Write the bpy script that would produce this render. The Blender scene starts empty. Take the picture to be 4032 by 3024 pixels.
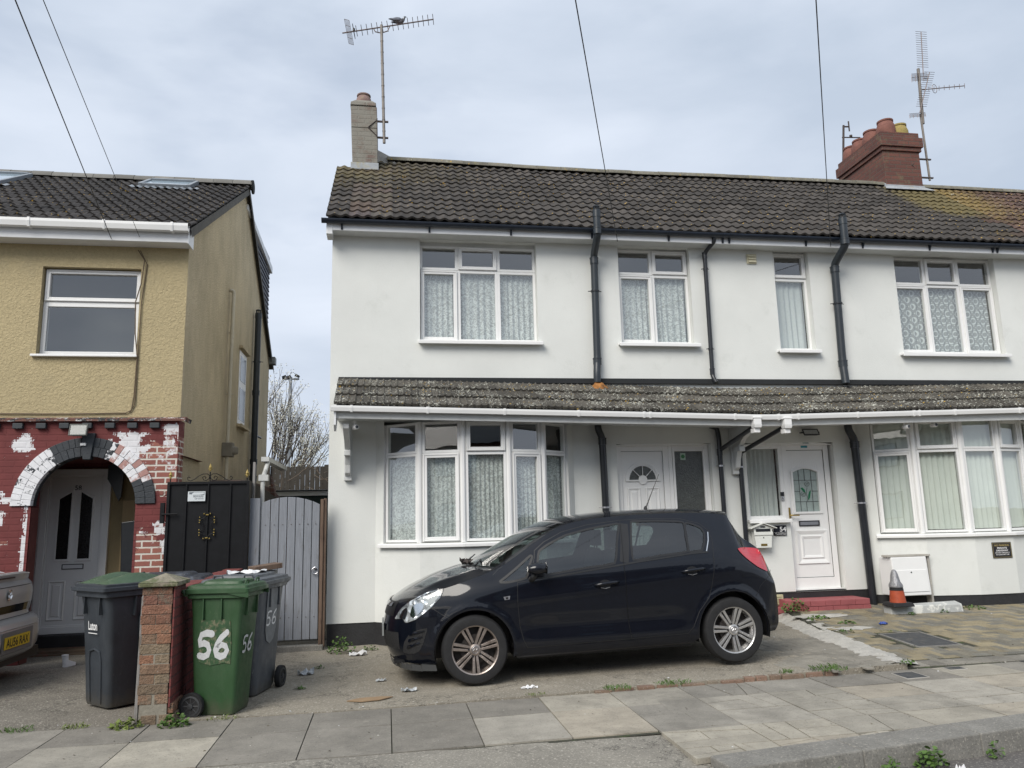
import bpy, bmesh, math, random
from mathutils import Vector, Matrix, geometry, noise
from mathutils.bvhtree import BVHTree
random.seed(7)
sc = bpy.context.scene
COL = sc.collection
# ---------------------------------------------------------------- camera, sky, sun, exposure
cam = bpy.data.cameras.new('camera'); camo = bpy.data.objects.new('camera', cam); COL.objects.link(camo)
cam.sensor_width = 36; cam.lens = 26.786; cam.clip_start = .05; cam.clip_end = 3000
R_ = Vector((.98687409, -.1596022, -.02463053)); U_ = Vector((-.00390619, -.17606576, .98437066)); F_ = Vector((.16144431, .97135369, .17437817))
mw = Matrix.Identity(4)
for i in range(3):
    mw[i][0] = R_[i]; mw[i][1] = U_[i]; mw[i][2] = -F_[i]
mw[2][3] = 1.5
camo.matrix_world = mw
sc.camera = camo
SUN_EL, SUN_AZ = math.radians(41), math.radians(-141)   # azimuth from +Y clockwise (towards +X)
world = bpy.data.worlds.new('World'); sc.world = world; world.use_nodes = True
wt = world.node_tree; wt.nodes.clear()
def wn(t, **k):
    n = wt.nodes.new(t)
    for a, b in k.items(): setattr(n, a, b)
    return n
wo = wn('ShaderNodeOutputWorld'); bg = wn('ShaderNodeBackground'); bg.inputs[1].default_value = .1
sky = wn('ShaderNodeTexSky', sky_type='NISHITA'); sky.sun_disc = False; sky.sun_elevation = SUN_EL; sky.sun_rotation = SUN_AZ
tc = wn('ShaderNodeTexCoord'); mp = wn('ShaderNodeMapping'); mp.inputs['Scale'].default_value = (1, 1, 2.6)
nz = wn('ShaderNodeTexNoise'); nz.inputs['Scale'].default_value = 2.3; nz.inputs['Detail'].default_value = 7; nz.inputs['Roughness'].default_value = .5; nz.inputs['Distortion'].default_value = .3
cr = wn('ShaderNodeValToRGB'); e = cr.color_ramp.elements
e[0].position = .33; e[0].color = (3.9, 4.5, 5.4, 1); e[1].position = .68; e[1].color = (5.7, 6.2, 7.05, 1)
nz2 = wn('ShaderNodeTexNoise'); nz2.inputs['Scale'].default_value = 2.7; nz2.inputs['Detail'].default_value = 5
cr2 = wn('ShaderNodeValToRGB'); e = cr2.color_ramp.elements
e[0].position = .30; e[0].color = (.78,)*3 + (1,); e[1].position = .42; e[1].color = (1, 1, 1, 1)
mx = wn('ShaderNodeMix', data_type='RGBA')
wt.links.new(tc.outputs['Generated'], mp.inputs[0]); wt.links.new(mp.outputs[0], nz.inputs[0]); wt.links.new(mp.outputs[0], nz2.inputs[0])
wt.links.new(nz.outputs['Fac'], cr.inputs[0]); wt.links.new(nz2.outputs['Fac'], cr2.inputs[0])
wt.links.new(cr2.outputs[0], mx.inputs[0]); wt.links.new(sky.outputs[0], mx.inputs[6]); wt.links.new(cr.outputs[0], mx.inputs[7])
wt.links.new(mx.outputs[2], bg.inputs[0]); wt.links.new(bg.outputs[0], wo.inputs[0])
sl = bpy.data.lights.new('sun', 'SUN'); sl.energy = 2.35; sl.angle = math.radians(34); sl.color = (1, .95, .87)
so = bpy.data.objects.new('sun', sl); COL.objects.link(so)
sd = Vector((math.sin(SUN_AZ)*math.cos(SUN_EL), math.cos(SUN_AZ)*math.cos(SUN_EL), math.sin(SUN_EL)))
so.rotation_euler = sd.to_track_quat('Z', 'Y').to_euler()
sc.view_settings.view_transform = 'Standard'; sc.view_settings.look = 'None'; sc.view_settings.exposure = 0.50; sc.view_settings.gamma = 1
sc.cycles.max_bounces = 8; sc.cycles.transparent_max_bounces = 16; sc.cycles.caustics_reflective = False; sc.cycles.caustics_refractive = False

# ---------------------------------------------------------------- mesh helper
class G:
    def __init__(s): s.v = []; s.f = []; s.m = []; s.c = []; s.M = None; s.mi = 0; s.col = None
    def add(s, vs, fs):
        n = len(s.v)
        for p in vs:
            p = Vector(p)
            if s.M: p = s.M @ p
            s.v.append(p)
        for f in fs:
            s.f.append([n+i for i in f]); s.m.append(s.mi); s.c.append(s.col)
        return s
    def box(s, x0, x1, y0, y1, z0, z1):
        if x0 > x1: x0, x1 = x1, x0
        if y0 > y1: y0, y1 = y1, y0
        if z0 > z1: z0, z1 = z1, z0
        return s.add([(x, y, z) for x in (x0, x1) for y in (y0, y1) for z in (z0, z1)],
                     [(0, 1, 3, 2), (4, 6, 7, 5), (0, 4, 5, 1), (2, 3, 7, 6), (0, 2, 6, 4), (1, 5, 7, 3)])
    def hexa(s, b, t):          # bottom 4 + top 4 (ccw seen from above)
        return s.add(list(b)+list(t), [(3, 2, 1, 0), (4, 5, 6, 7), (0, 1, 5, 4), (1, 2, 6, 5), (2, 3, 7, 6), (3, 0, 4, 7)])
    def prism(s, poly, y0, y1, axis='y'):   # poly in (a,b); axis y -> (x,z), z -> (x,y), x -> (y,z)
        area = sum(poly[i][0]*poly[(i+1) % len(poly)][1]-poly[(i+1) % len(poly)][0]*poly[i][1] for i in range(len(poly)))
        if area < 0: poly = poly[::-1]
        n = len(poly)
        if y0 > y1: y0, y1 = y1, y0
        if axis == 'y': P = lambda a, b, c: (a, c, b)
        elif axis == 'z': P = lambda a, b, c: (a, b, c)
        else: P = lambda a, b, c: (c, a, b)
        vs = [P(a, b, y0) for a, b in poly]+[P(a, b, y1) for a, b in poly]
        fs = [tuple(range(n)), tuple(range(2*n-1, n-1, -1))] + [(i, i+n, (i+1) % n+n, (i+1) % n) for i in range(n)]
        if axis != 'y': fs = [f[::-1] for f in fs]
        return s.add(vs, fs)
    def tube(s, pts, r, n=10, cap=True):
        pts = [Vector(p) for p in pts]
        rs = r if isinstance(r, (list, tuple)) else [r]*len(pts)
        vs = []; fs = []; up = None
        for i, p in enumerate(pts):
            t = (pts[min(i+1, len(pts)-1)]-pts[max(i-1, 0)]).normalized()
            if up is None:
                up = Vector((0, 0, 1)) if abs(t.z) < .9 else Vector((1, 0, 0))
            a = t.cross(up).normalized(); b = a.cross(t).normalized(); up = b
            for k in range(n):
                th = 2*math.pi*k/n
                vs.append(p+(a*math.cos(th)+b*math.sin(th))*rs[i])
        for i in range(len(pts)-1):
            for k in range(n):
                fs.append((i*n+k, i*n+(k+1) % n, (i+1)*n+(k+1) % n, (i+1)*n+k))
        if cap: fs += [tuple(range(n))[::-1], tuple(range((len(pts)-1)*n, len(pts)*n))]
        return s.add(vs, fs)
    def lathe(s, prof, c, axis='z', n=24, a0=0, cap=True):      # prof: (r, h)
        c = Vector(c); vs = []; fs = []
        for r, h in prof:
            for k in range(n):
                th = a0+2*math.pi*k/n
                x, y = r*math.cos(th), r*math.sin(th)
                vs.append(c+Vector({'z': (x, y, h), 'y': (x, h, y), 'x': (h, x, y)}[axis]))
        m = len(prof)
        for i in range(m-1):
            for k in range(n):
                fs.append((i*n+k, i*n+(k+1) % n, (i+1)*n+(k+1) % n, (i+1)*n+k))
        if cap and prof[0][0] > 1e-4: fs.append(tuple(range(n))[::-1])
        if cap and prof[-1][0] > 1e-4: fs.append(tuple(range((m-1)*n, m*n)))
        if axis == 'y': fs = [f[::-1] for f in fs]
        return s.add(vs, fs)
    def grid(s, fn, nu, nv, flip=False):
        vs = [fn(i/nu, j/nv) for i in range(nu+1) for j in range(nv+1)]
        fs = []
        for i in range(nu):
            for j in range(nv):
                a = i*(nv+1)+j; f = (a, a+nv+1, a+nv+2, a+1)
                fs.append(f[::-1] if flip else f)
        return s.add(vs, fs)
    def ring(s, u0, u1, z0, z1, w, y0, y1, wb=None):     # rectangular frame of bars, inside-out from outer rect
        wb = wb or w
        s.box(u0, u0+w, y0, y1, z0, z1); s.box(u1-w, u1, y0, y1, z0, z1)
        s.box(u0+w, u1-w, y0, y1, z1-w, z1); s.box(u0+w, u1-w, y0, y1, z0, z0+wb)
    def build(s, name, mats, parent=None, smooth=False, recalc=True, world=True, bevel=0, seg=2, auto=None):
        me = bpy.data.meshes.new(name)
        off = Vector((0, 0, 0))
        if parent is not None and world:
            q = parent
            while q is not None:
                off += q.location; q = q.parent
        me.from_pydata([tuple(p-off) for p in s.v], [], s.f)
        if not isinstance(mats, (list, tuple)): mats = [mats]
        for m in mats: me.materials.append(m)
        if any(s.m): me.polygons.foreach_set('material_index', s.m)
        if any(c is not None for c in s.c):
            at = me.color_attributes.new('shade', 'FLOAT_COLOR', 'CORNER')
            k = 0
            for pi, p in enumerate(me.polygons):
                c = s.c[pi] or (1, 1, 1)
                for _ in range(p.loop_total):
                    at.data[k].color = (*c, 1); k += 1
        if recalc:
            b = bmesh.new(); b.from_mesh(me); bmesh.ops.recalc_face_normals(b, faces=b.faces); b.to_mesh(me); b.free()
        me.update()
        if smooth:
            me.polygons.foreach_set('use_smooth', [True]*len(me.polygons))
            if auto: me.set_sharp_from_angle(angle=math.radians(auto))
        o = bpy.data.objects.new(name, me); COL.objects.link(o)
        if parent is not None: o.parent = parent
        if bevel:
            md = o.modifiers.new('edge', 'BEVEL'); md.width = bevel; md.segments = seg; md.limit_method = 'ANGLE'; md.angle_limit = math.radians(40)
        return o
def tag(o, label=None, cat=None, group=None, kind=None):
    if label: o['label'] = label
    if cat: o['category'] = cat
    if group: o['group'] = group
    if kind: o['kind'] = kind
    return o
def thing(name, loc, label, cat, group=None, rz=0):
    o = bpy.data.objects.new(name, None); COL.objects.link(o); o.location = loc; o.rotation_euler = (0, 0, rz); o.empty_display_size = .2
    return tag(o, label, cat, group)
def copy_tree(o, parent=None):
    c = o.copy(); COL.objects.link(c); c.parent = parent
    for ch in [x for x in bpy.data.objects if x.parent == o]: copy_tree(ch, c)
    return c
def text_g(g, s, x, z, h, y, w=None, align='CENTER', bold=0.0, font_z='xz', skew=0):
    cu = bpy.data.curves.new('t', 'FONT'); cu.body = s; cu.size = 1; cu.align_x = align; cu.resolution_u = 3; cu.offset = bold
    ob = bpy.data.objects.new('t', cu); COL.objects.link(ob); bpy.context.view_layer.update()
    me = bpy.data.meshes.new_from_object(ob.evaluated_get(bpy.context.evaluated_depsgraph_get()))
    xs = [v.co.x for v in me.vertices]; ys = [v.co.y for v in me.vertices]
    x0, x1, y0, y1 = min(xs), max(xs), min(ys), max(ys)
    sz = h/(y1-y0); sx = (w/(x1-x0)) if w else sz
    cx = (x0+x1)/2
    g.add([(x+(v.co.x-cx)*sx+skew*(v.co.y-y0)*sz, y, z+(v.co.y-y0)*sz) for v in me.vertices], [tuple(p.vertices) for p in me.polygons])
    bpy.data.objects.remove(ob); bpy.data.curves.remove(cu); bpy.data.meshes.remove(me)
def inpoly(x, y, P):
    c = False; n = len(P); j = n-1
    for i in range(n):
        xi, yi = P[i]; xj, yj = P[j]
        if (yi > y) != (yj > y) and x < (xj-xi)*(y-yi)/(yj-yi)+xi: c = not c
        j = i
    return c
def lerp(a, b, t): return a+(b-a)*t
def interp(x, pts):
    if x <= pts[0][0]: return pts[0][1]
    for (a, b), (c, d) in zip(pts, pts[1:]):
        if x <= c: return b+(d-b)*(x-a)/(c-a)
    return pts[-1][1]
def smooth_interp(x, pts):
    # Catmull-Rom style monotone-ish interpolation
    n = len(pts)
    if x <= pts[0][0]: return pts[0][1]
    if x >= pts[-1][0]: return pts[-1][1]
    for i in range(n-1):
        if x <= pts[i+1][0]: break
    def sl(k):
        if k == 0: return (pts[1][1]-pts[0][1])/(pts[1][0]-pts[0][0])
        if k == n-1: return (pts[-1][1]-pts[-2][1])/(pts[-1][0]-pts[-2][0])
        return (pts[k+1][1]-pts[k-1][1])/(pts[k+1][0]-pts[k-1][0])
    h = pts[i+1][0]-pts[i][0]; t = (x-pts[i][0])/h
    return ((2*t**3-3*t*t+1)*pts[i][1]+(t**3-2*t*t+t)*h*sl(i)+(-2*t**3+3*t*t)*pts[i+1][1]+(t**3-t*t)*h*sl(i+1))

# ---------------------------------------------------------------- materials
class N:
    def __init__(s, name):
        s.m = bpy.data.materials.new(name); s.m.use_nodes = True; s.t = s.m.node_tree
        s.b = s.t.nodes['Principled BSDF']; s.out = s.t.nodes['Material Output']
        g = s.t.nodes.new('ShaderNodeNewGeometry'); s.pos = g.outputs['Position']; s.geo = g
        s.tc = s.t.nodes.new('ShaderNodeTexCoord'); s.obj = s.tc.outputs['Object']
    def n(s, t, **k):
        nd = s.t.nodes.new(t)
        for a, b in k.items():
            if a == 'op': nd.operation = b
            else: setattr(nd, a, b)
        return nd
    def L(s, a, b): s.t.links.new(a, b)
    def val(s, sock, v):
        if isinstance(v, bpy.types.NodeSocket): s.L(v, sock)
        else:
            if sock.type == 'RGBA' and len(v) == 3: v = (*v, 1)
            sock.default_value = v
    def math(s, op, a, b=0, c=None, clamp=False):
        nd = s.n('ShaderNodeMath', op=op); nd.use_clamp = clamp; s.val(nd.inputs[0], a); s.val(nd.inputs[1], b)
        if c is not None: s.val(nd.inputs[2], c)
        return nd.outputs[0]
    def noise(s, scale, detail=6, rough=.6, vec=None, dist=0, col=False):
        nd = s.n('ShaderNodeTexNoise'); s.L(vec or s.pos, nd.inputs['Vector']); nd.inputs['Scale'].default_value = scale
        nd.inputs['Detail'].default_value = detail; nd.inputs['Roughness'].default_value = rough; nd.inputs['Distortion'].default_value = dist
        return nd.outputs['Color' if col else 'Fac']
    def vor(s, scale, feature='F1', vec=None, out='Distance', rnd=1):
        nd = s.n('ShaderNodeTexVoronoi', feature=feature); s.L(vec or s.pos, nd.inputs['Vector']); nd.inputs['Scale'].default_value = scale; nd.inputs['Randomness'].default_value = rnd
        return nd.outputs[out]
    def ramp(s, fac, lo, hi, a=0., b=1.):
        nd = s.n('ShaderNodeMapRange'); nd.clamp = True; s.L(fac, nd.inputs[0])
        for i, v in ((1, lo), (2, hi), (3, a), (4, b)): nd.inputs[i].default_value = v
        return nd.outputs[0]
    def mix(s, fac, a, b, mode='MIX'):
        nd = s.n('ShaderNodeMix', data_type='RGBA', blend_type=mode); s.val(nd.inputs[0], fac); s.val(nd.inputs[6], a); s.val(nd.inputs[7], b)
        return nd.outputs[2]
    def scale(s, vec, k):
        nd = s.n('ShaderNodeMapping'); s.L(vec, nd.inputs[0]); nd.inputs['Scale'].default_value = k
        return nd.outputs[0]
    def bump(s, h, strength=.5, dist=.01, prev=None):
        nd = s.n('ShaderNodeBump'); nd.inputs['Strength'].default_value = strength; nd.inputs['Distance'].default_value = dist; s.L(h, nd.inputs['Height'])
        if prev is not None: s.L(prev, nd.inputs['Normal'])
        return nd.outputs[0]
    def done(s, col=None, rough=.8, metal=0., normal=None, coat=0., spec=None):
        if col is not None: s.val(s.b.inputs['Base Color'], col)
        s.val(s.b.inputs['Roughness'], rough); s.b.inputs['Metallic'].default_value = metal
        if coat: s.b.inputs['Coat Weight'].default_value = coat; s.b.inputs['Coat Roughness'].default_value = .045
        if spec is not None: s.b.inputs['Specular IOR Level'].default_value = spec
        if normal is not None: s.L(normal, s.b.inputs['Normal'])
        return s.m
def mul(c, k): return tuple(min(1, x*k) for x in c)
def pm(name, col, rough=.7, var=.12, vs=4, bump=.0, bs=80, metal=0., coat=0., col2=None, c2lo=.55, c2hi=.7, c2s=6, obj=False, spec=None, attr=False):
    n = N(name); vec = n.obj if obj else n.pos
    base = n.mix(n.ramp(n.noise(vs, 8, .65, vec), .3, .7), mul(col, 1-var), mul(col, 1+var))
    if col2: base = n.mix(n.ramp(n.noise(c2s, 8, .7, vec), c2lo, c2hi), base, col2)
    if attr:
        a = n.n('ShaderNodeAttribute'); a.attribute_name = 'shade'; base = n.mix(1., base, a.outputs['Color'], 'MULTIPLY')
    nm = n.bump(n.noise(bs, 4, .6, vec), bump, .01) if bump else None
    return n.done(base, rough, metal, nm, coat, spec)
M = {}
M['upvc'] = pm('white_plastic', (.80, .80, .79), .35, .03, 3, col2=(.55, .50, .42), c2lo=.68, c2hi=.95, c2s=9)
M['white_gloss'] = pm('white_paint', (.74, .75, .76), .4, .05, 3)
M['grey_white'] = pm('aged_white_paint', (.60, .61, .60), .6, .07, 5, .15, 60, col2=(.36, .34, .30), c2lo=.6, c2hi=.85, c2s=7)
M['black_plastic'] = pm('black_plastic', (.018, .020, .024), .28, .2, 5, col2=(.06, .06, .06), c2lo=.62, c2hi=.9, c2s=14)
M['slate_plastic'] = pm('slate_plastic_pipe', (.024, .031, .038), .38, .12, 5, col2=(.09, .09, .085), c2lo=.62, c2hi=.9, c2s=14)
M['gutter_black'] = pm('black_gutter_plastic', (.012, .018, .03), .38, .2, 5)
M['rubber'] = pm('rubber', (.012, .012, .013), .75, .3, 20, .2, 120, obj=True)
M['dark'] = pm('dark_void', (.02, .022, .024), .9, .1)
M['room'] = pm('dim_room', (.10, .10, .095), .9, .2, 1)
M['plinth'] = pm('black_bitumen_paint', (.022, .022, .024), .6, .25, 5, .5, 40, col2=(.12, .11, .10), c2lo=.66, c2hi=.8, c2s=9)
M['steel'] = pm('galvanised_steel', (.22, .20, .18), .6, .25, 12, metal=.3, col2=(.16, .11, .08), c2lo=.55, c2hi=.75, c2s=16)
M['rust'] = pm('rusty_iron', (.06, .045, .04), .75, .3, 14, .3, 90)
M['alu'] = pm('aluminium', (.45, .45, .47), .35, .1, 10, metal=.9)
M['chrome'] = pm('chrome', (.7, .7, .7), .12, .03, 10, metal=1)
M['gold'] = pm('gold_paint', (.30, .22, .06), .4, .15, 30, metal=.3)
M['brass'] = pm('brass', (.45, .32, .10), .3, .1, 30, metal=.9)
M['iron'] = pm('black_iron', (.007, .0075, .009), .5, .3, 12, .1, 90, col2=(.03, .027, .02), c2lo=.66, c2hi=.9, c2s=10, spec=.25)
M['lead'] = pm('lead_flashing', (.34, .36, .38), .6, .2, 8, .2, 30, col2=(.38, .33, .17), c2lo=.55, c2hi=.7, c2s=5)
M['mortar'] = pm('mortar', (.42, .40, .36), .95, .15, 9, .6, 50)
M['cable'] = pm('black_cable', (.015, .015, .015), .6, .1)
M['white_ink'] = pm('white_lettering', (.75, .75, .75), .6, .05, 20)
M['spray'] = pm('white_spray_paint', (.52, .53, .54), .7, .12, 60, col2=(.22, .24, .22), c2lo=.62, c2hi=.72, c2s=28)
M['black_ink'] = pm('black_lettering', (.012, .012, .012), .5, .1)
M['gold_ink'] = pm('gold_lettering', (.42, .33, .13), .5, .1)

def stucco(name, col, bscale, bstr, dist, dirt=None, dlo=.5, dhi=.75, streak=False, var=.05, grain=0.):
    n = N(name)
    base = n.mix(n.ramp(n.noise(1.1, 6, .6), .3, .7), mul(col, 1-var), mul(col, 1+var))
    if grain: base = n.mix(n.ramp(n.noise(bscale*1.3, 5, .7), .35, .65), mul(col, 1-grain), base)
    if dirt:
        v = n.scale(n.pos, (1, .8, .45)) if streak else n.pos
        base = n.mix(n.ramp(n.noise(2.6, 10, .7, v), dlo, dhi), base, dirt)
    base = n.mix(n.math('MULTIPLY', n.ramp(n.noise(2.2, 8, .7, n.scale(n.pos, (4, 4, .35))), .60, .85), .35), base, mul(col, .72))
    h = n.noise(bscale, 5, .65, dist=.6)
    return n.done(base, .9, 0, n.bump(h, bstr, dist))
M['stucco'] = stucco('white_render', (.70, .712, .685), 60, .30, .008, (.54, .555, .52), .56, .95)
M['pebble_front'] = stucco('yellow_roughcast', (.51, .42, .245), 34, .9, .025, (.38, .32, .20), .52, .8, False, .07, .16)
M['pebble_side'] = stucco('weathered_roughcast', (.68, .57, .38), 38, .9, .03, (.36, .30, .19), .40, .85, True, .08, .22)

def tiles_mat(name, col, lichen=(.30, .25, .07), llo=.62, white=.0, wscale=22, xgrad=None):
    n = N(name)
    a = n.n('ShaderNodeAttribute'); a.attribute_name = 'shade'
    base = n.mix(n.ramp(n.noise(9, 8, .7), .3, .7), mul(col, .7), mul(col, 1.3))
    base = n.mix(1., base, a.outputs['Color'], 'MULTIPLY')
    lf = n.ramp(n.noise(11, 8, .75), llo, llo+.12)
    if xgrad:
        sx = n.n('ShaderNodeSeparateXYZ'); n.L(n.pos, sx.inputs[0])
        parts = None
        for (x0, x1, z0, z1, k) in xgrad:
            gx = n.ramp(sx.outputs[0], x0, x1); gz = n.ramp(sx.outputs[2], z0, z1)
            f = n.math('MULTIPLY', n.math('MULTIPLY', gx, gz), k)
            parts = f if parts is None else n.math('MAXIMUM', parts, f)
        lf2 = n.ramp(n.math('ADD', n.noise(13, 9, .8), n.math('MULTIPLY', parts, .35)), .62, .80)
        lf = n.math('MAXIMUM', n.math('MULTIPLY', lf, .6), lf2)
    base = n.mix(n.math('MULTIPLY', lf, .75), base, n.mix(n.noise(40, 3), mul(lichen, .6), mul(lichen, 1.35)))
    if white:
        sp = n.ramp(n.math('ADD', n.noise(wscale*2.2, 5, .7, dist=.8), n.math('MULTIPLY', n.noise(4, 5), .35)), .97-white*.5, .99-white*.5)
        base = n.mix(sp, base, (.50, .50, .44))
        sp2 = n.ramp(n.math('ADD', n.vor(13), n.math('MULTIPLY', n.noise(3, 5), -.5)), -.17, -.12, 1, 0)
        base = n.mix(sp2, base, (.42, .27, .05))
    return n.done(base, .93, 0, n.bump(n.noise(60, 6, .7), .7, .01))
M['tile_main'] = tiles_mat('grey_pantile', (.050, .044, .039), (.15, .12, .045), .68, .16, 12, [(2.6, -.9, 5.8, 6.9, .75), (8.6, 9.4, 6.1, 6.6, 1.35)])
M['tile_right'] = tiles_mat('brown_pantile', (.07, .042, .033), (.22, .16, .05), .6, .3, 15, [(11.5, 10.2, 5.6, 6.7, .9)])
M['tile_left'] = tiles_mat('dark_pantile', (.036, .032, .030), (.16, .14, .10), .74, .20, 12)
M['tile_low'] = tiles_mat('mossy_lean_to_tile', (.068, .062, .052), (.17, .16, .10), .58, .42, 15)
M['ridge'] = tiles_mat('ridge_tile', (.16, .15, .12), (.24, .22, .10), .55, .3, 20)

def brick_mat(name, c1, c2, mortar, scale=1.0, bw=.225, rh=.075, ms=.011, var=.35, paint=None, attr=False, extra=None, off=(0, 0), mcol=None):
    n = N(name)
    sx = n.n('ShaderNodeSeparateXYZ'); n.L(n.pos, sx.inputs[0])
    cb = n.n('ShaderNodeCombineXYZ'); n.L(n.math('ADD', n.math('ADD', sx.outputs[0], sx.outputs[1]), off[0]), cb.inputs[0]); n.L(n.math('ADD', sx.outputs[2], off[1]), cb.inputs[1])
    wob = n.n('ShaderNodeVectorMath', op='SCALE'); n.L(n.noise(22, 2, .5, col=True), wob.inputs[0]); wob.inputs['Scale'].default_value = .006
    ad = n.n('ShaderNodeVectorMath', op='ADD'); n.L(cb.outputs[0], ad.inputs[0]); n.L(wob.outputs[0], ad.inputs[1])
    br = n.n('ShaderNodeTexBrick'); n.L(ad.outputs[0], br.inputs['Vector'])
    br.inputs['Scale'].default_value = 1; br.inputs['Brick Width'].default_value = bw; br.inputs['Row Height'].default_value = rh
    br.inputs['Mortar Size'].default_value = ms; br.inputs['Mortar Smooth'].default_value = .25; br.inputs['Bias'].default_value = 0
    n.val(br.inputs['Color1'], c1); n.val(br.inputs['Color2'], c2); n.val(br.inputs['Mortar'], mortar)
    base = n.mix(.5, br.outputs['Color'], n.mix(n.noise(30, 8, .7), (1-var,)*3, (1+var*.6,)*3), 'MULTIPLY')
    h = n.math('SUBTRACT', n.math('MULTIPLY', n.noise(50, 6, .7), .35), br.outputs['Fac'])
    rough = .85
    if paint:      # painted masonry with flaking: vertex attribute 'shade' r = chance the red coat is gone, g = white undercoat kept
        a = n.n('ShaderNodeAttribute'); a.attribute_name = 'shade'
        se = n.n('ShaderNodeSeparateColor'); n.L(a.outputs['Color'], se.inputs[0])
        b2 = n.n('ShaderNodeTexBrick'); n.L(ad.outputs[0], b2.inputs['Vector']); b2.inputs['Scale'].default_value = 1
        for q_, v_ in (('Brick Width', bw), ('Row Height', rh), ('Mortar Size', 0.), ('Bias', 0.)): b2.inputs[q_].default_value = v_
        n.val(b2.inputs['Color1'], (0, 0, 0)); n.val(b2.inputs['Color2'], (1, 1, 1))
        nn = n.math('ADD', n.math('MULTIPLY', n.noise(9, 10, .68, dist=.6), .85), n.math('MULTIPLY', b2.outputs['Color'], .13))
        gone = n.ramp(n.math('ADD', n.math('MULTIPLY', nn, 1.6), n.math('MULTIPLY', se.outputs[0], .80)), 1.10, 1.115)
        wl = n.noise(16, 8, .7)
        white = n.ramp(n.math('ADD', wl, n.math('MULTIPLY', se.outputs[1], .8)), .80, .90)
        under = n.mix(n.math('MULTIPLY', white, .96), base, n.mix(n.noise(20, 5), (.60, .60, .62), (.84, .84, .86)))
        coat = n.mix(n.ramp(n.noise(3, 6), .3, .7), mul(paint, .85), mul(paint, 1.15))
        base = n.mix(gone, coat, under)
        h = n.math('ADD', n.math('MULTIPLY', h, .6), n.math('MULTIPLY', gone, -.25))
    if extra: base = n.mix(n.ramp(n.noise(extra[1], 9, .75), extra[2], extra[3]), base, extra[0])
    return n.done(base, rough, 0, n.bump(h, .7, .012))
RED = (.155, .036, .035)
M['brick_red_painted'] = brick_mat('flaking_red_painted_brick', (.33, .13, .095), (.24, .085, .07), (.62, .58, .52), paint=RED)
M['brick_red_coat'] = brick_mat('red_painted_brick', mul(RED, 1.0), mul(RED, .85), mul(RED, .75), ms=.008)
M['brick_pier'] = brick_mat('buff_pier_brick', (.30, .165, .10), (.22, .105, .072), (.27, .23, .18), off=(.06, .0), ms=.006, extra=((.20, .15, .10), 5, .5, .68))
def brick_plain():
    n = N('weathered_pier_brick'); a = n.n('ShaderNodeAttribute'); a.attribute_name = 'shade'
    b = n.mix(1., a.outputs['Color'], n.mix(n.ramp(n.noise(22, 9, .75), .3, .7), (.62,)*3, (1.25,)*3), 'MULTIPLY')
    b = n.mix(n.ramp(n.noise(9, 9, .75), .53, .66), b, (.17, .145, .11)); b = n.mix(n.ramp(n.noise(34, 6, .7), .64, .70), b, (.36, .33, .28))
    return n.done(b, .95, 0, n.bump(n.math('ADD', n.noise(28, 8, .8), n.math('MULTIPLY', n.vor(60), .4)), 1., .018))
M['brick_plain'] = brick_plain()
def worn_plastic(name, col, light, rough=.5):
    n = N(name)
    b = n.mix(n.ramp(n.noise(3, 7, .65), .3, .7), mul(col, .8), mul(col, 1.2))
    b = n.mix(n.math('MULTIPLY', n.ramp(n.noise(7, 9, .75, n.scale(n.pos, (1.6, 1.6, .35))), .5, .8), .6), b, light)
    b = n.mix(n.math('MULTIPLY', n.ramp(n.noise(55, 3, .6, n.scale(n.pos, (1, 1, .25)), dist=1.5), .68, .72), .55), b, mul(light, 1.6))
    sx = n.n('ShaderNodeSeparateXYZ'); n.L(n.pos, sx.inputs[0]); mud = n.ramp(n.math('ADD', sx.outputs[2], n.math('MULTIPLY', n.noise(12, 6, .7), .3)), .14, .30, .55, 0)
    b = n.mix(mud, b, (.10, .085, .06))
    return n.done(b, n.ramp(n.noise(9, 6), .3, .7, rough-.12, rough+.15), 0, n.bump(n.noise(110, 3), .12, .004))
M['brick_wall_red'] = brick_mat('red_stained_wall_brick', (.20, .052, .045), (.15, .04, .038), (.11, .045, .04), off=(.03, .03), ms=.009)
M['brick_chimney_red'] = brick_mat('red_chimney_brick', (.17, .068, .050), (.11, .045, .037), (.11, .078, .062), ms=.008, var=.6, extra=((.15, .12, .07), 4, .56, .70))
M['brick_chimney_grey'] = brick_mat('parged_chimney_brick', (.20, .165, .13), (.17, .11, .09), (.21, .195, .165), ms=.010, var=.8, extra=((.235, .222, .19), 3.5, .36, .52))
M['brick_far'] = brick_mat('brown_brick', (.13, .06, .045), (.10, .05, .04), (.16, .12, .10))
M['red_step'] = pm('red_masonry_paint', (.30, .085, .09), .8, .15, 6, .3, 60, col2=(.30, .22, .19), c2lo=.62, c2hi=.75, c2s=8)

def wood_mat(name, col, col2, lo=.5, hi=.62, attr=False, rough=.8):
    n = N(name); v = n.scale(n.pos, (22, 22, 1.1))
    base = n.mix(n.ramp(n.noise(3, 8, .7, v), .3, .7), mul(col, .78), mul(col, 1.15))
    base = n.mix(n.ramp(n.noise(2.2, 10, .75, n.scale(n.pos, (9, 9, 1.6))), lo, hi), base, col2)
    return n.done(base, rough, 0, n.bump(n.noise(4, 6, .7, v), .4, .006))
M['grey_wood'] = wood_mat('grey_painted_timber', (.235, .25, .278), (.12, .11, .10), .55, .74)
M['brown_wood'] = wood_mat('brown_timber', (.15, .10, .07), (.08, .05, .035))
M['old_wood'] = wood_mat('weathered_timber', (.26, .25, .24), (.14, .12, .10))
M['fence_wood'] = wood_mat('dark_fence_timber', (.052, .045, .036), (.028, .024, .02))

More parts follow.
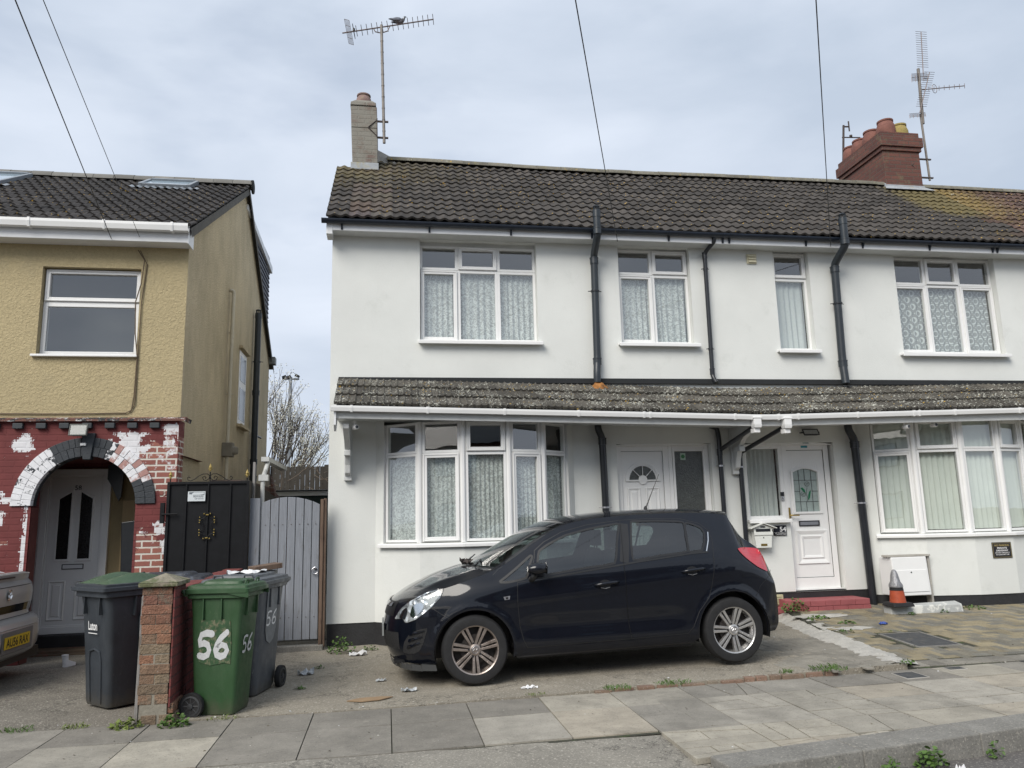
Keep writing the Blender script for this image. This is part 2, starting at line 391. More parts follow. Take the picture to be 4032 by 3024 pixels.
def concrete(name, col, speck=.5, lo=.45, hi=.62, dark=.55, crack=False, sc_=1.6, stone=(.45, .42, .36)):
    n = N(name)
    base = n.mix(n.ramp(n.noise(sc_, 10, .68), .32, .68), mul(col, dark), mul(col, 1.25))
    base = n.mix(n.ramp(n.noise(9, 8, .7), .3, .75), mul(col, .75), base)
    base = n.mix(n.math('MULTIPLY', n.ramp(n.noise(58, 3, .6), .57, .64), speck), base, stone)
    base = n.mix(n.math('MULTIPLY', n.ramp(n.noise(62, 3, .6, n.scale(n.pos, (1, 1.2, 1))), .34, .42, 1, 0), .55), base, mul(col, .32))
    h = n.noise(45, 8, .75)
    if crack:
        cd = n.vor(1.15, 'DISTANCE_TO_EDGE', vec=None)
        w = n.n('ShaderNodeVectorMath', op='ADD'); n.L(n.pos, w.inputs[0]); n.L(n.noise(3, 6, .7, col=True), w.inputs[1])
        cd = n.vor(.8, 'DISTANCE_TO_EDGE', vec=w.outputs[0])
        cf = n.ramp(cd, .003, .011, 1, 0)
        base = n.mix(n.math('MULTIPLY', cf, .8), base, mul(col, .25))
    return n.done(base, .95, 0, n.bump(h, .8, .012))
M['drive'] = concrete('worn_concrete_drive', (.33, .295, .235), .85, crack=True)
M['drive_left'] = concrete('dirty_concrete_drive', (.225, .205, .17), .8, crack=True)
M['apron'] = concrete('rough_concrete_apron', (.31, .288, .245), .8, crack=True)
M['kerb'] = concrete('granite_kerb', (.26, .25, .225), .45, sc_=5)
M['road'] = concrete('asphalt', (.14, .13, .122), .5)
M['mortar_strip'] = concrete('cracked_cement_strip', (.52, .50, .455), .3, crack=False, dark=.75, sc_=6)
M['ground'] = concrete('earth_ground', (.12, .11, .085), .4)
def slab_mat(name):
    n = N(name); a = n.n('ShaderNodeAttribute'); a.attribute_name = 'shade'
    base = n.mix(n.ramp(n.noise(3, 9, .7), .3, .7), (.7,)*3, (1.15,)*3)
    base = n.mix(1., a.outputs['Color'], base, 'MULTIPLY'); base = n.mix(n.math('MULTIPLY', n.ramp(n.noise(1.3, 10, .75, dist=.6), .50, .66), .45), base, (.12, .112, .095)); base = n.mix(n.math('MULTIPLY', n.ramp(n.noise(5, 10, .8), .60, .68), .35), base, (.40, .375, .32))
    base = n.mix(n.math('MULTIPLY', n.ramp(n.noise(70, 3, .6), .6, .68), .4), base, (.36, .34, .30))
    base = n.mix(n.math('MULTIPLY', n.ramp(n.noise(66, 3, .6), .34, .4, 1, 0), .4), base, (.05, .048, .045))
    return n.done(base, .92, 0, n.bump(n.noise(50, 7, .7), .5, .006))
M['slab'] = slab_mat('paving_slab'); M['block'] = slab_mat('paving_block')
M['joint'] = pm('dirt_joint', (.045, .045, .03), .95, .3, 12, .5, 60, col2=(.05, .075, .02), c2lo=.56, c2hi=.62, c2s=7)

def glass_mat(name, tint=(.94, .97, .96), refl=.17, rough=.0, ior=1.5, dens=1.):
    n = N(name); n.t.nodes.remove(n.b)
    tr = n.n('ShaderNodeBsdfTransparent'); n.val(tr.inputs[0], tint)
    gl = n.n('ShaderNodeBsdfGlossy'); gl.inputs['Roughness'].default_value = rough; n.val(gl.inputs[0], (1, 1, 1))
    dt = n.n('ShaderNodeVectorMath', op='DOT_PRODUCT'); n.L(n.geo.outputs['Normal'], dt.inputs[0]); n.L(n.geo.outputs['Incoming'], dt.inputs[1])
    sch = n.math('POWER', n.math('SUBTRACT', 1., n.math('ABSOLUTE', dt.outputs['Value'])), 5.)
    f = n.math('ADD', n.math('MULTIPLY', sch, .9), refl, clamp=True)
    wv = n.bump(n.noise(2.2, 2, .5), .02, .05); n.L(wv, gl.inputs['Normal'])
    mx_ = n.n('ShaderNodeMixShader'); n.L(f, mx_.inputs[0]); n.L(tr.outputs[0], mx_.inputs[1]); n.L(gl.outputs[0], mx_.inputs[2]); n.L(mx_.outputs[0], n.out.inputs[0])
    return n.m
M['glass'] = glass_mat('window_glass')
M['car_glass'] = glass_mat('tinted_car_glass', (.34, .40, .39), .10)
M['lamp_glass'] = glass_mat('clear_lamp_glass', (.95, .97, .98), .06)
M['obscure'] = pm('obscured_glass', (.06, .065, .06), .18, .3, 20, .6, 45, spec=.8)
M['skylight_glass'] = pm('skylight_pane', (.30, .38, .44), .08, .05, 3, spec=1.)
def lace(name, style=0):
    n = N(name)
    cb = n.obj
    if style == 0:      # floral lace
        ns = n.noise(15, 2, .5, n.obj, dist=3.0); pat = n.ramp(ns, .46, .53)
        pat = n.math('MULTIPLY', pat, n.ramp(n.noise(26, 1, .5, n.obj, dist=1.5), .34, .42, .35, 1))
        al = n.math('ADD', n.math('MULTIPLY', pat, .38), .60)
    elif style == 1:    # lozenge net
        sx = n.n('ShaderNodeSeparateXYZ'); n.L(cb, sx.inputs[0])
        k = 2*math.pi/.17
        u = n.math('ADD', sx.outputs[0], n.math('MULTIPLY', sx.outputs[2], .8)); v = n.math('SUBTRACT', sx.outputs[0], n.math('MULTIPLY', sx.outputs[2], .8))
        su = n.math('ABSOLUTE', n.math('SINE', n.math('MULTIPLY', u, k/2))); sv = n.math('ABSOLUTE', n.math('SINE', n.math('MULTIPLY', v, k/2)))
        m1 = n.math('MINIMUM', su, sv)
        ln = n.math('MAXIMUM', n.ramp(m1, .25, .38, 0, 1), 0)
        ring_ = n.math('SINE', n.math('MULTIPLY', n.math('ADD', su, sv), 9))
        al = n.math('ADD', n.math('MULTIPLY', n.math('MULTIPLY', ln, n.ramp(ring_, -.6, .2)), .45), .45)
    else:
        al = n.ramp(n.noise(30, 2), .2, .8, .84, .94)
    n.done((.86, .90, .88), .9)
    tr = n.n('ShaderNodeBsdfTransparent'); tl = n.n('ShaderNodeBsdfTranslucent'); n.val(tl.inputs[0], (.8, .82, .8))
    m0 = n.n('ShaderNodeMixShader'); m0.inputs[0].default_value = .25; n.L(n.b.outputs[0], m0.inputs[1]); n.L(tl.outputs[0], m0.inputs[2])
    m1 = n.n('ShaderNodeMixShader'); n.L(al, m1.inputs[0]); n.L(tr.outputs[0], m1.inputs[1]); n.L(m0.outputs[0], m1.inputs[2]); n.L(m1.outputs[0], n.out.inputs[0])
    return n.m
M['lace'] = lace('floral_lace'); M['lace2'] = lace('lozenge_lace', 1); M['voile'] = lace('plain_voile', 2)
M['blind'] = pm('vertical_blind_fabric', (.74, .775, .715), .9, .05, 3)
def leafm(name, c): 
    n = N(name); b = n.mix(n.noise(25, 3), mul(c, .6), mul(c, 1.5)); n.done(b, .6); n.b.inputs['Subsurface Weight'].default_value = 0
    return n.m
M['leaf'] = leafm('weed_leaf', (.07, .13, .025)); M['leaf2'] = leafm('pale_weed_leaf', (.13, .17, .035))
# ---------------------------------------------------------------- ground, pavement, road
def gp(x): return .010*max(0, x)
def g56(x): return .008+.020*max(0, min(x, 9))
def g54(x, y): return .062+(y-6.66)*.05
def kerb_y(x): return 4.50+(x-2.0)*.122
def sheet(name, fn, x0, x1, y0, y1, nx, ny, mat):
    g = G(); g.grid(lambda u, v: (lerp(x0, x1, u), lerp(y0, y1, v), fn(lerp(x0, x1, u), lerp(y0, y1, v))), nx, ny)
    return tag(g.build(name, mat, recalc=False), kind='structure')
sheet('ground', lambda x, y: -.16, -700, 700, -700, 700, 2, 2, M['ground'])
sheet('road', lambda x, y: -.085+.0*(x), -80, 80, -7.5, 6, 40, 8, M['road'])
def rough(x, y, a=.006): return a*(noise.noise(Vector((x*2.3, y*2.3, .3)))+.5*noise.noise(Vector((x*7, y*7, .7))))
def strip_x(y): return interp(y, [(6.66, 4.72), (8, 4.86), (9.8, 5.22)])
def dxf(u, v): y = lerp(6.67, 10.6, v); x = lerp(-1.75, strip_x(y), u); return (x, y, g56(x)+rough(x, y))
dr = G(); dr.grid(dxf, 120, 70)
dr.grid(lambda u, v: (lerp(-1.75, 4.72, u), 6.67, lerp(-.1, g56(lerp(-1.75, 4.72, u))+rough(lerp(-1.75, 4.72, u), 6.67), v)), 120, 1)
tag(dr.build('driveway', M['drive'], recalc=False, smooth=True), kind='structure')
dl = G(); dl.grid(lambda u, v: (lerp(-14, -1.75, u), lerp(6.66, 12.5, v), .0+rough(lerp(-14, -1.75, u), lerp(6.67, 12.5, v), .01)), 100, 50)
tag(dl.build('driveway', M['drive_left'], recalc=False, smooth=True), kind='structure')
sheet('garden', lambda x, y: -.01, -14, 16, 10.55, 40, 2, 2, M['ground'])
# dropped kerb apron in rough concrete
ap = G(); ap.grid(lambda u, v: (lerp(-16, 1.97, u), lerp(5.40, 4.30, v), lerp(.006, -.082, v**2.6)+rough(lerp(-16, 1.97, u), v*1.1, .008)), 150, 14)
tag(ap.build('dropped_kerb', M['apron'], recalc=False, smooth=True), kind='structure')
# kerb stones
ks = G(); xk = 2.0; random.seed(3)
while xk < 15:
    xe = xk+.91
    def kp(x, d, z): return (x-.12*d, kerb_y(x)+d, z)
    t0, t1 = gp(xk)+.012, gp(xe)+.012
    b = [kp(xk+.001, 0, -.12), kp(xe-.001, 0, -.12), kp(xe-.001, .27, -.12), kp(xk+.001, .27, -.12)]
    t = [kp(xk+.001, .012, t0), kp(xe-.001, .012, t1), kp(xe-.001, .27, t1+.003), kp(xk+.001, .27, t0+.003)]
    ks.hexa(b, t); xk = xe
tag(ks.build('kerb', M['kerb'], bevel=.010, seg=2), kind='structure')
# paving slabs
bed = G(); bed.grid(lambda u, v: (lerp(-16, 16, u), lerp(kerb_y(lerp(-16, 16, u))+.1 if lerp(-16, 16, u) > 1.9 else 5.38, 6.68, v), gp(lerp(-16, 16, u))-.006), 320, 4)
tag(bed.build('pavement_bed', M['joint'], recalc=False), kind='structure')
pv = G()
def shrink(P, d):
    cx = sum(p[0] for p in P)/len(P); cy = sum(p[1] for p in P)/len(P)
    out = []; n = len(P)
    ar = sum(P[i][0]*P[(i+1) % n][1]-P[(i+1) % n][0]*P[i][1] for i in range(n))
    if ar < 0: P = P[::-1]
    for i in range(n):
        p0, p1, p2 = Vector(P[i-1]), Vector(P[i]), Vector(P[(i+1) % n])
        a = (p1-p0).normalized(); b = (p2-p1).normalized()
        na = Vector((-a.y, a.x)); nb = Vector((-b.y, b.x)); m = (na+nb)
        if m.length < .3: m = na*1
        m = m/m.length_squared*2 if m.length > .3 else m
        q = p1+m*d; out.append((q.x, q.y))
    return out
def cut(P, p, d):
    A, B = [], []; nrm = Vector((-d.y, d.x)); n = len(P)
    for i in range(n):
        a, b = Vector(P[i]), Vector(P[(i+1) % n]); sa, sb = (a-p).dot(nrm), (b-p).dot(nrm)
        (A if sa >= 0 else B).append(tuple(a))
        if (sa >= 0) != (sb >= 0):
            q = a+(b-a)*(sa/(sa-sb)); A.append(tuple(q)); B.append(tuple(q))
    return [A, B]
def area(P): return abs(sum(P[i][0]*P[(i+1) % len(P)][1]-P[(i+1) % len(P)][0]*P[i][1] for i in range(len(P))))/2
def slab(P, shade, gap=.004, dz=0.):
    Q = shrink(P, gap); z = gp(sum(p[0] for p in P)/len(P))+dz
    pv.col = shade; tx, ty = random.uniform(-.006, .006), random.uniform(-.006, .006)
    cx = sum(p[0] for p in P)/len(P); cy = sum(p[1] for p in P)/len(P)
    n = len(Q); zt = [gp(p[0])+.006+dz+(p[0]-cx)*tx+(p[1]-cy)*ty for p in Q]
    pv.add([(p[0], p[1], gp(p[0])-.03) for p in Q]+[(p[0], p[1], zt[i]) for i, p in enumerate(Q)],
           [tuple(range(n, 2*n))]+[(i, (i+1) % n, (i+1) % n+n, i+n) for i in range(n)])
tones = [(.225, .208, .178), (.26, .242, .208), (.315, .292, .245), (.365, .335, .275), (.37, .33, .265), (.345, .32, .272), (.24, .226, .20)]
random.seed(11)
xj = -16.0
xs = []
while xj < 16: xs.append(xj); xj += .612
xs = [x+(.04-min(xs, key=lambda q: abs(q-.04))) for x in xs]
sk = .0
for r, (ya, yb) in enumerate([(6.655, 6.13), (6.13, 5.42)]):
    for x0, x1 in zip(xs, xs[1:]):
        if x0 > 1.9: break
        tn = tones[0] if -1.3 < x0 < 1.2 else random.choice(tones[:3])
        if r == 1 and .5 < x0 < 1.6: tn = tones[5] if x0 < 1 else tones[4]
        if r == 0 and 1.2 < x0 < 1.8: tn = tones[3]
        if x0 < -1.2 and x0 > -1.9: tn = tones[3] if r else tones[0]
        k = random.uniform(.94, 1.06)
        slab([(x0, yb), (x1, yb), (x1, ya), (x0, ya)], mul(tn, k))
rows = [6.655, 6.22, 5.80, 5.38, 4.98, 4.6]
for r in range(5):
    for x0, x1 in zip(xs, xs[1:]):
        if x0 <= 1.85: continue
        ya, yb = rows[r], rows[r+1]
        P = [q for q in cut([(x0, yb), (x1, yb), (x1, ya), (x0, ya)], Vector((2.0, kerb_y(2.0)+.275)), Vector((1, .122)).normalized()) if len(q) > 2 and sum(p[1] for p in q)/len(q) > kerb_y(sum(p[0] for p in q)/len(q))+.28]
        if not P or area(P[0]) < .012: continue
        P = P[0]
        tn = random.choice(tones[2:6]) if x0 > 2.4 else random.choice(tones[1:5])
        if r == 0: tn = random.choice(tones[:4]); 
        pcs = [P]
        nc = random.choice([0, 1, 2, 3, 4, 4]) if r else random.choice([0, 0, 1, 2])
        for _ in range(nc):
            pcs.sort(key=area, reverse=True); big = pcs.pop(0)
            c = Vector((sum(p[0] for p in big)/len(big)+random.uniform(-.06, .06), sum(p[1] for p in big)/len(big)+random.uniform(-.05, .05)))
            an = random.choice([0, math.pi/2])+random.uniform(-.28, .28)
            pcs = [q for q in cut(big, c, Vector((math.cos(an), math.sin(an)))) if len(q) > 2]+pcs
        for q in pcs:
            if area(q) > .003: slab(q, mul(tn, random.uniform(.93, 1.07)), .0048, random.uniform(-.002, .002))
tag(pv.build('pavement', M['slab'], bevel=.002, seg=1), kind='structure')

# block paving (herringbone)
def herring(name, x0, x1, y0, y1, W, colf, zf, keep, kind='structure'):
    g = G(); random.seed(5)
    ni, nj = int((x1-x0)/W)+2, int((y1-y0)/W)+2
    for i in range(-1, ni):
        for j in range(-1, nj):
            r = (i-j) % 4
            if r == 0: a, b, c, d = i, i+2, j, j+1
            elif r == 2: a, b, c, d = i, i+1, j-1, j+1
            else: continue
            xa, xb, ya, yb = x0+a*W, x0+b*W, y0+c*W, y0+d*W
            cx, cy = (xa+xb)/2, (ya+yb)/2
            if not keep(cx, cy): continue
            g.col = colf(cx, cy); q = .0022
            xa += q; xb -= q; ya += q; yb -= q; dz = random.uniform(-.0015, .0015); c2 = .004
            zz = lambda x, y, h: zf(x, y)+h+dz
            B = [(xa, ya), (xb, ya), (xb, yb), (xa, yb)]; T = [(xa+c2, ya+c2), (xb-c2, ya+c2), (xb-c2, yb-c2), (xa+c2, yb-c2)]
            g.add([(x, y, zz(x, y, -.012)) for x, y in B]+[(x, y, zz(x, y, 0)) for x, y in B]+[(x, y, zz(x, y, .003)) for x, y in T],
                  [(8, 9, 10, 11)]+[(k, (k+1) % 4, (k+1) % 4+4, k+4) for k in range(4)]+[(k+4, (k+1) % 4+4, (k+1) % 4+8, k+8) for k in range(4)])
    return tag(g.build(name, M['block'], recalc=False), kind=kind)
def strip_x(y): return interp(y, [(6.66, 4.72), (8, 4.86), (9.8, 5.22)])
def c54(x, y):
    s = math.floor((x+.06*math.sin(y*9))/.37)
    yel = (s % 2 == 0)
    if random.random() < .27: yel = not yel
    if y < 7.1 and random.random() < .7: yel = False
    c = (.27, .228, .145) if yel else random.choice([(.195, .18, .14), (.21, .19, .145), (.175, .167, .14)])
    return mul(c, random.uniform(.82, 1.15))
g = G(); g.grid(lambda u, v: (lerp(strip_x(lerp(6.66, 10.2, v)), 14, u), lerp(6.66, 10.2, v), g54(0, lerp(6.66, 10.2, v))-.005), 30, 20)
tag(g.build('paving_bed', M['joint'], recalc=False), kind='structure')
man = (5.36, 5.93, 7.38, 8.10)
herring('block_paving', 4.7, 14, 6.68, 10.2, .088, c54, lambda x, y: g54(x, y), lambda x, y: x > strip_x(y)+.12 and y > 6.9 and not (man[0]-.05 < x < man[1]+.05 and man[2]-.04 < y < man[3]+.04))
g = G(); random.seed(2); x = 4.8
while x < 14:
    for rr in range(2):
        y = 6.70+rr*.10; g.col = mul((.21, .195, .165), random.uniform(.8, 1.2))
        g.hexa([(x+.003, y, .0), (x+.177, y, .0), (x+.177, y+.094, 0), (x+.003, y+.094, 0)], [(x+.003, y, g54(x, y)+.003), (x+.177, y, g54(x, y)+.003), (x+.177, y+.094, g54(x, y+.1)+.003), (x+.003, y+.094, g54(x, y+.1)+.003)])
    x += .18
tag(g.build('paving_edge', M['block'], bevel=.003, seg=1), kind='structure')
herring('imprinted_paving', 3.2, 5.1, 6.76, 8.6, .082, lambda x, y: mul((.25, .232, .195), random.uniform(.85, 1.12)), lambda x, y: g56(x)+.001,
        lambda x, y: x < strip_x(y)-.1 and x > 3.75+(y-6.8)*.12+.14*math.sin(y*6) and y < 8.3)
# irregular cement strip between the two drives
ms = G()
def mf(u, v):
    y = lerp(6.72, 9.85, u); w = .20+.06*noise.noise(Vector((y*3, v, 0)))+.03*noise.noise(Vector((y*9, v*2, 5)))
    s = lerp(-1, 1, v); x = strip_x(y)+s*w
    return (x, y, lerp(g56(x), g54(x, y), (s+1)/2)+.024*(1-abs(s)**2.2)-.008+.014*noise.noise(Vector((x*8, y*8, 0)))+.006*noise.noise(Vector((x*30, y*30, 0))))
ms.grid(mf, 220, 14, True)
tag(ms.build('cement_strip', M['mortar_strip'], recalc=False, smooth=True), kind='structure')
random.seed(4)
for (cx, cy, rx, ry) in ((5.45, 9.25, .42, .16), (5.35, 8.45, .26, .12)):
    g = G(); k = 26
    P = [(cx+rx*math.cos(t*2*math.pi/k)*random.uniform(.7, 1.1), cy+ry*math.sin(t*2*math.pi/k)*random.uniform(.6, 1.1)) for t in range(k)]
    g.add([(x, y, g54(x, y)+.006) for x, y in P]+[(cx, cy, g54(cx, cy)+.013)], [(i, (i+1) % k, k) for i in range(k)])
    tag(g.build('cement_patch', M['mortar_strip'], recalc=True), kind='structure')
# broken brick edging along the drive
random.seed(9); g = G(); x = 1.75
while x < 3.95:
    w = random.uniform(.10, .23); h = g56(x)+.004-random.uniform(0, .012)
    g.col = random.choice([(.22, .14, .10), (.20, .14, .10), (.18, .155, .12), (.22, .18, .135)])
    y0 = 6.635+random.uniform(-.012, .012)
    g.hexa([(x, y0, -.03), (x+w, y0+random.uniform(-.01, .01), -.03), (x+w, 6.71, -.03), (x, 6.71, -.03)], [(x+.004, y0+.006, h), (x+w-.006, y0+.008, h+random.uniform(-.006, .004)), (x+w-.004, 6.71, h), (x+.004, 6.71, h)])
    x += w+random.uniform(.004, .03)
tag(g.build('brick_edging', M['block'], bevel=.006, seg=2), kind='structure')

# covers in the ground
def cover(name, P, zf, mat, label, fr=.03):
    r = thing(name, (P[0][0], P[0][1], zf(*P[0])), label, 'access cover')
    g = G(); Q = shrink(P, fr); n = 4
    g.add([(x, y, zf(x, y)+.004) for x, y in P]+[(x, y, zf(x, y)+.004) for x, y in Q]+[(x, y, zf(x, y)-.012) for x, y in P], [(i, (i+1) % 4, (i+1) % 4+4, i+4) for i in range(4)]+[(i+8, (i+1) % 4+8, (i+1) % 4, i) for i in range(4)])
    g.build('frame', M['kerb'] if fr > .02 else M['mortar'], r)
    g = G(); g.add([(x, y, zf(x, y)+.002) for x, y in Q], [(0, 1, 2, 3)]); g.build('plate', mat, r)
    return r
M['slate'] = pm('dark_cover_plate', (.055, .057, .06), .8, .3, 8, .6, 60, col2=(.10, .095, .085), c2lo=.52, c2hi=.66, c2s=12)
cover('manhole_cover', [(5.38, 7.40), (5.90, 7.39), (5.93, 8.09), (5.41, 8.09)], lambda x, y: g54(x, y)+.002, M['slate'], 'large dark rectangular manhole cover set in the yellow and grey block drive')
cover('stop_tap_cover', [(4.45, 6.30), (4.67, 6.31), (4.68, 6.56), (4.46, 6.54)], lambda x, y: gp(x)+.008, M['slate'], 'square dark cover in the pavement at the foot of the cement strip', .008)
cover('stop_tap_cover', [(5.02, 6.50), (5.20, 6.50), (5.21, 6.62), (5.03, 6.62)], lambda x, y: gp(x)+.008, M['slate'], 'smallest dark cover, right beside the square one at the back of the pavement', .008)
g = G(); g.add([(5.86, 6.65, gp(5.9)+.0125), (5.95, 6.25, gp(5.9)+.0125), (7.6, 6.15, gp(7.5)+.0135), (7.6, 6.65, gp(7.5)+.0135)], [(0, 1, 2, 3)])
tag(g.build('asphalt_patch', M['slate']), kind='structure')

# ---------------------------------------------------------------- building helpers
def wall_xz(g, x0, x1, z0, z1, Y, holes, depth=.12):
    xs = sorted({x0, x1, *[h[0] for h in holes], *[h[1] for h in holes]}); zs = sorted({z0, z1, *[h[2] for h in holes], *[h[3] for h in holes]})
    for a, b in zip(xs, xs[1:]):
        for c, d in zip(zs, zs[1:]):
            mx_, mz = (a+b)/2, (c+d)/2
            if any(h[0] < mx_ < h[1] and h[2] < mz < h[3] for h in holes): continue
            g.add([(a, Y, c), (b, Y, c), (b, Y, d), (a, Y, d)], [(0, 1, 2, 3)])
    for (a, b, c, d) in holes:
        e = Y+depth
        g.add([(a, Y, c), (a, Y, d), (a, e, d), (a, e, c)], [(0, 1, 2, 3)])
        g.add([(b, Y, c), (b, Y, d), (b, e, d), (b, e, c)], [(3, 2, 1, 0)])
        g.add([(a, Y, d), (b, Y, d), (b, e, d), (a, e, d)], [(0, 1, 2, 3)])
        g.add([(a, Y, c), (b, Y, c), (b, e, c), (a, e, c)], [(3, 2, 1, 0)])
class Win:      # collects frame, pane, curtain geometry in a local facet frame: u along the facet, y inwards
    def __init__(s): s.f = G(); s.p = G(); s.c = G(); s.rm = G()
    def at(s, ox, oy, ang=0):
        m = Matrix.Translation((ox, oy, 0)) @ Matrix.Rotation(ang, 4, 'Z')
        for g in (s.f, s.p, s.c, s.rm): g.M = m
        return s
    def light(s, u0, u1, z0, z1, kind='fixed', w=.032):
        if kind == 'fixed':
            s.f.ring(u0, u1, z0, z1, w, 0.0, .06); q = w
        else:           # opening casement: proud sash
            s.f.ring(u0, u1, z0, z1, .012, .002, .058)
            s.f.ring(u0+.013, u1-.013, z0+.013, z1-.013, .018, -.022, .05)
            s.f.ring(u0+.031, u1-.031, z0+.031, z1-.031, .030, -.014, .045); q = .061
        # grey glazing bead
        s.p.add([(u0+q, .022, z0+q), (u1-q, .022, z0+q), (u1-q, .022, z1-q), (u0+q, .022, z1-q)], [(0, 1, 2, 3)])
    def vent(s, u0, u1, z): s.f.box(u0, u1, -.034, -.014, z, z+.028)
    def curtain(s, u0, u1, z0, z1, y=.10, folds=9, amp=.014, gather=0, tilt=0.):
        n = int((u1-u0)/.008); ph = random.random()*6
        def fn(a, b):
            u = lerp(u0, u1, a); z = lerp(z0, z1, b)
            w = amp*(math.sin(u*folds*6.28/(.5)+ph+1.3*math.sin(u*7+ph))+.4*math.sin(u*folds*15+z*1.5))
            return (u, y+w*(.6+.4*(1-b)), z+.004*math.sin(u*20)*(1-b))
        s.c.grid(fn, max(n, 8), 8)
    def blinds(s, u0, u1, z0, z1, y=.12, w=.085, ang=.55):
        u = u0
        while u < u1-.01:
            s.c.add([(u, y+.03, z0), (u+w*1.02, y-.015, z0), (u+w*1.02, y-.015, z1), (u, y+.03, z1)], [(0, 1, 2, 3)])
            u += w*.93
    def finish(s, name, parent, cmat=None, sill=None, pmat='glass', label=None):
        f = s.f.build(name, M['upvc'], parent, bevel=.004)
        if label: f['label'] = label
        s.p.build('pane', M[pmat], f)
        if s.c.v:
            c = s.c.build('blind' if cmat == 'blind' else 'curtain', M[cmat], f, smooth=cmat != 'blind', recalc=False)
        if sill is not None:
            sill.build('sill', M['upvc'], f, bevel=.005)
        return f

def pantiles(name, x0, x1, zlo, ylo, pitch, L, n, mat, parent, roll=.147, amp=.026, prof='wave', tint=None, t=.022, jit=.006, ncol=2, seed=1, sag=None, clip=None, seg=8):
    """tiled slope: n courses rising from (ylo, zlo); each course steps over the one below"""
    random.seed(seed); g = G(); cy, cz = math.cos(pitch), math.sin(pitch)
    gauge = L/n; tw = roll*ncol
    nt = int(round((x1-x0)/tw))
    tw = (x1-x0)/nt; seg_t = seg*ncol
    def h(u):           # profile across one tile width (0..ncol)
        f = u % 1
        if prof == 'wave': return amp*(.5+.5*math.cos(2*math.pi*f))**1.25
        if prof == 'rib': return amp*(1 if .0 <= f < .22 else (.25 if .26 <= f < .96 else .6))
        return 0
    for c in range(n):
        s0 = c*gauge-.012; s1 = (c+1)*gauge+.03
        for k in range(nt):
            xa = x0+k*tw
            if clip and clip(xa+tw/2, c): continue
            j0 = random.uniform(-jit, jit); dz = random.uniform(-.003, .004)
            tone = random.uniform(.72, 1.28) if random.random() > .06 else random.uniform(1.3, 1.6)
            tc_ = (tone,)*3
            if tint:
                q = tint(xa+tw/2, c, k)
                if q: tc_ = tuple(q[i]*random.uniform(.9, 1.1) for i in range(3))
            g.col = tc_
            rows_ = []
            for (s, ex) in ((s0+j0, -t*.35), (s0+j0, t), (s0+j0+.3*gauge, t*.78), (s1, -.004)):
                row = []
                for q in range(seg_t+1):
                    u = q/seg_t; x = xa+u*tw-.001*(1 if q == 0 else 0); hh = h(u*ncol+.25)+ex+dz
                    zz = sag(x) if sag else 0
                    wob = .004*noise.noise(Vector((x*1.5, c*.7, seed)))
                    row.append((x, ylo+s*cy-hh*cz, zlo+s*cz+hh*cy+zz+wob))
                rows_.append(row)
            m = seg_t+1
            vs = [p for r in rows_ for p in r]
            fs = [(r*m+q, r*m+q+1, (r+1)*m+q+1, (r+1)*m+q) for r in range(3) for q in range(seg_t)]
            g.add(vs, fs)
            # side edges
            g.add([rows_[1][-1], rows_[3][-1], (rows_[3][-1][0], rows_[3][-1][1], rows_[3][-1][2]-.012), (rows_[1][-1][0], rows_[1][-1][1], rows_[1][-1][2]-.02)], [(0, 1, 2, 3)])
    return g.build(name, mat, parent, recalc=False, smooth=True, auto=35)

def gutter(name, pts, parent, mat, r=.055, square=False, brk=None, brk_label=None, drop=.0):
    g = G()
    for (a, b) in zip(pts, pts[1:]):
        a, b = Vector(a), Vector(b)
        if square: prof = [(-r, r*.9), (-r, r*.25), (-r*.72, -r*.9), (r*.8, -r*.9), (r*.8, r*.9), (r*.62, r*.9), (r*.62, -r*.7), (-r*.6, -r*.7), (-r*.85, r*.3), (-r*.85, r*.9)]
        else:
            prof = [(r*math.cos(t), r*.15-r*math.sin(t)) for t in [math.pi*(1-i/10) for i in range(11)]]+[(r*.88*math.cos(t), r*.15-r*.88*math.sin(t)) for t in [math.pi*i/10 for i in range(11)]]
        n = len(prof); vs = []
        for p in (a, b): vs += [(p.x, p.y+q[0], p.z+q[1]) for q in prof]
        g.add(vs, [(i, (i+1) % n, (i+1) % n+n, i+n) for i in range(n)]+[tuple(range(n)), tuple(range(2*n-1, n-1, -1))])
    o = g.build(name, mat, parent)
    if brk:
        for bx in brk:
            z = interp(bx, [(p[0], p[2]) for p in pts]); y = interp(bx, [(p[0], p[1]) for p in pts])
            k = G(); q = r*1.12
            if square: P = [(y-q, z+q*.95), (y-q*1.02, z+q*.2), (y-q*.72, z-q*1.02), (y+q*.8, z-q*1.02), (y+q*.8, z+q*.95)]
            else: P = [(y+q*math.cos(t), z+q*.15-q*math.sin(t)) for t in [math.pi*(1-i/10) for i in range(11)]]
            k.prism(P, bx-.014, bx+.014, 'x')
            if not square: k.prism([(y+q*.1, z-q*.8), (y+q*.75, z-q*.4), (y+q*.95, z-q*1.0), (y+q*.95, z-q*1.9), (y+q*.6, z-q*1.9)], bx-.012, bx+.012, 'x')
            k.build('bracket', mat, o)
    return o
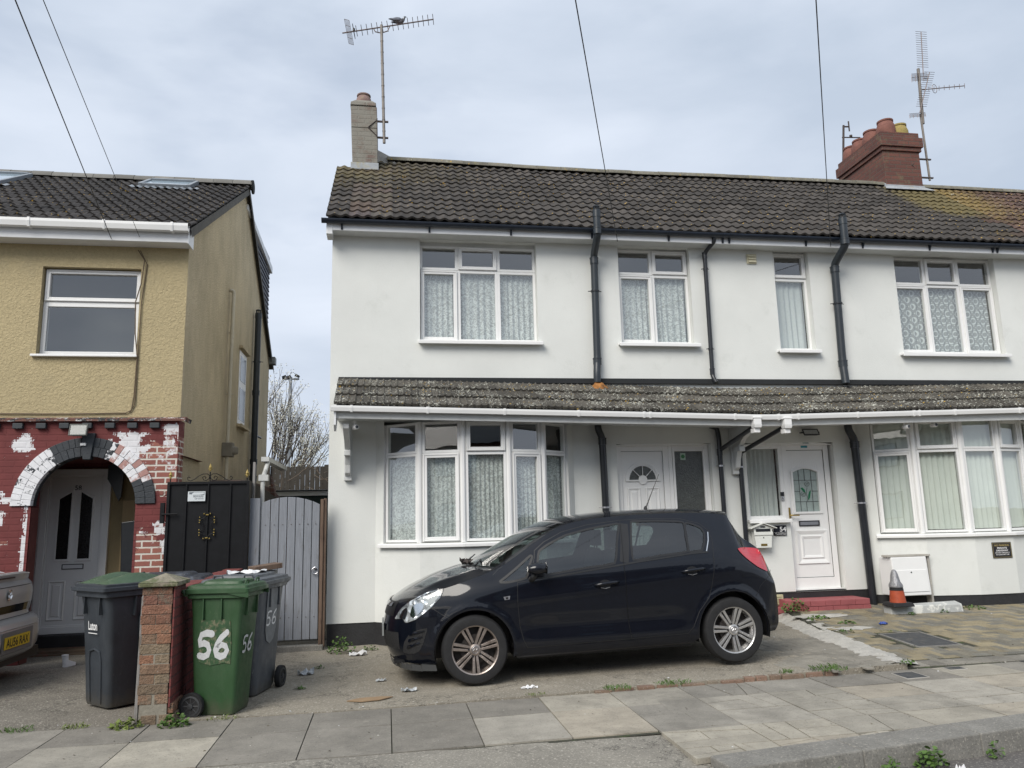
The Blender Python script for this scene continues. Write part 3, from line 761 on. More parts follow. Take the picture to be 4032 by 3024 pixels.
def pipe(name, pts, r, parent, mat, collars=(), clips=(), clip_mat=None, tophat=False, Yw=10., side=0):
    """vertical pipe part; collars: heights of sockets; clips: heights of clips fixed back to the wall"""
    g = G()
    P = [Vector(p) for p in pts]; Q = [P[0]]
    for i in range(1, len(P)-1):       # rounded bends
        a, b, c = P[i-1], P[i], P[i+1]; k = min(.07, (a-b).length*.45, (c-b).length*.45)
        p0 = b+(a-b).normalized()*k; p1 = b+(c-b).normalized()*k
        for t in (0, .25, .5, .75, 1): Q.append(p0*(1-t)**2+b*2*t*(1-t)+p1*t*t)
    Q.append(P[-1])
    g.tube(Q, r, 18)
    def at_z(z):
        for a, b in zip(P, P[1:]):
            if min(a.z, b.z) <= z <= max(a.z, b.z) and abs(a.z-b.z) > 1e-4:
                t = (z-a.z)/(b.z-a.z); return a.lerp(b, t)
        return P[-1]
    for cz in collars:
        c = at_z(cz); g.tube([(c.x, c.y, cz-.045), (c.x, c.y, cz+.04)], r*1.16, 18); g.tube([(c.x, c.y, cz+.03), (c.x, c.y, cz+.045)], r*1.24, 18)
    if tophat:
        c = P[0]
        for k in range(10):
            th = k*2*math.pi/10; g.box(c.x+r*.8*math.cos(th)-.004, c.x+r*.8*math.cos(th)+.004, c.y+r*.8*math.sin(th)-.004, c.y+r*.8*math.sin(th)+.004, c.z-.01, c.z+.055)
        g.lathe([(r*.95, .055), (r*.7, .068), (0, .072)], (c.x, c.y, c.z), 'z', 18)
        g.lathe([(r*1.1, -.10), (r*1.1, -.005), (r, 0)], (c.x, c.y, c.z), 'z', 18)
    o = g.build(name, mat, parent, smooth=True, auto=40)
    for cz in clips:
        c = at_z(cz); k = G(); k.tube([(c.x, c.y, cz-.011), (c.x, c.y, cz+.011)], r*1.22, 18)
        k.box(c.x-.008-r*side, c.x+.008-r*side, c.y, Yw, cz-.008, cz+.008)
        k.tube([(c.x-r*1.1, c.y, cz), (c.x-r*1.9, c.y+.02, cz)], .006, 6); k.tube([(c.x+r*1.1, c.y, cz), (c.x+r*1.9, c.y+.02, cz)], .006, 6)
        k.build('clip', clip_mat or mat, o)
    return o
def ridge_tiles(name, x0, x1, y, z, r, parent, mat, step=.42, sag=None):
    random.seed(5); g = G(); x = x0
    while x < x1-.02:
        xe = min(x+step, x1); tone = random.uniform(.8, 1.2); g.col = (tone,)*3; s0 = sag(x) if sag else 0; s1 = sag(xe) if sag else 0
        m = 9; dz = random.uniform(-.004, .004)
        vs = [(xx, y-r*1.15*math.cos(math.pi*k/(m-1)), z+ss+dz-r*.55+r*1.0*math.sin(math.pi*k/(m-1))) for xx, ss in ((x+.004, s0), (xe-.004, s1)) for k in range(m)]
        g.add(vs, [(k, k+1, k+1+m, k+m) for k in range(m-1)]+[tuple(range(m)), tuple(range(2*m-1, m-1, -1))])
        vs = [(xx, y-r*1.1*math.cos(math.pi*k/(m-1)), z+s1+dz-r*.6+r*1.0*math.sin(math.pi*k/(m-1))) for xx in (xe-.006, xe+.01) for k in range(m)]
        g.add(vs, [(k, k+1, k+1+m, k+m) for k in range(m-1)])
        x = xe
    return g.build(name, mat, parent, smooth=True, auto=40)
# ---------------------------------------------------------------- white rendered terrace (numbers 56 and 54, and the next house along)
PIT = math.radians(40)
EZ, EY = 5.47, 9.70                 # eaves of the main roof
RY, RZ = 12.0, 7.40                 # ridge
sag = lambda x: -.035*math.exp(-((x-3.6)/2.2)**2)
def low_z(x): return interp(x, [(-.7, 0.0), (4.8, -.125), (9.6, -.03), (15, -.08)])
def bow(parent, P, zs, zt, ztr, zb, kinds, ctype, wallname):
    """bow window on the facet polyline P: wall below, sill, windows above, roof hidden by the lean-to"""
    g = G()
    for a, b in zip(P, P[1:]):
        g.add([(a[0], a[1], zb), (b[0], b[1], zb), (b[0], b[1], zs), (a[0], a[1], zs)], [(0, 1, 2, 3)])
    g.add([(p[0], p[1]-.0, zs) for p in P]+[(P[-1][0], 10.15, zs), (P[0][0], 10.15, zs)], [tuple(range(len(P)+2))])
    for a, b in ((P[0], P[1]), (P[-2], P[-1])): g.add([(a[0], a[1], zs), (b[0], b[1], zs), (b[0], b[1], 2.80), (a[0], a[1], 2.80)], [(0, 1, 2, 3)])
    w = g.build('bay_wall', M['stucco'], parent, recalc=False)
    g = G()
    Q = [(p[0], p[1]+.012) for p in P]
    for a, b in zip(Q, Q[1:]):
        g.add([(a[0], a[1], -.05), (b[0], b[1], -.05), (b[0], b[1], zb), (a[0], a[1], zb)], [(0, 1, 2, 3)])
    g.build('plinth', M['plinth'], w, recalc=False)
    W = Win(); sill = G(); random.seed(21)
    F = P[1:-1]
    for i, (a, b) in enumerate(zip(F, F[1:])):
        dx, dy = b[0]-a[0], b[1]-a[1]; Ln = math.hypot(dx, dy); ang = math.atan2(dy, dx)
        W.at(a[0], a[1]+.045, ang)
        k = kinds[i]; pw = .035       # corner post allowance
        u0, u1 = pw, Ln-pw
        W.light(u0, u1, zs+.01, ztr, k[0]); W.light(u0, u1, ztr+.002, zt, k[1])
        if k[1] == 'open' and ctype == 'blind': W.vent(u0+.1, u1-.1, zt-.045)
        if ctype == 'lace':
            W.curtain(u0-.02, u1+.02, zs+.03, ztr-.03, .09, 8, .012)
        else:
            W.blinds(u0-.02, u1+.02, zs+.05, zt, .09)
        # sill with a moulded nose
        sill.M = W.f.M
        sill.box(-.03, Ln+.03, -.085, .05, zs-.03, zs-.004); sill.box(-.028, Ln+.028, -.092, -.06, zs-.052, zs-.012)
    for i, p in enumerate(F):
        W.f.M = None; W.f.lathe([(.036, zs), (.036, zt)], (p[0], p[1]+.055, 0), 'z', 8, .39)
        W.f.M = None; W.f.lathe([(.047, zs), (.047, zt)], (p[0], p[1]+.085, 0), 'z', 4, .785)
    return W.finish('bow_window', parent, ctype, sill)

def upper_window(parent, name, x0, x1, z0, z1, ztr, cols, casements, ctype, Y=10.1, sillx=None, sz=None, vents=()):
    W = Win(); W.at(0, Y)
    for i, (a, b) in enumerate(zip(cols, cols[1:])):
        W.light(a, b, z0, ztr, 'open' if ('b', i) in casements else 'fixed', .036)
        W.light(a, b, ztr+.002, z1, 'open' if ('t', i) in casements else 'fixed', .036)
        if i in vents: W.vent(a+.13, b-.13, z1-.045)
    if ctype in ('lace', 'lace2', 'voile'): W.curtain(x0+.03, x1-.03, z0+.02, ztr-.03, .09, 6, .014)
    sill = G(); sill.box(sillx[0], sillx[1], 9.915, Y+.02, sz, sz+.03); sill.box(sillx[0]+.002, sillx[1]-.002, 9.908, 9.93, sz-.02, sz+.026)
    return W.finish(name, parent, ctype, sill)

def eaves(parent, x0, x1, gut_x1=None):
    g = G(); g.box(x0, x1, 9.765, 9.79, 5.305, 5.46); f = g.build('fascia', M['white_gloss'], parent, bevel=.004)
    g = G(); g.box(x0, x1, 9.79, 9.998, 5.31, 5.325); g.build('soffit', M['grey_white'], parent)
    return f

# ---- number 56
H56 = thing('terraced_house', (1.9, 10, 0), 'end terrace house in white render with lace curtains, leftmost white house, behind the black car', 'house', 'white rendered terraced houses')
SX = 4.68
P56 = [(-.14, 10), (-.04, 9.90), (.40, 9.55), (.93, 9.42), (1.51, 9.42), (1.98, 9.56), (2.37, 9.88), (2.47, 10)]
g = G()
wall_xz(g, -.735, SX, 3.34, 5.33, 10., [(.43, 2.05, 3.885, 5.305), (3.235, 4.31, 3.885, 5.31)], .14)
wall_xz(g, -.735, SX, .28, 3.34, 10., [(-.14, 2.47, .28, 2.80), (3.08, 4.44, .28, 2.47)], .16)
g.add([(-.735, 10, .28), (-.735, 16, .28), (-.735, 16, 5.4), (-.735, 12, 7.30), (-.735, 11.7, 7.0), (-.735, 10, 5.4)], [(5, 4, 3, 2, 1, 0)])
g.add([(-.735, 16, 0), (SX, 16, 0), (SX, 16, 5.4), (-.735, 16, 5.4)], [(3, 2, 1, 0)])
g.build('wall', M['stucco'], H56, recalc=False)
g = G(); g.box(SX-.02, SX-.002, 10.16, 16, .0, 5.4); g.box(-.72, SX-.02, 10.3, 15.99, 2.76, 2.9); g.box(-.72, SX-.02, 10.3, 15.99, 5.34, 5.36); g.box(-.72, SX-.02, 14.5, 14.52, .2, 5.3)
g.build('interior', M['room'], H56)
g = G(); g.box(-.72, -.14, 10.012, 10.2, -.1, .281); g.box(2.47, 3.08, 10.012, 10.2, -.1, .281); g.box(3.08, 4.44, 10.0, 10.3, -.1, .44); g.box(4.44, SX, 10.012, 10.2, -.1, .281); g.box(-.722, -.70, 10.0, 16, -.1, .281)
g.build('plinth', M['plinth'], H56)
bow(H56, P56, 1.235, 2.73, 2.335, .28, [('fixed', 'fixed'), ('open', 'fixed'), ('fixed', 'open'), ('open', 'fixed'), ('fixed', 'fixed')], 'lace', '')
random.seed(1)
upper_window(H56, 'window', .432, 2.048, 3.895, 5.255, 4.905, [.432, .955, 1.51, 2.048], {('b', 0), ('t', 1)}, 'lace', 10.1, (.405, 2.10), 3.845, (1,))
wv = upper_window(H56, 'window', 3.237, 4.308, 3.895, 5.29, 4.915, [3.237, 3.765, 4.308], {('b', 0), ('t', 1)}, 'lace', 10.1, (3.18, 4.37), 3.845)
g = G(); g.box(.43, 2.05, 10.11, 10.14, 5.24, 5.306); g.box(3.235, 4.31, 10.11, 10.14, 5.27, 5.311); g.build('window_head', M['grey_white'], H56)
def roof_tint56(x, c, k):
    if x < .12 and x > -.45 and c < 12 and (c not in (7,)) : return (1.75, 1.6, 1.5)
    return None
SL = math.hypot(RY-EY, RZ-EZ)
roof56 = pantiles('roof', -.80, SX, EZ, EY, PIT, SL, 13, M['tile_main'], H56, tint=roof_tint56, seed=3, jit=.010, sag=sag, clip=lambda x, c: (x < -.15 and c > 10))
g = G(); g.add([(-.78, EY+.03, EZ-.015), (SX, EY+.03, EZ-.015), (SX, RY, RZ-.045), (-.15, RY, RZ-.045), (-.15, 11.62, 7.03), (-.78, 11.62, 7.03)], [(0, 1, 2, 3, 4, 5)])
g.add([(-.78, 11.64, 7.05), (-.15, 11.64, 7.05), (-.15, 16.1, 3.9), (-.78, 16.1, 3.9)], [(0, 1, 2, 3)]); g.add([(-.15, RY, RZ-.03), (SX, RY, RZ-.03), (SX, 16.2, 3.9), (-.15, 16.2, 3.9)], [(0, 1, 2, 3)])
g.build('roof_underlay', M['dark'], H56)
ridge_tiles('ridge', -.02, SX, RY, RZ+.045, .10, H56, M['ridge'], sag=sag)
g = G()       # mortar fillet behind the chimney
g.add([(-.20, 11.70, 7.06), (.20, 11.78, 7.18), (.05, 12.02, 7.50), (-.18, 12.02, 7.62), (-.19, 11.90, 7.30)], [(0, 1, 4), (1, 2, 4), (2, 3, 4), (0, 4, 3)])
g.build('mortar_fillet', M['mortar'], H56)
eaves(H56, -.79, SX)
g = G(); g.box(-.80, -.72, 9.76, 10.0, 5.25, 5.42); g.box(-.765, -.74, 9.98, 12, 5.4, 5.45)
g.build('bargeboard', M['white_gloss'], H56, bevel=.004)
gutter('gutter', [(-.86, 9.72, 5.425), (SX, 9.72, 5.425)], H56, M['gutter_black'], .052, brk=[-.60, .55, 1.66, 2.80, 3.92])
# chimney stack with leaning cap
ch = G()
def qd(x0, x1, y0, y1, z): return [(x0, y0, z), (x1, y0, z), (x1, y1, z), (x0, y1, z)]
ch.hexa(qd(-.555, -.165, 11.50, 11.98, 6.95), qd(-.585, -.170, 11.50, 11.98, 7.72)); ch.hexa(qd(-.585, -.170, 11.50, 11.98, 7.721), qd(-.595, -.185, 11.5, 11.98, 8.10))
ch.hexa(qd(-.605, -.195, 11.485, 11.99, 8.102), qd(-.595, -.20, 11.49, 11.98, 8.17)); ch.hexa(qd(-.585, -.21, 11.50, 11.97, 8.172), qd(-.53, -.26, 11.56, 11.9, 8.235))
c_ = ch.build('chimney', M['brick_chimney_grey'], H56, bevel=.012, seg=2)
g = G(); g.lathe([(.120, 0), (.128, .05), (.118, .12), (.098, .155), (.098, .165), (.112, .17), (.112, .19), (.09, .195), (.075, .10)], (-.40, 11.72, 8.215), 'z', 24)
g.build('chimney_pot', pm('stained_terracotta_pot', (.24, .16, .14), .85, .25, 10, .3, 60, col2=(.28, .26, .15), c2lo=.55, c2hi=.7, c2s=14), c_, smooth=True, auto=50)
g = G(); g.box(-.585, -.15, 11.47, 11.52, 7.0, 7.115); g.build('flashing', M['lead'], c_, bevel=.005)

# lean-to roof over bay and doors
LZ, LY = 2.90, 9.17
LP = math.atan2(.455, .80); LL = math.hypot(.455, .80)-.02
def lean(parent, x0, x1, seed, name='canopy_roof'):
    r = pantiles(name, x0, x1, LZ, LY, LP, LL, 3, M['tile_low'], parent, roll=.086, amp=.019, prof='rib', seed=seed, sag=low_z, t=.026, jit=.010, ncol=3, seg=11)
    g = G(); xs_ = [x0, min(max(4.8, x0), x1), x1]
    for a, b in zip(xs_, xs_[1:]):
        if b-a < .01: continue
        g.add([(a, LY+.04, LZ-.02+low_z(a)), (b, LY+.04, LZ-.02+low_z(b)), (b, 9.995, 3.33+low_z(b)), (a, 9.995, 3.33+low_z(a))], [(0, 1, 2, 3)])
        # fascia and soffit follow the sagging eaves
        g2 = G(); g2.hexa([(a, 9.215, 2.735+low_z(a)), (b, 9.215, 2.735+low_z(b)), (b, 9.24, 2.735+low_z(b)), (a, 9.24, 2.735+low_z(a))], [(a, 9.215, 2.86+low_z(a)), (b, 9.215, 2.86+low_z(b)), (b, 9.24, 2.86+low_z(b)), (a, 9.24, 2.86+low_z(a))])
        g2.build('canopy_fascia', M['grey_white'], r)
        g3 = G(); g3.add([(a, 9.24, 2.76+low_z(a)), (b, 9.24, 2.76+low_z(b)), (b, 10, 2.80+low_z(b)), (a, 10, 2.80+low_z(a))], [(0, 1, 2, 3)]); g3.build('canopy_soffit', M['grey_white'], r)
    g.build('canopy_underlay', M['dark'], r)
    g = G(); g.box(x0, x1, 9.955, 9.999, 3.30, 3.371); g.build('flashing', M['dark'], r)  # flashing with its shadow line put into the black colour
    return r
cr56 = lean(H56, -.625, SX, 8)
g = G(); g.prism([(9.175, 2.65), (9.175, 2.86), (9.99, 3.32), (9.99, 3.22), (9.30, 2.60), (9.26, 2.58)], -.625, -.60, 'x'); g.build('canopy_end_board', M['white_gloss'], H56)
gutter('canopy_gutter', [(-.66, 9.165, 2.845), (4.55, 9.165, 2.845-.12), (SX, 9.165, 2.845-.125)], H56, M['upvc'], .036, True, brk=[-.42, .48, 1.42, 2.35, 3.20, 3.28, 4.42])
def corbel(parent, x):
    g = G(); P = [(9.97, 2.70), (9.30, 2.68), (9.30, 2.62), (9.42, 2.56), (9.60, 2.50), (9.76, 2.38), (9.84, 2.22), (9.86, 2.12), (9.97, 2.06)]
    g.prism(P, x-.035, x+.035, 'x'); g.box(x-.05, x+.05, 9.93, 9.998, 2.03, 2.72); g.box(x-.04, x+.04, 9.70, 9.93, 2.33, 2.40)
    return g.build('bracket', M['grey_white'], parent, bevel=.008)
corbel(H56, -.49)
# door of 56 with side light
def door_frame_arch(g, x0, x1, z, Y):
    n = 12
    for i in range(n):
        a, b = i/n, (i+1)/n; xa, xb = lerp(x0, x1, a), lerp(x0, x1, b); za, zb = z+.055*math.sin(a*math.pi), z+.055*math.sin(b*math.pi)
        g.hexa([(xa, Y-.02, z-.01), (xb, Y-.02, z-.01), (xb, Y+.05, z-.01), (xa, Y+.05, z-.01)], [(xa, Y-.02, za), (xb, Y-.02, zb), (xb, Y+.05, zb), (xa, Y+.05, za)])
def panel(g, x0, x1, z0, z1, Y, d=.012, steps=((0, .0), (.012, .014), (.03, .0), (.05, -.002), (.062, .010))):
    for a, b in zip(steps, steps[1:]):
        p, q = a[0], b[0]; ya, yb = Y-a[1], Y-b[1]
        A = [(x0+p, ya, z0+p), (x1-p, ya, z0+p), (x1-p, ya, z1-p), (x0+p, ya, z1-p)]; B = [(x0+q, yb, z0+q), (x1-q, yb, z0+q), (x1-q, yb, z1-q), (x0+q, yb, z1-q)]
        g.add(A+B, [(0, 1, 5, 4), (1, 2, 6, 5), (2, 3, 7, 6), (3, 0, 4, 7)])
    q, y = steps[-1][0], Y-steps[-1][1]
    g.add([(x0+q, y, z0+q), (x1-q, y, z0+q), (x1-q, y, z1-q), (x0+q, y, z1-q)], [(0, 1, 2, 3)])
DY = 10.10
g = G(); g.ring(3.09, 3.845, .45, 2.455, .078, DY-.01, DY+.07); g.ring(3.847, 4.435, .45, 2.455, .055, DY-.01, DY+.07); g.ring(3.905, 4.38, .53, 2.40, .03, DY-.02, DY+.03); g.box(3.09, 4.435, DY-.06, DY+.05, .44, .449)
door_frame_arch(g, 3.085, 4.44, 2.457, DY-.05)
dfr = g.build('door_frame', M['upvc'], H56, bevel=.004)
g = G(); g.box(3.17, 3.767, DY+.012, DY+.05, .53, 2.375); panel(g, 3.24, 3.43, 1.50, 1.88, DY+.01); panel(g, 3.50, 3.70, 1.50, 1.88, DY+.01); panel(g, 3.24, 3.43, .66, 1.25, DY+.01); panel(g, 3.50, 3.70, .66, 1.25, DY+.01)
for r0, r1, y in ((.245, .215, .030), (.215, .190, .022)):       # fanlight moulding
    n = 20; c0 = (3.465, 1.985)
    for i in range(n):
        a, b = math.pi*i/n, math.pi*(i+1)/n
        Q = [(c0[0]+r*math.cos(t), c0[1]+r*math.sin(t)) for r, t in ((r1, a), (r0, a), (r0, b), (r1, b))]
        g.prism(Q, DY+.012-y+.01, DY+.013)
g.box(3.22, 3.71, DY-.012, DY+.013, 1.965, 1.985)
for t in (math.pi*.25, math.pi*.5, math.pi*.75):
    a = Vector((3.465+.06*math.cos(t), DY-.006, 1.985+.06*math.sin(t))); b = Vector((3.465+.20*math.cos(t), DY-.006, 1.985+.20*math.sin(t))); g.tube([a, b], .006, 6)
g.lathe([(.062, -.01), (.062, .012)], (3.465, DY, 1.985), 'y', 20)
dleaf = g.build('door', M['upvc'], H56, bevel=.002, seg=1)
g = G(); n = 20; g.add([(3.465, DY+.009, 1.987)]+[(3.465+.192*math.cos(math.pi*i/n), DY+.009, 1.987+.192*math.sin(math.pi*i/n)) for i in range(n+1)], [(0, i+1, i+2) for i in range(n)]); g.build('fanlight_pane', M['obscure'], dleaf)
g = G(); g.box(3.34, 3.62, DY-.004, DY+.013, 1.37, 1.43); g.build('letter_slot', M['brass'], dleaf, bevel=.004)
g = G(); g.add([(3.93, DY+.015, .55), (4.355, DY+.015, .55), (4.355, DY+.015, 2.375), (3.93, DY+.015, 2.375)], [(0, 1, 2, 3)]); sp_ = g.build('side_pane', M['obscure'], dfr)
g = G(); g.box(4.03, 4.105, DY+.010, DY+.0145, 2.25, 2.345); st = g.build('sticker', pm('pale_green_sticker', (.38, .48, .40), .5, .1), sp_)
g = G(); g.lathe([(.028, 0), (.028, .002)], (4.067, DY+.0075, 2.298), 'y', 16); g.build('sticker_disc', pm('green_disc', (.03, .16, .05), .5), sp_)
g = G(); g.box(3.168, 3.1715, DY+.004, DY+.0115, .53, 2.375); g.box(3.7655, 3.769, DY+.004, DY+.0115, .53, 2.375); g.box(3.168, 3.769, DY+.004, DY+.0115, 2.3735, 2.377); g.build('door_gap', M['dark'], dleaf)
# pipes of 56
soil_collars = [5.16, 3.62]
sp1 = pipe('soil_pipe', [(2.835, 9.60, 5.66), (2.835, 9.60, 5.30), (2.86, 9.91, 5.12), (2.845, 9.92, 3.62), (2.82, 9.88, 3.43), (2.82, 9.88, 3.30)], .050, H56, M['slate_plastic'], [5.36, 5.04, 3.60], [4.60], M['black_plastic'], True, side=0)
sp2 = pipe('soil_pipe', [(2.80, 9.88, 2.75), (2.80, 9.88, 2.66), (2.86, 9.91, 2.55), (2.875, 9.91, .02)], .047, H56, M['black_plastic'], [2.50, 1.0], [1.62], M['alu'])
random.seed(3)
def lump(parent, name, c, r, h, mat):
    g = G(); k = 22; P = [(c[0]+r*math.cos(t*6.283/k)*random.uniform(.55, 1.15), c[1]+.7*r*math.sin(t*6.283/k)*random.uniform(.6, 1.1)) for t in range(k)]
    zf = lambda y: LZ+(y-LY)*.57+.045+low_z(c[0])
    g.add([(x, y, zf(y)-.02) for x, y in P]+[(lerp(c[0], x, .6), lerp(c[1], y, .6), zf(y)+h*random.uniform(.6, 1)) for x, y in P]+[(c[0], c[1], zf(c[1])+h)], [(i, (i+1) % k, (i+1) % k+k, i+k) for i in range(k)]+[(i+k, (i+1) % k+k, 2*k) for i in range(k)])
    return g.build(name, mat, parent, smooth=True)
lump(H56, 'expanding_foam', (2.84, 9.84), .12, .035, pm('orange_builders_foam', (.30, .13, .035), .9, .4, 20, .6, 40)); 
dp = pipe('downpipe', [(4.60, 9.75, 5.41), (4.60, 9.76, 5.33), (4.52, 9.93, 5.22), (4.51, 9.93, 3.40), (4.53, 9.86, 3.30)], .030, H56, M['black_plastic'], [5.18, 3.47], [4.98, 3.80], M['black_plastic'])
dp2 = pipe('downpipe', [(4.42, 9.94, 2.70), (4.52, 9.94, 2.68), (4.54, 9.94, 2.55), (4.54, 9.94, .03)], .032, H56, M['black_plastic'], [2.34], [2.15, .9], M['alu'])
g = G(); g.tube([(4.73, 9.30, 2.60), (4.55, 9.90, 2.38)], .030, 14); g.build('branch_pipe', M['black_plastic'], dp2, smooth=True, auto=40)
g = G(); g.hexa(qd(4.67, 4.76, 9.12, 9.21, 2.58), qd(4.66, 4.77, 9.11, 9.22, 2.62)); g.box(4.665, 4.765, 9.115, 9.215, 2.622, 2.70); g.box(4.655, 4.775, 9.11, 9.22, 2.702, 2.725); g.box(4.675, 4.755, 9.15, 9.26, 2.52, 2.58)
g.build('outlet', M['upvc'], H56, bevel=.005)

# ---- number 54
H54 = thing('terraced_house', (7.2, 10, .1), 'white rendered terrace house numbered 54 with vertical blinds in its bow window', 'house', 'white rendered terraced houses')
EX = 9.95
P54 = [(6.66, 10), (6.79, 9.86), (7.25, 9.55), (7.88, 9.42), (8.47, 9.42), (8.98, 9.56), (9.42, 9.86), (9.52, 10)]
g = G()
wall_xz(g, SX, EX, 3.34, 5.34, 10., [(5.62, 6.18, 3.815, 5.335), (7.59, 9.31, 3.785, 5.335)], .14)
wall_xz(g, SX, 6.66, .42, 3.34, 10., [(4.93, 6.29, .42, 2.47)], .17); wall_xz(g, 6.66, 9.52, 2.72, 3.34, 10., [], .1); wall_xz(g, 9.52, EX, .35, 3.34, 10., [], .1)
wall_xz(g, 4.93, 5.53, .43, 1.375, 10.0, [], .1); g.add([(5.53, 10, .43), (5.53, 10.12, .43), (5.53, 10.12, 1.375), (5.53, 10, 1.375)], [(0, 1, 2, 3)])
g.add([(SX, 16, 0), (EX, 16, 0), (EX, 16, 5.4), (SX, 16, 5.4)], [(3, 2, 1, 0)])
g.build('wall', M['stucco'], H54, recalc=False)
g = G(); g.box(SX+.001, SX+.02, 10.17, 16, 0, 5.4); g.box(EX-.02, EX-.001, 10.1, 16, 0, 5.4); g.box(SX+.02, EX-.02, 10.3, 15.9, 2.76, 2.9); g.box(SX+.02, EX-.02, 10.3, 15.99, 5.35, 5.37); g.box(SX+.02, EX-.02, 14.5, 14.52, .2, 5.3)
g.build('interior', M['room'], H54)
g = G(); g.box(SX, 4.93, 10.012, 10.2, -.1, .421); g.box(4.93, 6.29, 10.012, 10.25, -.1, .43); g.box(6.29, 6.66, 10.012, 10.2, -.1, .421); g.box(9.52, EX, 10.012, 10.2, -.1, .35)
g.build('plinth', M['plinth'], H54, bevel=.004)
bow(H54, P54, 1.165, 2.73, 2.305, .345, [('open', 'fixed'), ('fixed', 'open'), ('fixed', 'fixed'), ('fixed', 'open'), ('open', 'fixed')], 'blind', '')
random.seed(6)
upper_window(H54, 'window', 5.622, 6.178, 3.825, 5.315, 4.915, [5.622, 6.178], {('t', 0)}, 'voile', 10.1, (5.555, 6.215), 3.775)
upper_window(H54, 'window', 7.592, 9.308, 3.80, 5.31, 4.88, [7.592, 8.16, 8.725, 9.308], {('b', 0), ('t', 1), ('b', 2)}, 'lace2', 10.1, (7.515, 9.33), 3.745, (1,))
g = G(); g.box(5.62, 6.18, 10.11, 10.14, 5.30, 5.336); g.box(7.59, 9.31, 10.11, 10.14, 5.30, 5.336); g.build('window_head', M['grey_white'], H54)
roof54 = pantiles('roof', SX, EX, EZ, EY, PIT, SL, 13, M['tile_main'], H54, seed=13, jit=.010, sag=sag, tint=lambda x, c, k: ((1.25, .95, .8) if x > 9.1+.12*c and random.random() < .7 else None))
g = G(); g.add([(SX, EY+.03, EZ-.015), (EX, EY+.03, EZ-.015), (EX, RY, RZ-.045), (SX, RY, RZ-.045)], [(0, 1, 2, 3)]); g.add([(SX, RY, RZ-.03), (EX, RY, RZ-.03), (EX, 16.2, 3.9), (SX, 16.2, 3.9)], [(0, 1, 2, 3)])
g.build('roof_underlay', M['dark'], H54)
ridge_tiles('ridge', SX, 9.05, RY, RZ+.045, .10, H54, M['ridge'], sag=sag)
eaves(H54, SX, EX)
gutter('gutter', [(SX, 9.72, 5.425), (EX, 9.72, 5.425)], H54, M['gutter_black'], .052, brk=[4.73, 4.83, 6.02, 6.93, 8.03, 9.10, 9.18])
lean(H54, SX, EX, 18)
gutter('canopy_gutter', [(SX, 9.165, 2.845-.125), (4.95, 9.165, 2.845-.125), (9.6, 9.165, 2.845-.02), (EX, 9.165, 2.845-.025)], H54, M['upvc'], .036, True, brk=[5.02, 5.30, 6.15, 6.98, 7.06, 7.60, 8.60, 9.5])
corbel(H54, 4.76)
g = G(); g.hexa(qd(5.09, 5.18, 9.12, 9.21, 2.57), qd(5.08, 5.19, 9.11, 9.22, 2.61)); g.box(5.085, 5.185, 9.115, 9.215, 2.612, 2.69); g.box(5.075, 5.195, 9.11, 9.22, 2.692, 2.715); g.box(5.095, 5.175, 9.15, 9.26, 2.51, 2.57)
g.build('outlet', M['upvc'], H54, bevel=.005)
dp4 = pipe('downpipe', [(4.86, 9.94, 2.72), (4.83, 9.94, 2.3), (4.83, 9.94, .20)], .033, H54, M['black_plastic'], [2.33], [2.13, .95], M['alu'])
g = G(); g.tube([(5.14, 9.30, 2.59), (4.85, 9.90, 2.34)], .030, 14); g.build('branch_pipe', M['black_plastic'], dp4, smooth=True, auto=40)
pipe('soil_pipe', [(6.54, 9.60, 5.70), (6.54, 9.60, 5.28), (6.54, 9.91, 5.10), (6.52, 9.92, 3.64), (6.51, 9.88, 3.30)], .055, H54, M['slate_plastic'], [5.34, 5.02, 3.60], [4.50], M['black_plastic'], True)
pipe('soil_pipe', [(6.46, 9.86, 2.75), (6.46, 9.86, 2.63), (6.56, 9.90, 2.50), (6.60, 9.90, .16)], .054, H54, M['black_plastic'], [2.42], [1.60], M['alu'])
g = G(); g.box(5.195, 5.345, 9.975, 9.999, 5.10, 5.245)
for k in range(3): g.hexa([(5.21, 9.955, 5.115+k*.042), (5.33, 9.955, 5.115+k*.042), (5.33, 9.975, 5.118+k*.042), (5.21, 9.975, 5.118+k*.042)], [(5.21, 9.966, 5.15+k*.042), (5.33, 9.966, 5.15+k*.042), (5.33, 9.975, 5.15+k*.042), (5.21, 9.975, 5.15+k*.042)])
g.build('extractor_vent', pm('cream_plastic', (.62, .58, .42), .5, .06), H54, bevel=.003)
g = G(); g.box(4.97, 5.31, 9.955, 10.0, .26, .40); 
for k in range(5): g.box(4.99, 5.28, 9.945, 9.956, .275+k*.024, .285+k*.024)
g.build('air_brick', pm('yellowed_vent', (.50, .47, .30), .6, .1), H54, bevel=.003)
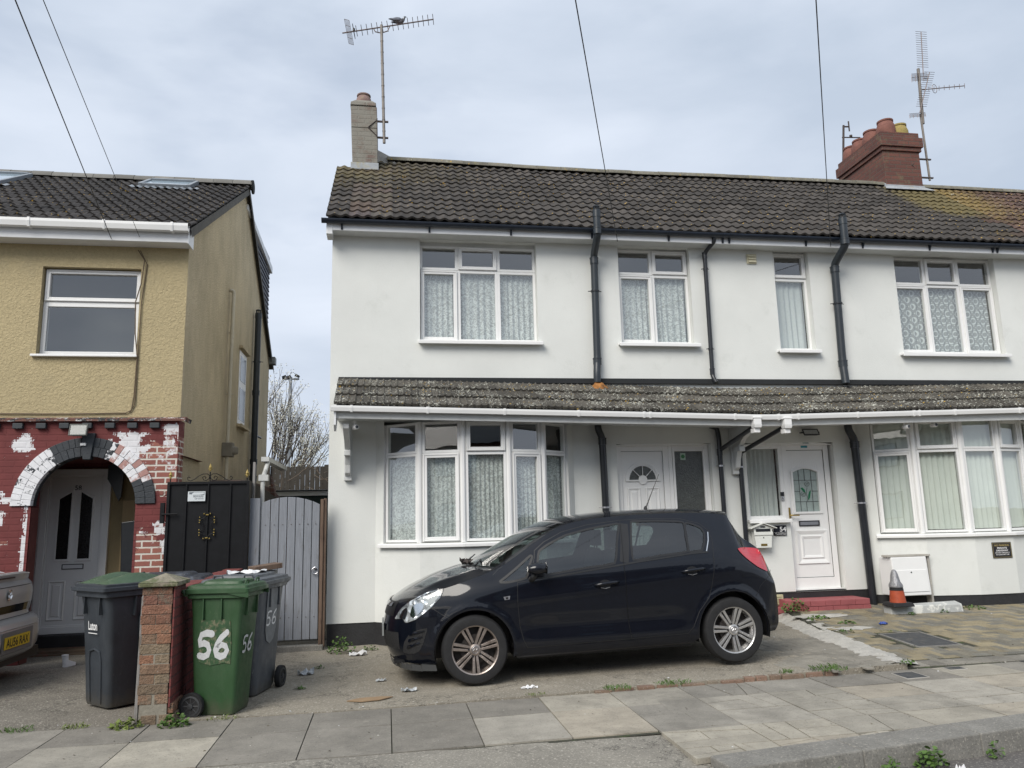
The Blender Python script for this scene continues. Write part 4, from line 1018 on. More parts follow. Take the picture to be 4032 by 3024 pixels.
# door 54, side light, sill
g = G(); g.ring(5.535, 6.255, .445, 2.445, .075, DY-.01, DY+.07, .15); g.box(5.50, 6.28, DY-.07, DY+.05, .436, .444); g.ring(4.94, 5.534, 1.40, 2.445, .055, DY-.01, DY+.07); door_frame_arch(g, 4.935, 6.285, 2.447, DY-.05)
dfr = g.build('door_frame', M['upvc'], H54, bevel=.004)
g = G(); g.box(4.90, 5.525, 9.93, 10.10, 1.376, 1.41); g.box(4.902, 5.523, 9.92, 9.95, 1.36, 1.405); g.build('sill', M['upvc'], dfr, bevel=.005)
g = G(); g.add([(4.995, DY+.02, 1.455), (5.479, DY+.02, 1.455), (5.479, DY+.02, 2.39), (4.995, DY+.02, 2.39)], [(0, 1, 2, 3)]); g.build('side_pane', M['glass'], dfr)
W = Win(); W.curtain(4.98, 5.45, 1.45, 2.40, 10.17, 7, .016); W.c.build('curtain', M['voile'], dfr, smooth=True, recalc=False)
g = G()
# door leaf with an arched glazed opening
gx0, gx1, gz0, gz1 = 5.685, 6.065, 1.50, 2.055
def arch_top(t): return gz1+.05*math.sin(math.pi*t)
g.box(5.612, gx0, DY+.012, DY+.05, .60, 2.365); g.box(gx1, 6.178, DY+.012, DY+.05, .60, 2.365); g.box(gx0, gx1, DY+.012, DY+.05, .60, gz0)
for i in range(12):
    a, b = i/12, (i+1)/12; xa, xb = lerp(gx0, gx1, a), lerp(gx0, gx1, b)
    g.hexa([(xa, DY+.012, arch_top(a)), (xb, DY+.012, arch_top(b)), (xb, DY+.05, arch_top(b)), (xa, DY+.05, arch_top(a))], [(xa, DY+.012, 2.365), (xb, DY+.012, 2.365), (xb, DY+.05, 2.365), (xa, DY+.05, 2.365)])
    for off, h, y in ((0, .022, .012), (.022, .016, .004)):
        g.hexa([(xa, DY-y+.006, arch_top(a)+off), (xb, DY-y+.006, arch_top(b)+off), (xb, DY+.013, arch_top(b)+off), (xa, DY+.013, arch_top(a)+off)], [(xa, DY-y+.006, arch_top(a)+off+h), (xb, DY-y+.006, arch_top(b)+off+h), (xb, DY+.013, arch_top(b)+off+h), (xa, DY+.013, arch_top(a)+off+h)])
g.box(gx0-.03, gx0, DY-.006, DY+.013, gz0-.03, gz1+.02); g.box(gx1, gx1+.03, DY-.006, DY+.013, gz0-.03, gz1+.02); g.box(gx0, gx1, DY-.006, DY+.013, gz0-.03, gz0)
panel(g, 5.655, 6.135, .78, 1.245, DY+.011, steps=((0, 0), (.008, .018), (.03, .012), (.06, .0), (.075, .0), (.085, .014), (.11, .006), (.12, .0)))
d54 = g.build('door', M['upvc'], H54, bevel=.002, seg=1)
g = G(); g.add([(lerp(gx0, gx1, i/12), DY+.03, arch_top(i/12)) for i in range(13)]+[(gx1, DY+.03, gz0), (gx0, DY+.03, gz0)], [tuple(range(15))]); gp54 = g.build('leaded_pane', pm('frosted_glass', (.30, .36, .34), .2, .15, 12, .4, 60, spec=.9), d54)
g = G(); yy = DY+.026
for x in (5.785, 5.875, 5.975): 
    if x == 5.875: g.box(x-.003, x+.003, yy-.003, yy, gz0, 1.64); g.box(x-.003, x+.003, yy-.003, yy, 1.93, 2.10)
    else: g.box(x-.003, x+.003, yy-.003, yy, gz0, 2.09)
for z_, xa, xb in ((1.94, gx0, gx1), (1.785, gx0, 5.785), (1.785, 5.975, gx1), (1.64, gx0, gx1)): g.box(xa, xb, yy-.003, yy, z_-.003, z_+.003)
for cx, cz, r in ((5.905, 1.885, .035), (5.835, 1.745, .035)):
    for k in range(6): 
        a = k*1.05; g.tube([(cx+r*math.cos(a+t), yy-.002, cz+r*.9*math.sin(a+t)+.3*r*math.sin(3*t)*.3) for t in (0, .35, .7, 1.05)], .0028, 5)
    g.tube([(cx+.4*r*math.cos(t), yy-.002, cz+.4*r*math.sin(t)) for t in (0, 1, 2, 3, 4, 5)], .0025, 5)
g.tube([(5.90, yy-.002, 1.84), (5.885, yy-.002, 1.74), (5.90, yy-.002, 1.68), (5.885, yy-.002, 1.65)], .003, 5)
g.build('leading', pm('lead_cames', (.06, .065, .07), .5), gp54)
g = G()
for P in ([(5.80, 1.83), (5.83, 1.84), (5.86, 1.81), (5.872, 1.77), (5.865, 1.755), (5.845, 1.78), (5.825, 1.80)], [(5.955, 1.80), (5.95, 1.77), (5.935, 1.70), (5.91, 1.66), (5.905, 1.68), (5.915, 1.74), (5.93, 1.78)]):
    g.prism(P, yy-.002, yy+.001)
g.build('painted_leaves', pm('green_glass_paint', (.01, .16, .07), .3), gp54)
g = G(); g.ring(5.72, 6.03, 1.30, 1.375, .014, DY-.004, DY+.013); ls = g.build('letter_slot', M['black_plastic'], d54, bevel=.002); g = G(); g.box(5.735, 6.015, DY+.002, DY+.008, 1.315, 1.36); g.build('flap', M['alu'], ls)
g = G(); g.box(5.568, 5.596, DY-.018, DY-.01, 1.40, 1.56); g.tube([(5.582, DY-.02, 1.455), (5.582, DY-.055, 1.455), (5.60, DY-.06, 1.455), (5.70, DY-.06, 1.452)], .010, 8); g.build('handle', M['brass'], d54, bevel=.002)
g = G()
for a in ((5.606, 5.611, .60, 2.365), (6.178, 6.184, .60, 2.365), (5.606, 6.184, 2.365, 2.371), (5.606, 6.184, .594, .60)): g.box(a[0], a[1], DY+.004, DY+.0115, a[2], a[3])
g.build('door_gap', M['dark'], d54)
g = G(); g.box(5.84, 5.94, DY-.013, DY-.0105, 2.40, 2.43); tq = g.build('sticker', pm('teal_sticker', (.04, .27, .33), .5, .1, 60), dfr)
g = G(); g.box(5.84, 5.93, DY-.073, DY-.0705, 2.455, 2.492); g.build('sticker', pm('pale_sticker', (.25, .33, .33), .6, .6, 160), dfr)
# red brick steps
g = G(); random.seed(3)
def brick_block(g, x0, x1, y0, y1, z0, z1, bl=.215, bh=.075, cham=0):
    z_ = z0; r = 0
    while z_ < z1-.01:
        zt = min(z_+bh, z1); x = x0-(bl/2 if r % 2 else 0)
        while x < x1-.005:
            a, b = max(x, x0), min(x+bl, x1)
            if b-a > .015:
                j = random.uniform(-.003, .003); g.box(a+.003, b-.003, y0+j, y1, z_+.003, zt-.002)
            x += bl
        z_ = zt; r += 1
brick_block(g, 5.40, 6.38, 9.62, 10.01, .19, .345); brick_block(g, 4.6, 5.26, 9.80, 10.01, .10, .26); g.prism([(5.40, 9.63), (5.24, 9.80), (5.24, 10.01), (5.40, 10.01)], .1, .343, 'z'); g.box(5.41, 6.37, 9.63, 10.01, .1, .34)
g.build('doorstep', M['red_step'], H54, bevel=.010, seg=3)
# red brick chimney between 54 and the next house
g = G(); g.box(9.05, 9.80, 11.87, 13.2, 7.1, 8.06); g.box(9.02, 9.835, 11.84, 13.23, 8.061, 8.14); g.box(8.99, 9.865, 11.81, 13.26, 8.141, 8.33); g.box(9.03, 9.82, 11.85, 13.22, 8.331, 8.44)
c_ = g.build('chimney', M['brick_chimney_red'], H54, bevel=.008)
M['pot'] = pm('red_terracotta_pot', (.20, .085, .065), .85, .25, 10, .3, 60, col2=(.33, .27, .12), c2lo=.62, c2hi=.75, c2s=12)
M['pot_y'] = pm('lichen_covered_pot', (.33, .26, .09), .9, .3, 10, .4, 60, col2=(.26, .16, .10), c2lo=.52, c2hi=.7, c2s=12)
for i, (x, y, m) in enumerate(((9.28, 12.02, 'pot'), (9.65, 12.15, 'pot_y'), (9.26, 12.42, 'pot'), (9.26, 12.78, 'pot'), (9.26, 13.08, 'pot'), (9.62, 12.7, 'pot'))):
    g = G(); g.lathe([(.155, 0), (.17, .08), (.165, .18), (.135, .27), (.13, .28), (.145, .285), (.145, .315), (.115, .32), (.10, .2)], (x, y, 8.42), 'z', 24)
    g.build('chimney_pot', M[m], c_, smooth=True, auto=50)
g = G(); g.box(9.035, 9.815, 11.85, 11.88, 7.20, 7.385)
for k in range(5): g.prism([(11.87+k*.05, 7.20), (11.87+(k+1)*.05, 7.20), (11.87+(k+1)*.05, 7.44+k*.03), (11.87+k*.05, 7.41+k*.03)], 9.02, 9.045, 'x')
g.add([(8.90, 11.70, 7.235), (9.92, 11.70, 7.235), (9.83, 11.86, 7.36), (9.02, 11.86, 7.36)], [(0, 1, 2, 3)])
g.build('flashing', M['lead'], c_)

# ---- next house along (mostly outside the frame)
H52 = thing('terraced_house', (12, 10, .1), 'terrace house with browner mossy roof tiles at the far right edge', 'house', 'white rendered terraced houses')
g = G(); wall_xz(g, EX, 15.2, .35, 5.34, 10., [(10.6, 12.2, 3.785, 5.335), (13.4, 14.6, 3.785, 5.33), (11.2, 13.4, 1.1, 2.6)], .14); g.add([(15.2, 10, .2), (15.2, 16, .2), (15.2, 16, 5.4), (15.2, 12, 7.35), (15.2, 10, 5.4)], [(0, 1, 2, 3, 4)])
g.build('wall', M['stucco'], H52, recalc=False)
g = G(); g.box(EX, 15.18, 10.012, 10.2, -.1, .35); g.build('plinth', M['plinth'], H52)
g = G(); g.box(EX+.02, 15.1, 11.5, 11.52, .3, 5.3); g.build('interior', M['room'], H52)
upper_window(H52, 'window', 10.62, 12.18, 3.80, 5.31, 4.88, [10.62, 11.15, 11.65, 12.18], {('b', 0), ('t', 1)}, 'lace', 10.1, (10.5, 12.3), 3.745)
upper_window(H52, 'window', 13.42, 14.58, 3.80, 5.31, 4.88, [13.42, 14.0, 14.58], {('b', 0)}, 'lace', 10.1, (13.3, 14.7), 3.745)
upper_window(H52, 'window', 11.22, 13.38, 1.12, 2.58, 2.2, [11.22, 11.9, 12.7, 13.38], {('b', 0)}, 'lace', 10.1, (11.1, 13.5), 1.06)
pantiles('roof', EX, 15.2, EZ, EY, PIT, SL, 13, M['tile_right'], H52, seed=33)
g = G(); g.add([(EX, EY+.03, EZ-.015), (15.2, EY+.03, EZ-.015), (15.2, RY, RZ-.045), (EX, RY, RZ-.045)], [(0, 1, 2, 3)]); g.add([(EX, RY, RZ-.03), (15.2, RY, RZ-.03), (15.2, 16.2, 3.9), (EX, 16.2, 3.9)], [(0, 1, 2, 3)]); g.build('roof_underlay', M['dark'], H52)
ridge_tiles('ridge', 9.82, 15.2, RY, RZ+.03, .10, H52, M['ridge'])
eaves(H52, EX, 15.2); gutter('gutter', [(EX, 9.72, 5.425), (15.2, 9.72, 5.425)], H52, M['gutter_black'], .052, brk=[10.6, 11.6, 12.7])
lean(H52, EX, 15.2, 28); gutter('canopy_gutter', [(EX, 9.165, 2.845-.025), (15.2, 9.165, 2.845-.08)], H52, M['upvc'], .036, True, brk=[10.5, 11.5, 12.5])
# ---------------------------------------------------------------- number 58
def ribbon(g, pts, w, y=0., taper=1.):
    P = [Vector((p[0], p[1])) for p in pts]; L_, R2 = [], []
    for i, p in enumerate(P):
        t = (P[min(i+1, len(P)-1)]-P[max(i-1, 0)]).normalized(); nn = Vector((-t.y, t.x)); k = w/2*random.uniform(.88, 1.1)
        L_.append(p+nn*k); R2.append(p-nn*k)
    n = len(P)
    g.add([(q.x, y, q.y) for q in L_]+[(q.x, y, q.y) for q in R2], [(i, i+1, i+1+n, i+n) for i in range(n-1)])
    for c in (P[0], P[-1]): g.add([(c.x+w/2*math.cos(k*.785), y-.0002, c.y+w/2*math.sin(k*.785)) for k in range(8)], [tuple(range(8))])
XL = -2.53
H58 = thing('terraced_house', (-4, 10, 0), 'yellow roughcast house with a flaking red brick arched porch, at the left edge', 'house')
g = G(); wall_xz(g, -9, XL, 2.80, 5.05, 9.9, [(-4.24, -3.09, 3.62, 4.745)], .10); g.build('wall', M['pebble_front'], H58, recalc=False)
g = G(); ys = [9.9, 13.46, 14.2, 16.8]
g.add([(XL, 9.9, 0), (XL, 16.8, 0), (XL, 16.8, 5.0), (XL, 13.46, 7.47), (XL, 9.9, 5.22)], [(0, 1, 2, 3, 4)])
g.add([(-9, 16.8, 0), (XL, 16.8, 0), (XL, 16.8, 5.0), (-9, 16.8, 5.0)], [(3, 2, 1, 0)]); g.add([(-9, 9.9, 0), (-9, 16.8, 0), (-9, 16.8, 5), (-9, 13.46, 7.4), (-9, 9.9, 5.2)], [(4, 3, 2, 1, 0)])
g.build('side_wall', M['pebble_side'], H58, recalc=False)
g = G(); g.box(-8.9, -2.6, 10.45, 10.47, 2.9, 5.0); g.build('interior', M['room'], H58)
W = Win(); W.at(0, 9.985); W.light(-4.235, -3.095, 4.31, 4.74, 'open'); W.light(-4.235, -3.095, 3.625, 4.308, 'fixed', .055)
sill = G(); sill.box(-4.285, -3.07, 9.85, 9.99, 3.592, 3.62)
W.finish('window', H58, None, sill)
PL = math.atan2(7.50-5.22, 13.46-9.62); LLf = math.hypot(7.50-5.22, 13.46-9.62)
rf = pantiles('roof', -9, -2.44, 5.22, 9.62, PL, LLf, 15, M['tile_left'], H58, roll=.150, amp=.034, seed=41, t=.024)
g = G(); g.add([(-9, 9.66, 5.2), (-2.45, 9.66, 5.2), (-2.45, 13.46, 7.46), (-9, 13.46, 7.46)], [(0, 1, 2, 3)]); g.add([(-9, 13.46, 7.5), (-2.46, 13.46, 7.5), (-2.46, 17, 4.85), (-9, 17, 4.85)], [(0, 1, 2, 3)])
g.add([(-2.45, 9.62, 5.2), (-2.45, 13.46, 7.48), (-2.45, 13.46, 7.36), (-2.45, 9.72, 5.12)], [(0, 1, 2, 3)]); g.add([(-2.455, 13.46, 7.5), (-2.455, 17, 4.86), (-2.455, 17, 4.74), (-2.455, 13.46, 7.37)], [(0, 1, 2, 3)])
g.build('roof_underlay', pm('dark_verge_mortar', (.10, .095, .085), .9, .2, 12, .4, 50), rf)
M['ridge58'] = pm('grey_ridge_tile', (.17, .165, .15), .85, .15, 6, .2, 40, attr=True)
ridge_tiles('ridge', -9, -2.42, 13.46, 7.56, .12, H58, M['ridge58'], step=.33)
g = G(); g.lathe([(.085, -.0), (.125, .0), (.125, .03), (.10, .035), (0, .035)], (-2.42, 13.46, 7.50), 'x', 20); g.build('ridge_end_cap', M['ridge58'], H58)
def velux(x0, x1, s0, s1, label):
    cy, cz = math.cos(PL), math.sin(PL); e = thing
    m = Matrix.Translation((0, 9.62, 5.22)) @ Matrix.Rotation(PL, 4, 'X')
    g = G(); g.M = m; g.ring(x0, x1, 0, 1, .05, 0, 1) if 0 else None
    def bx(a, b, c, d, z0, z1): g.box(a, b, c, d, z0, z1)
    bx(x0, x0+.055, s0, s1, .02, .10); bx(x1-.055, x1, s0, s1, .02, .10); bx(x0+.055, x1-.055, s0, s0+.055, .02, .095); bx(x0+.055, x1-.055, s1-.07, s1, .02, .115)
    f = g.build('skylight', M['skylight_frame'], rf, bevel=.006)
    g = G(); g.M = m; g.box(x0+.055, x1-.055, s0+.055, s1-.07, .07, .078); g.build('pane', M['skylight_glass'], f)
    g = G(); g.M = m; g.grid(lambda u, v: (lerp(x0-.12, x1+.14, u), lerp(s0-.16, s0-.0, v), .05+.012*math.sin(u*60)), 60, 2); g.build('flashing', M['skylight_frame'], f, recalc=False)
M['skylight_frame'] = pm('grey_aluminium_frame', (.22, .24, .26), .4, .1, 6)
velux(-4.09, -3.27, 3.58, 4.22, '')
velux(-7.0, -5.95, 3.05, 4.25, '')
g = G(); g.prism([(9.66, 5.025), (9.66, 5.20), (9.90, 5.20), (9.90, 5.03)], -9, -2.49, 'x'); g.box(-2.49, -2.475, 9.65, 9.90, 5.01, 5.22); g.build('fascia', M['white_gloss'], H58, bevel=.005)
gutter('gutter', [(-9, 9.60, 5.195), (-2.47, 9.60, 5.195)], H58, M['upvc'], .052, True, brk=[-2.66, -3.45, -4.30, -5.2, -6.1, -7])
# dormer at the back, slate hung cheek
g = G(); g.prism([(13.60, 7.22), (16.55, 7.05), (16.52, 5.15), (16.3, 5.3), (13.60, 7.3)], -5.5, -2.56, 'x'); dm = g.build('dormer', M['tile_slate'] if 'tile_slate' in M else M['slate_plastic'], H58)
g = G(); random.seed(8); z_ = 5.1
while z_ < 7.2:
    y0 = 13.46+(7.45-z_)/.70; y0 = min(max(y0-.02, 13.6), 16.5)
    if y0 < 16.5: g.hexa([(-2.56, y0, z_), (-2.535, y0, z_), (-2.535, 16.56, z_), (-2.56, 16.56, z_)], [(-2.56, y0, z_+.10), (-2.555, y0, z_+.10), (-2.555, 16.56, z_+.10), (-2.56, 16.56, z_+.10)])
    z_ += .098
g.build('cladding', M['slate_grey'] if 'slate_grey' in M else pm('slate_cladding', (.10, .105, .125), .7, .15, 5), dm)
g = G(); g.prism([(13.62, 7.24), (16.66, 7.07), (16.66, 6.93), (13.62, 7.14)], -5.6, -2.50, 'x'); g.build('dormer_fascia', M['white_gloss'], dm)
g = G(); g.box(-2.62, -2.40, 16.72, 16.95, 4.93, 5.08); g.build('gutter_end', pm('grey_gutter', (.22, .23, .22), .6, .1), H58)
# ground floor brick front with the arch
AX, AR, AO, AZ = -3.55, .575, .80, 1.79
def d_pt(x, z, cx, cz, rx, rz): return max(0, 1-math.sqrt(((x-cx)/rx)**2+((z-cz)/rz)**2))
spots = [(-4.27, 2.52, .16, .14, 1.0, 1.), (-4.50, 1.93, .12, .05, .9, 1.), (-4.40, 1.86, .10, .05, .9, 1.), (-4.48, 1.70, .12, .06, .9, 1.), (-4.45, 1.62, .06, .08, .9, 1.),
         (-4.16, 1.2, .06, .8, .75, .7), (-4.15, .6, .05, .5, .7, .4), (-4.5, 1.35, .16, .07, .8, .1), (-4.5, .95, .2, .09, .8, .3), (-4.35, .8, .12, .1, .6, .2),
         (-3.06, 2.50, .16, .16, 1., .9), (-3.10, 2.38, .20, .12, 1., .8), (-3.2, 2.62, .10, .06, .7, .9), (-2.95, 2.62, .10, .05, .6, .9), (-2.72, 2.30, .34, .26, 1.3, .22), (-2.62, 2.45, .14, .22, 1.1, .35), (-2.70, 2.12, .30, .22, 1.2, .12),
         (-2.60, 2.68, .12, .10, .9, .5), (-2.80, 1.0, .30, .52, 1.25, .12), (-2.86, 1.45, .12, .06, .5, .8), (-2.70, 1.50, .08, .12, .8, .5), (-2.62, 1.28, .10, .3, .8, .5), (-2.78, .4, .34, .5, 1.3, .1), (-3.3, 2.55, .06, .05, .6, .9), (-2.9, 2.45, .1, .1, .9, .8)]
g = G(); nx, nz = 100, 112
x0_, x1_, z0_, z1_ = -4.95, XL+.0, -.02, 2.80
def brick_attr(x, z):
    a = w = 0
    for (cx, cz, rx, rz, k, wh) in spots:
        d = d_pt(x, z, cx, cz, rx*1.25, rz*1.25)
        if d*k > a: a = d*k; w = wh
    s = .12*max(0, noise.noise(Vector((x*3, z*3, 1))))
    return (min(1, a*.95+s+.03), min(1, w+.1), 0)
dx, dz = (x1_-x0_)/nx, (z1_-z0_)/nz
for i in range(nx):
    for j in range(nz):
        x, z = x0_+(i+.5)*dx, z0_+(j+.5)*dz
        r = math.hypot(x-AX, z-AZ)
        if (z > AZ and r < AR+.1) or (z <= AZ and abs(x-AX) < AR): continue
        g.col = brick_attr(x, z)
        g.add([(x-dx/2, 9.85, z-dz/2), (x+dx/2, 9.85, z-dz/2), (x+dx/2, 9.85, z+dz/2), (x-dx/2, 9.85, z+dz/2)], [(0, 1, 2, 3)])
g.col = (.1, .2, 0); g.add([(-9, 9.85, 0), (x0_, 9.85, 0), (x0_, 9.85, 2.8), (-9, 9.85, 2.8)], [(0, 1, 2, 3)])
# jamb edge strips closing the stepped grid, return face at the corner
g.col = (.05, .2, 0)
for s in (-1, 1):
    xj = AX+s*AR; g.add([(xj, 9.849, 0), (xj+s*.03, 9.849, 0), (xj+s*.03, 9.849, AZ), (xj, 9.849, AZ)], [(0, 1, 2, 3)])
for j in range(28):
    z = .1*j; g.col = (.55 if 17 < j < 26 else .15, .2, 0); g.add([(XL+.006, 9.85, z), (XL+.006, 10.10, z), (XL+.006, 10.10, z+.1), (XL+.006, 9.85, z+.1)], [(0, 1, 2, 3)])
g.col = (.1, .1, 0); g.add([(XL, 9.85, 0), (XL+.006, 9.85, 0), (XL+.006, 9.85, 2.8), (XL, 9.85, 2.8)], [(0, 1, 2, 3)])
g.add([(-9, 9.85, 2.8), (XL, 9.85, 2.8), (XL, 9.9, 2.8), (-9, 9.9, 2.8)], [(0, 1, 2, 3)])
fb = g.build('brick_front', M['brick_red_painted'], H58, recalc=False)
n = N('flaking_black_painted_arch'); a = n.n('ShaderNodeAttribute'); a.attribute_name = 'shade'; se = n.n('ShaderNodeSeparateColor'); n.L(a.outputs['Color'], se.inputs[0])
gone = n.ramp(n.math('ADD', n.math('MULTIPLY', n.noise(11, 9, .68, dist=.5), 1.5), n.math('MULTIPLY', se.outputs[0], .62)), 1.05, 1.065)
wh = n.ramp(n.math('ADD', n.noise(12, 8, .7), n.math('MULTIPLY', se.outputs[1], .8)), .8, .95)
under = n.mix(wh, n.mix(n.noise(20, 6), (.34, .17, .15), (.44, .26, .23)), n.mix(n.noise(14, 5), (.62, .62, .64), (.86, .86, .88)))
M['arch'] = n.done(n.mix(gone, n.mix(n.noise(4, 6), (.022, .026, .032), (.035, .042, .05)), under), .6, 0, n.bump(n.noise(30, 6), .4, .01))
g = G(); random.seed(12)
for (ra, rb, N_, yo) in ((AR, .687, 28, 9.824), (.690, AO, 34, 9.826)):
    for k in range(N_):
        t0, t1 = math.pi*k/N_+.002, math.pi*(k+1)/N_-.002; tm = math.degrees((t0+t1)/2)
        if 83 < tm < 97: continue
        if tm < 23: g.col = (.08, .5, 0)
        elif tm < 62: g.col = (random.uniform(.7, 1), random.uniform(.25, .9), 0)
        elif tm < 68: g.col = (.45, .9, 0)
        elif tm < 122: g.col = (.04, .5, 0)
        elif tm < 128: g.col = (.5, 1, 0)
        else: g.col = (random.uniform(.55, .95), 1, 0)
        j = random.uniform(-.003, .003)
        P = [(AX+r*math.cos(t), AZ+r*math.sin(t)) for r, t in ((ra, t0), (rb, t0), (rb, t1), (ra, t1))]
        g.prism(P, yo+j, 9.90)
g.col = (.04, .5, 0)
g.prism([(AX-.035, AZ+AR-.04), (AX+.05, AZ+AR-.04), (AX+.085, AZ+AO+.05), (AX-.065, AZ+AO+.05)], 9.80, 9.90)
# black band inside the arch and dark mortar ring behind the voussoirs
m_ = 40
for k in range(m_):
    t0, t1 = math.pi*k/m_, math.pi*(k+1)/m_
    P = [(AX+r*math.cos(t), AZ+r*math.sin(t)) for r, t in ((AR+.003, t0), (AO-.004, t0), (AO-.004, t1), (AR+.003, t1))]; g.prism(P, 9.832, 9.99)
g.build('arch_surround', M['arch'], fb, bevel=.004, seg=2)
g = G(); g.box(-2.62, -2.44, 9.78, 9.9, 2.735, 2.742) if 0 else None
M['dentil'] = pm('black_masonry_paint', (.03, .036, .042), .6, .2, 6, col2=(.5, .5, .5), c2lo=.66, c2hi=.69, c2s=16)
for k in range(24): x = -2.80-k*.255; g = G(); g.box(x-.055, x+.055, 9.80, 9.86, 2.70, 2.765); g.build('dentil_brick', M['dentil'], fb, bevel=.006)
g = G(); g.grid(lambda u, v: (lerp(-9, -2.44, u), lerp(9.79, 9.905, v), 2.80+.045*v+.006*math.sin(u*6.56*2*math.pi/.03/1)*(1-v)), 1600, 3)
g.grid(lambda u, v: (lerp(-9, -2.44, u), 9.79, 2.785+.017*v+.006*math.sin(u*6.56*2*math.pi/.03)*(v)), 1600, 1)
g.grid(lambda u, v: (lerp(-2.455, -2.44, v) , lerp(9.79, 10.10, u), 2.78+.05*v), 4, 1)
n = N('flaking_ledge_paint'); c1 = n.mix(n.ramp(n.noise(9, 8, .7), .5, .54), (.16, .075, .06), (.035, .035, .038)); c1 = n.mix(n.ramp(n.noise(12, 8, .75, n.scale(n.pos, (1, 1, 2))), .55, .59), c1, (.62, .62, .62))
M['ledge'] = n.done(c1, .85)
g.build('creasing_ledge', M['ledge'], fb, recalc=False)
# porch interior
g = G(); xa, xb = AX-AR, AX+AR
xl = -4.62; g.add([(xl, 10.05, 0), (xl, 10.05, 2.4), (xl, 10.95, 2.4), (xl, 10.95, 0)], [(0, 1, 2, 3)]); g.add([(xl, 10.06, 0), (xa, 10.06, 0), (xa, 10.06, 2.4), (xl, 10.06, 2.4)], [(0, 1, 2, 3)])
g.add([(xl, 9.99, 2.37), (xb+.5, 9.99, 2.37), (xb+.5, 10.96, 2.37), (xl, 10.96, 2.37)], [(0, 1, 2, 3)])
g.add([(-4.6, 10.96, 2.30), (-3.4, 10.96, 2.30), (-3.4, 10.96, 2.4), (-4.6, 10.96, 2.4)], [(0, 1, 2, 3)])
g.build('porch_lining', M['brick_red_coat'], H58, recalc=False)
g = G(); g.add([(xa+.003, 9.86, 0), (xa+.003, 10.06, 0), (xa+.003, 10.06, AZ-.02), (xa+.003, 9.86, AZ-.02)], [(0, 1, 2, 3)]); g.add([(xb, 9.86, 0), (xb, 9.99, 0), (xb, 9.99, AZ), (xb, 9.86, AZ)], [(0, 1, 2, 3)]); g.add([(xb, 9.99, 0), (xb+.3, 9.99, 0), (xb+.3, 9.99, 2.4), (xb, 9.99, 2.4)], [(0, 1, 2, 3)])
g.build('porch_jamb', pm('dull_red_brown_paint', (.13, .04, .035), .7, .2, 5), H58, recalc=False)
g = G(); g.box(-3.63, -2.7, 10.955, 10.99, 0, 2.4); g.box(xb+.28, xb+.3, 9.99, 10.955, 0, 2.4); g.build('porch_wall', pm('ochre_painted_wall', (.30, .235, .13), .85, .12, 3, .3, 40), H58)
g = G(); g.box(-3.46, -3.1, 10.93, 10.954, .85, 1.87); g.build('meter_cupboard', pm('ochre_cupboard', (.42, .31, .17), .7, .06, 3), H58, bevel=.004)
g = G(); P = [(-3.64, 2.33), (-3.44, 2.37), (-3.46, 1.92), (-3.49, 1.86), (-3.58, 2.05), (-3.64, 2.15)]; g.prism(P, 10.84, 10.88); g.build('hanging_panel', M['black_plastic'], H58)
g = G(); g.hexa([(-3.25, 10.45, 0), (-3.0, 10.45, 0), (-3.0, 10.5, 0), (-3.25, 10.5, 0)], [(-3.33, 10.5, 1.58), (-3.0, 10.5, 1.62), (-3.0, 10.55, 1.62), (-3.33, 10.55, 1.58)]); o = g.build('board', M['black_plastic'], None, bevel=.01); tag(o, 'tall black board leaning inside the arched porch, right of the door numbered 58', 'board')
DZ = 10.95
g = G(); g.ring(-4.46, -3.615, .20, 2.29, .085, DZ-.04, DZ+.04); g.ring(-4.372, -3.703, .285, 2.203, .02, DZ-.025, DZ+.03); g.box(-4.62, -4.46, DZ-.02, DZ+.03, .2, 2.3); df = g.build('door_frame', M['upvc'], H58, bevel=.004)
g = G(); g.box(-4.35, -3.725, DZ-.02, DZ+.02, .29, 2.18)
panel(g, -4.30, -4.09, .36, .86, DZ-.021); panel(g, -3.98, -3.77, .36, .86, DZ-.021)
for (xa_, xb_, za, zb) in ((-4.235, -4.09, 1.90, 1.99), (-3.975, -3.83, 1.99, 1.90)):
    O = [(xa_-.025, 1.10), (xb_+.025, 1.10), (xb_+.025, zb+.035), (xa_-.025, za+.035)]; I = [(xa_, 1.13), (xb_, 1.13), (xb_, zb), (xa_, za)]
    for k in range(4):
        q = (k+1) % 4; g.prism([O[k], O[q], I[q], I[k]], DZ-.035, DZ-.02)
dl_ = g.build('door', M['upvc'], H58, bevel=.003)
g = G()
for (xa_, xb_, za, zb) in ((-4.235, -4.09, 1.90, 1.99), (-3.975, -3.83, 1.99, 1.90)): g.add([(xa_, DZ-.0225, 1.13), (xb_, DZ-.0225, 1.13), (xb_, DZ-.0225, zb), (xa_, DZ-.0225, za)], [(0, 1, 2, 3)])
g.build('pane', pm('dark_patterned_glass', (.02, .02, .02), .25, .8, 90), dl_)
g = G(); text_g(g, '58', -4.02, 2.015, .062, DZ-.023, bold=.01); g.build('house_number', M['black_ink'], dl_)
g = G(); g.ring(-4.15, -3.89, 1.0, 1.065, .009, DZ-.03, DZ-.019); ls = g.build('letter_slot', M['black_ink'], dl_); g = G(); g.box(-4.14, -3.90, DZ-.027, DZ-.02, 1.009, 1.056); g.build('flap', M['white_gloss'], ls)
g = G(); g.box(-4.6, -3.5, 10.80, 10.955, .04, .195); g.build('threshold', M['plinth'], H58, bevel=.01)
g = G(); g.box(-4.6, -2.98, 10.50, 10.955, -.05, .05); g.box(-4.6, -2.98, 10.44, 10.50, -.05, .02); g.build('porch_step', pm('worn_quarry_step', (.10, .07, .045), .8, .25, 6, .3, 50, col2=(.20, .06, .05), c2lo=.55, c2hi=.7, c2s=5), H58, bevel=.006)
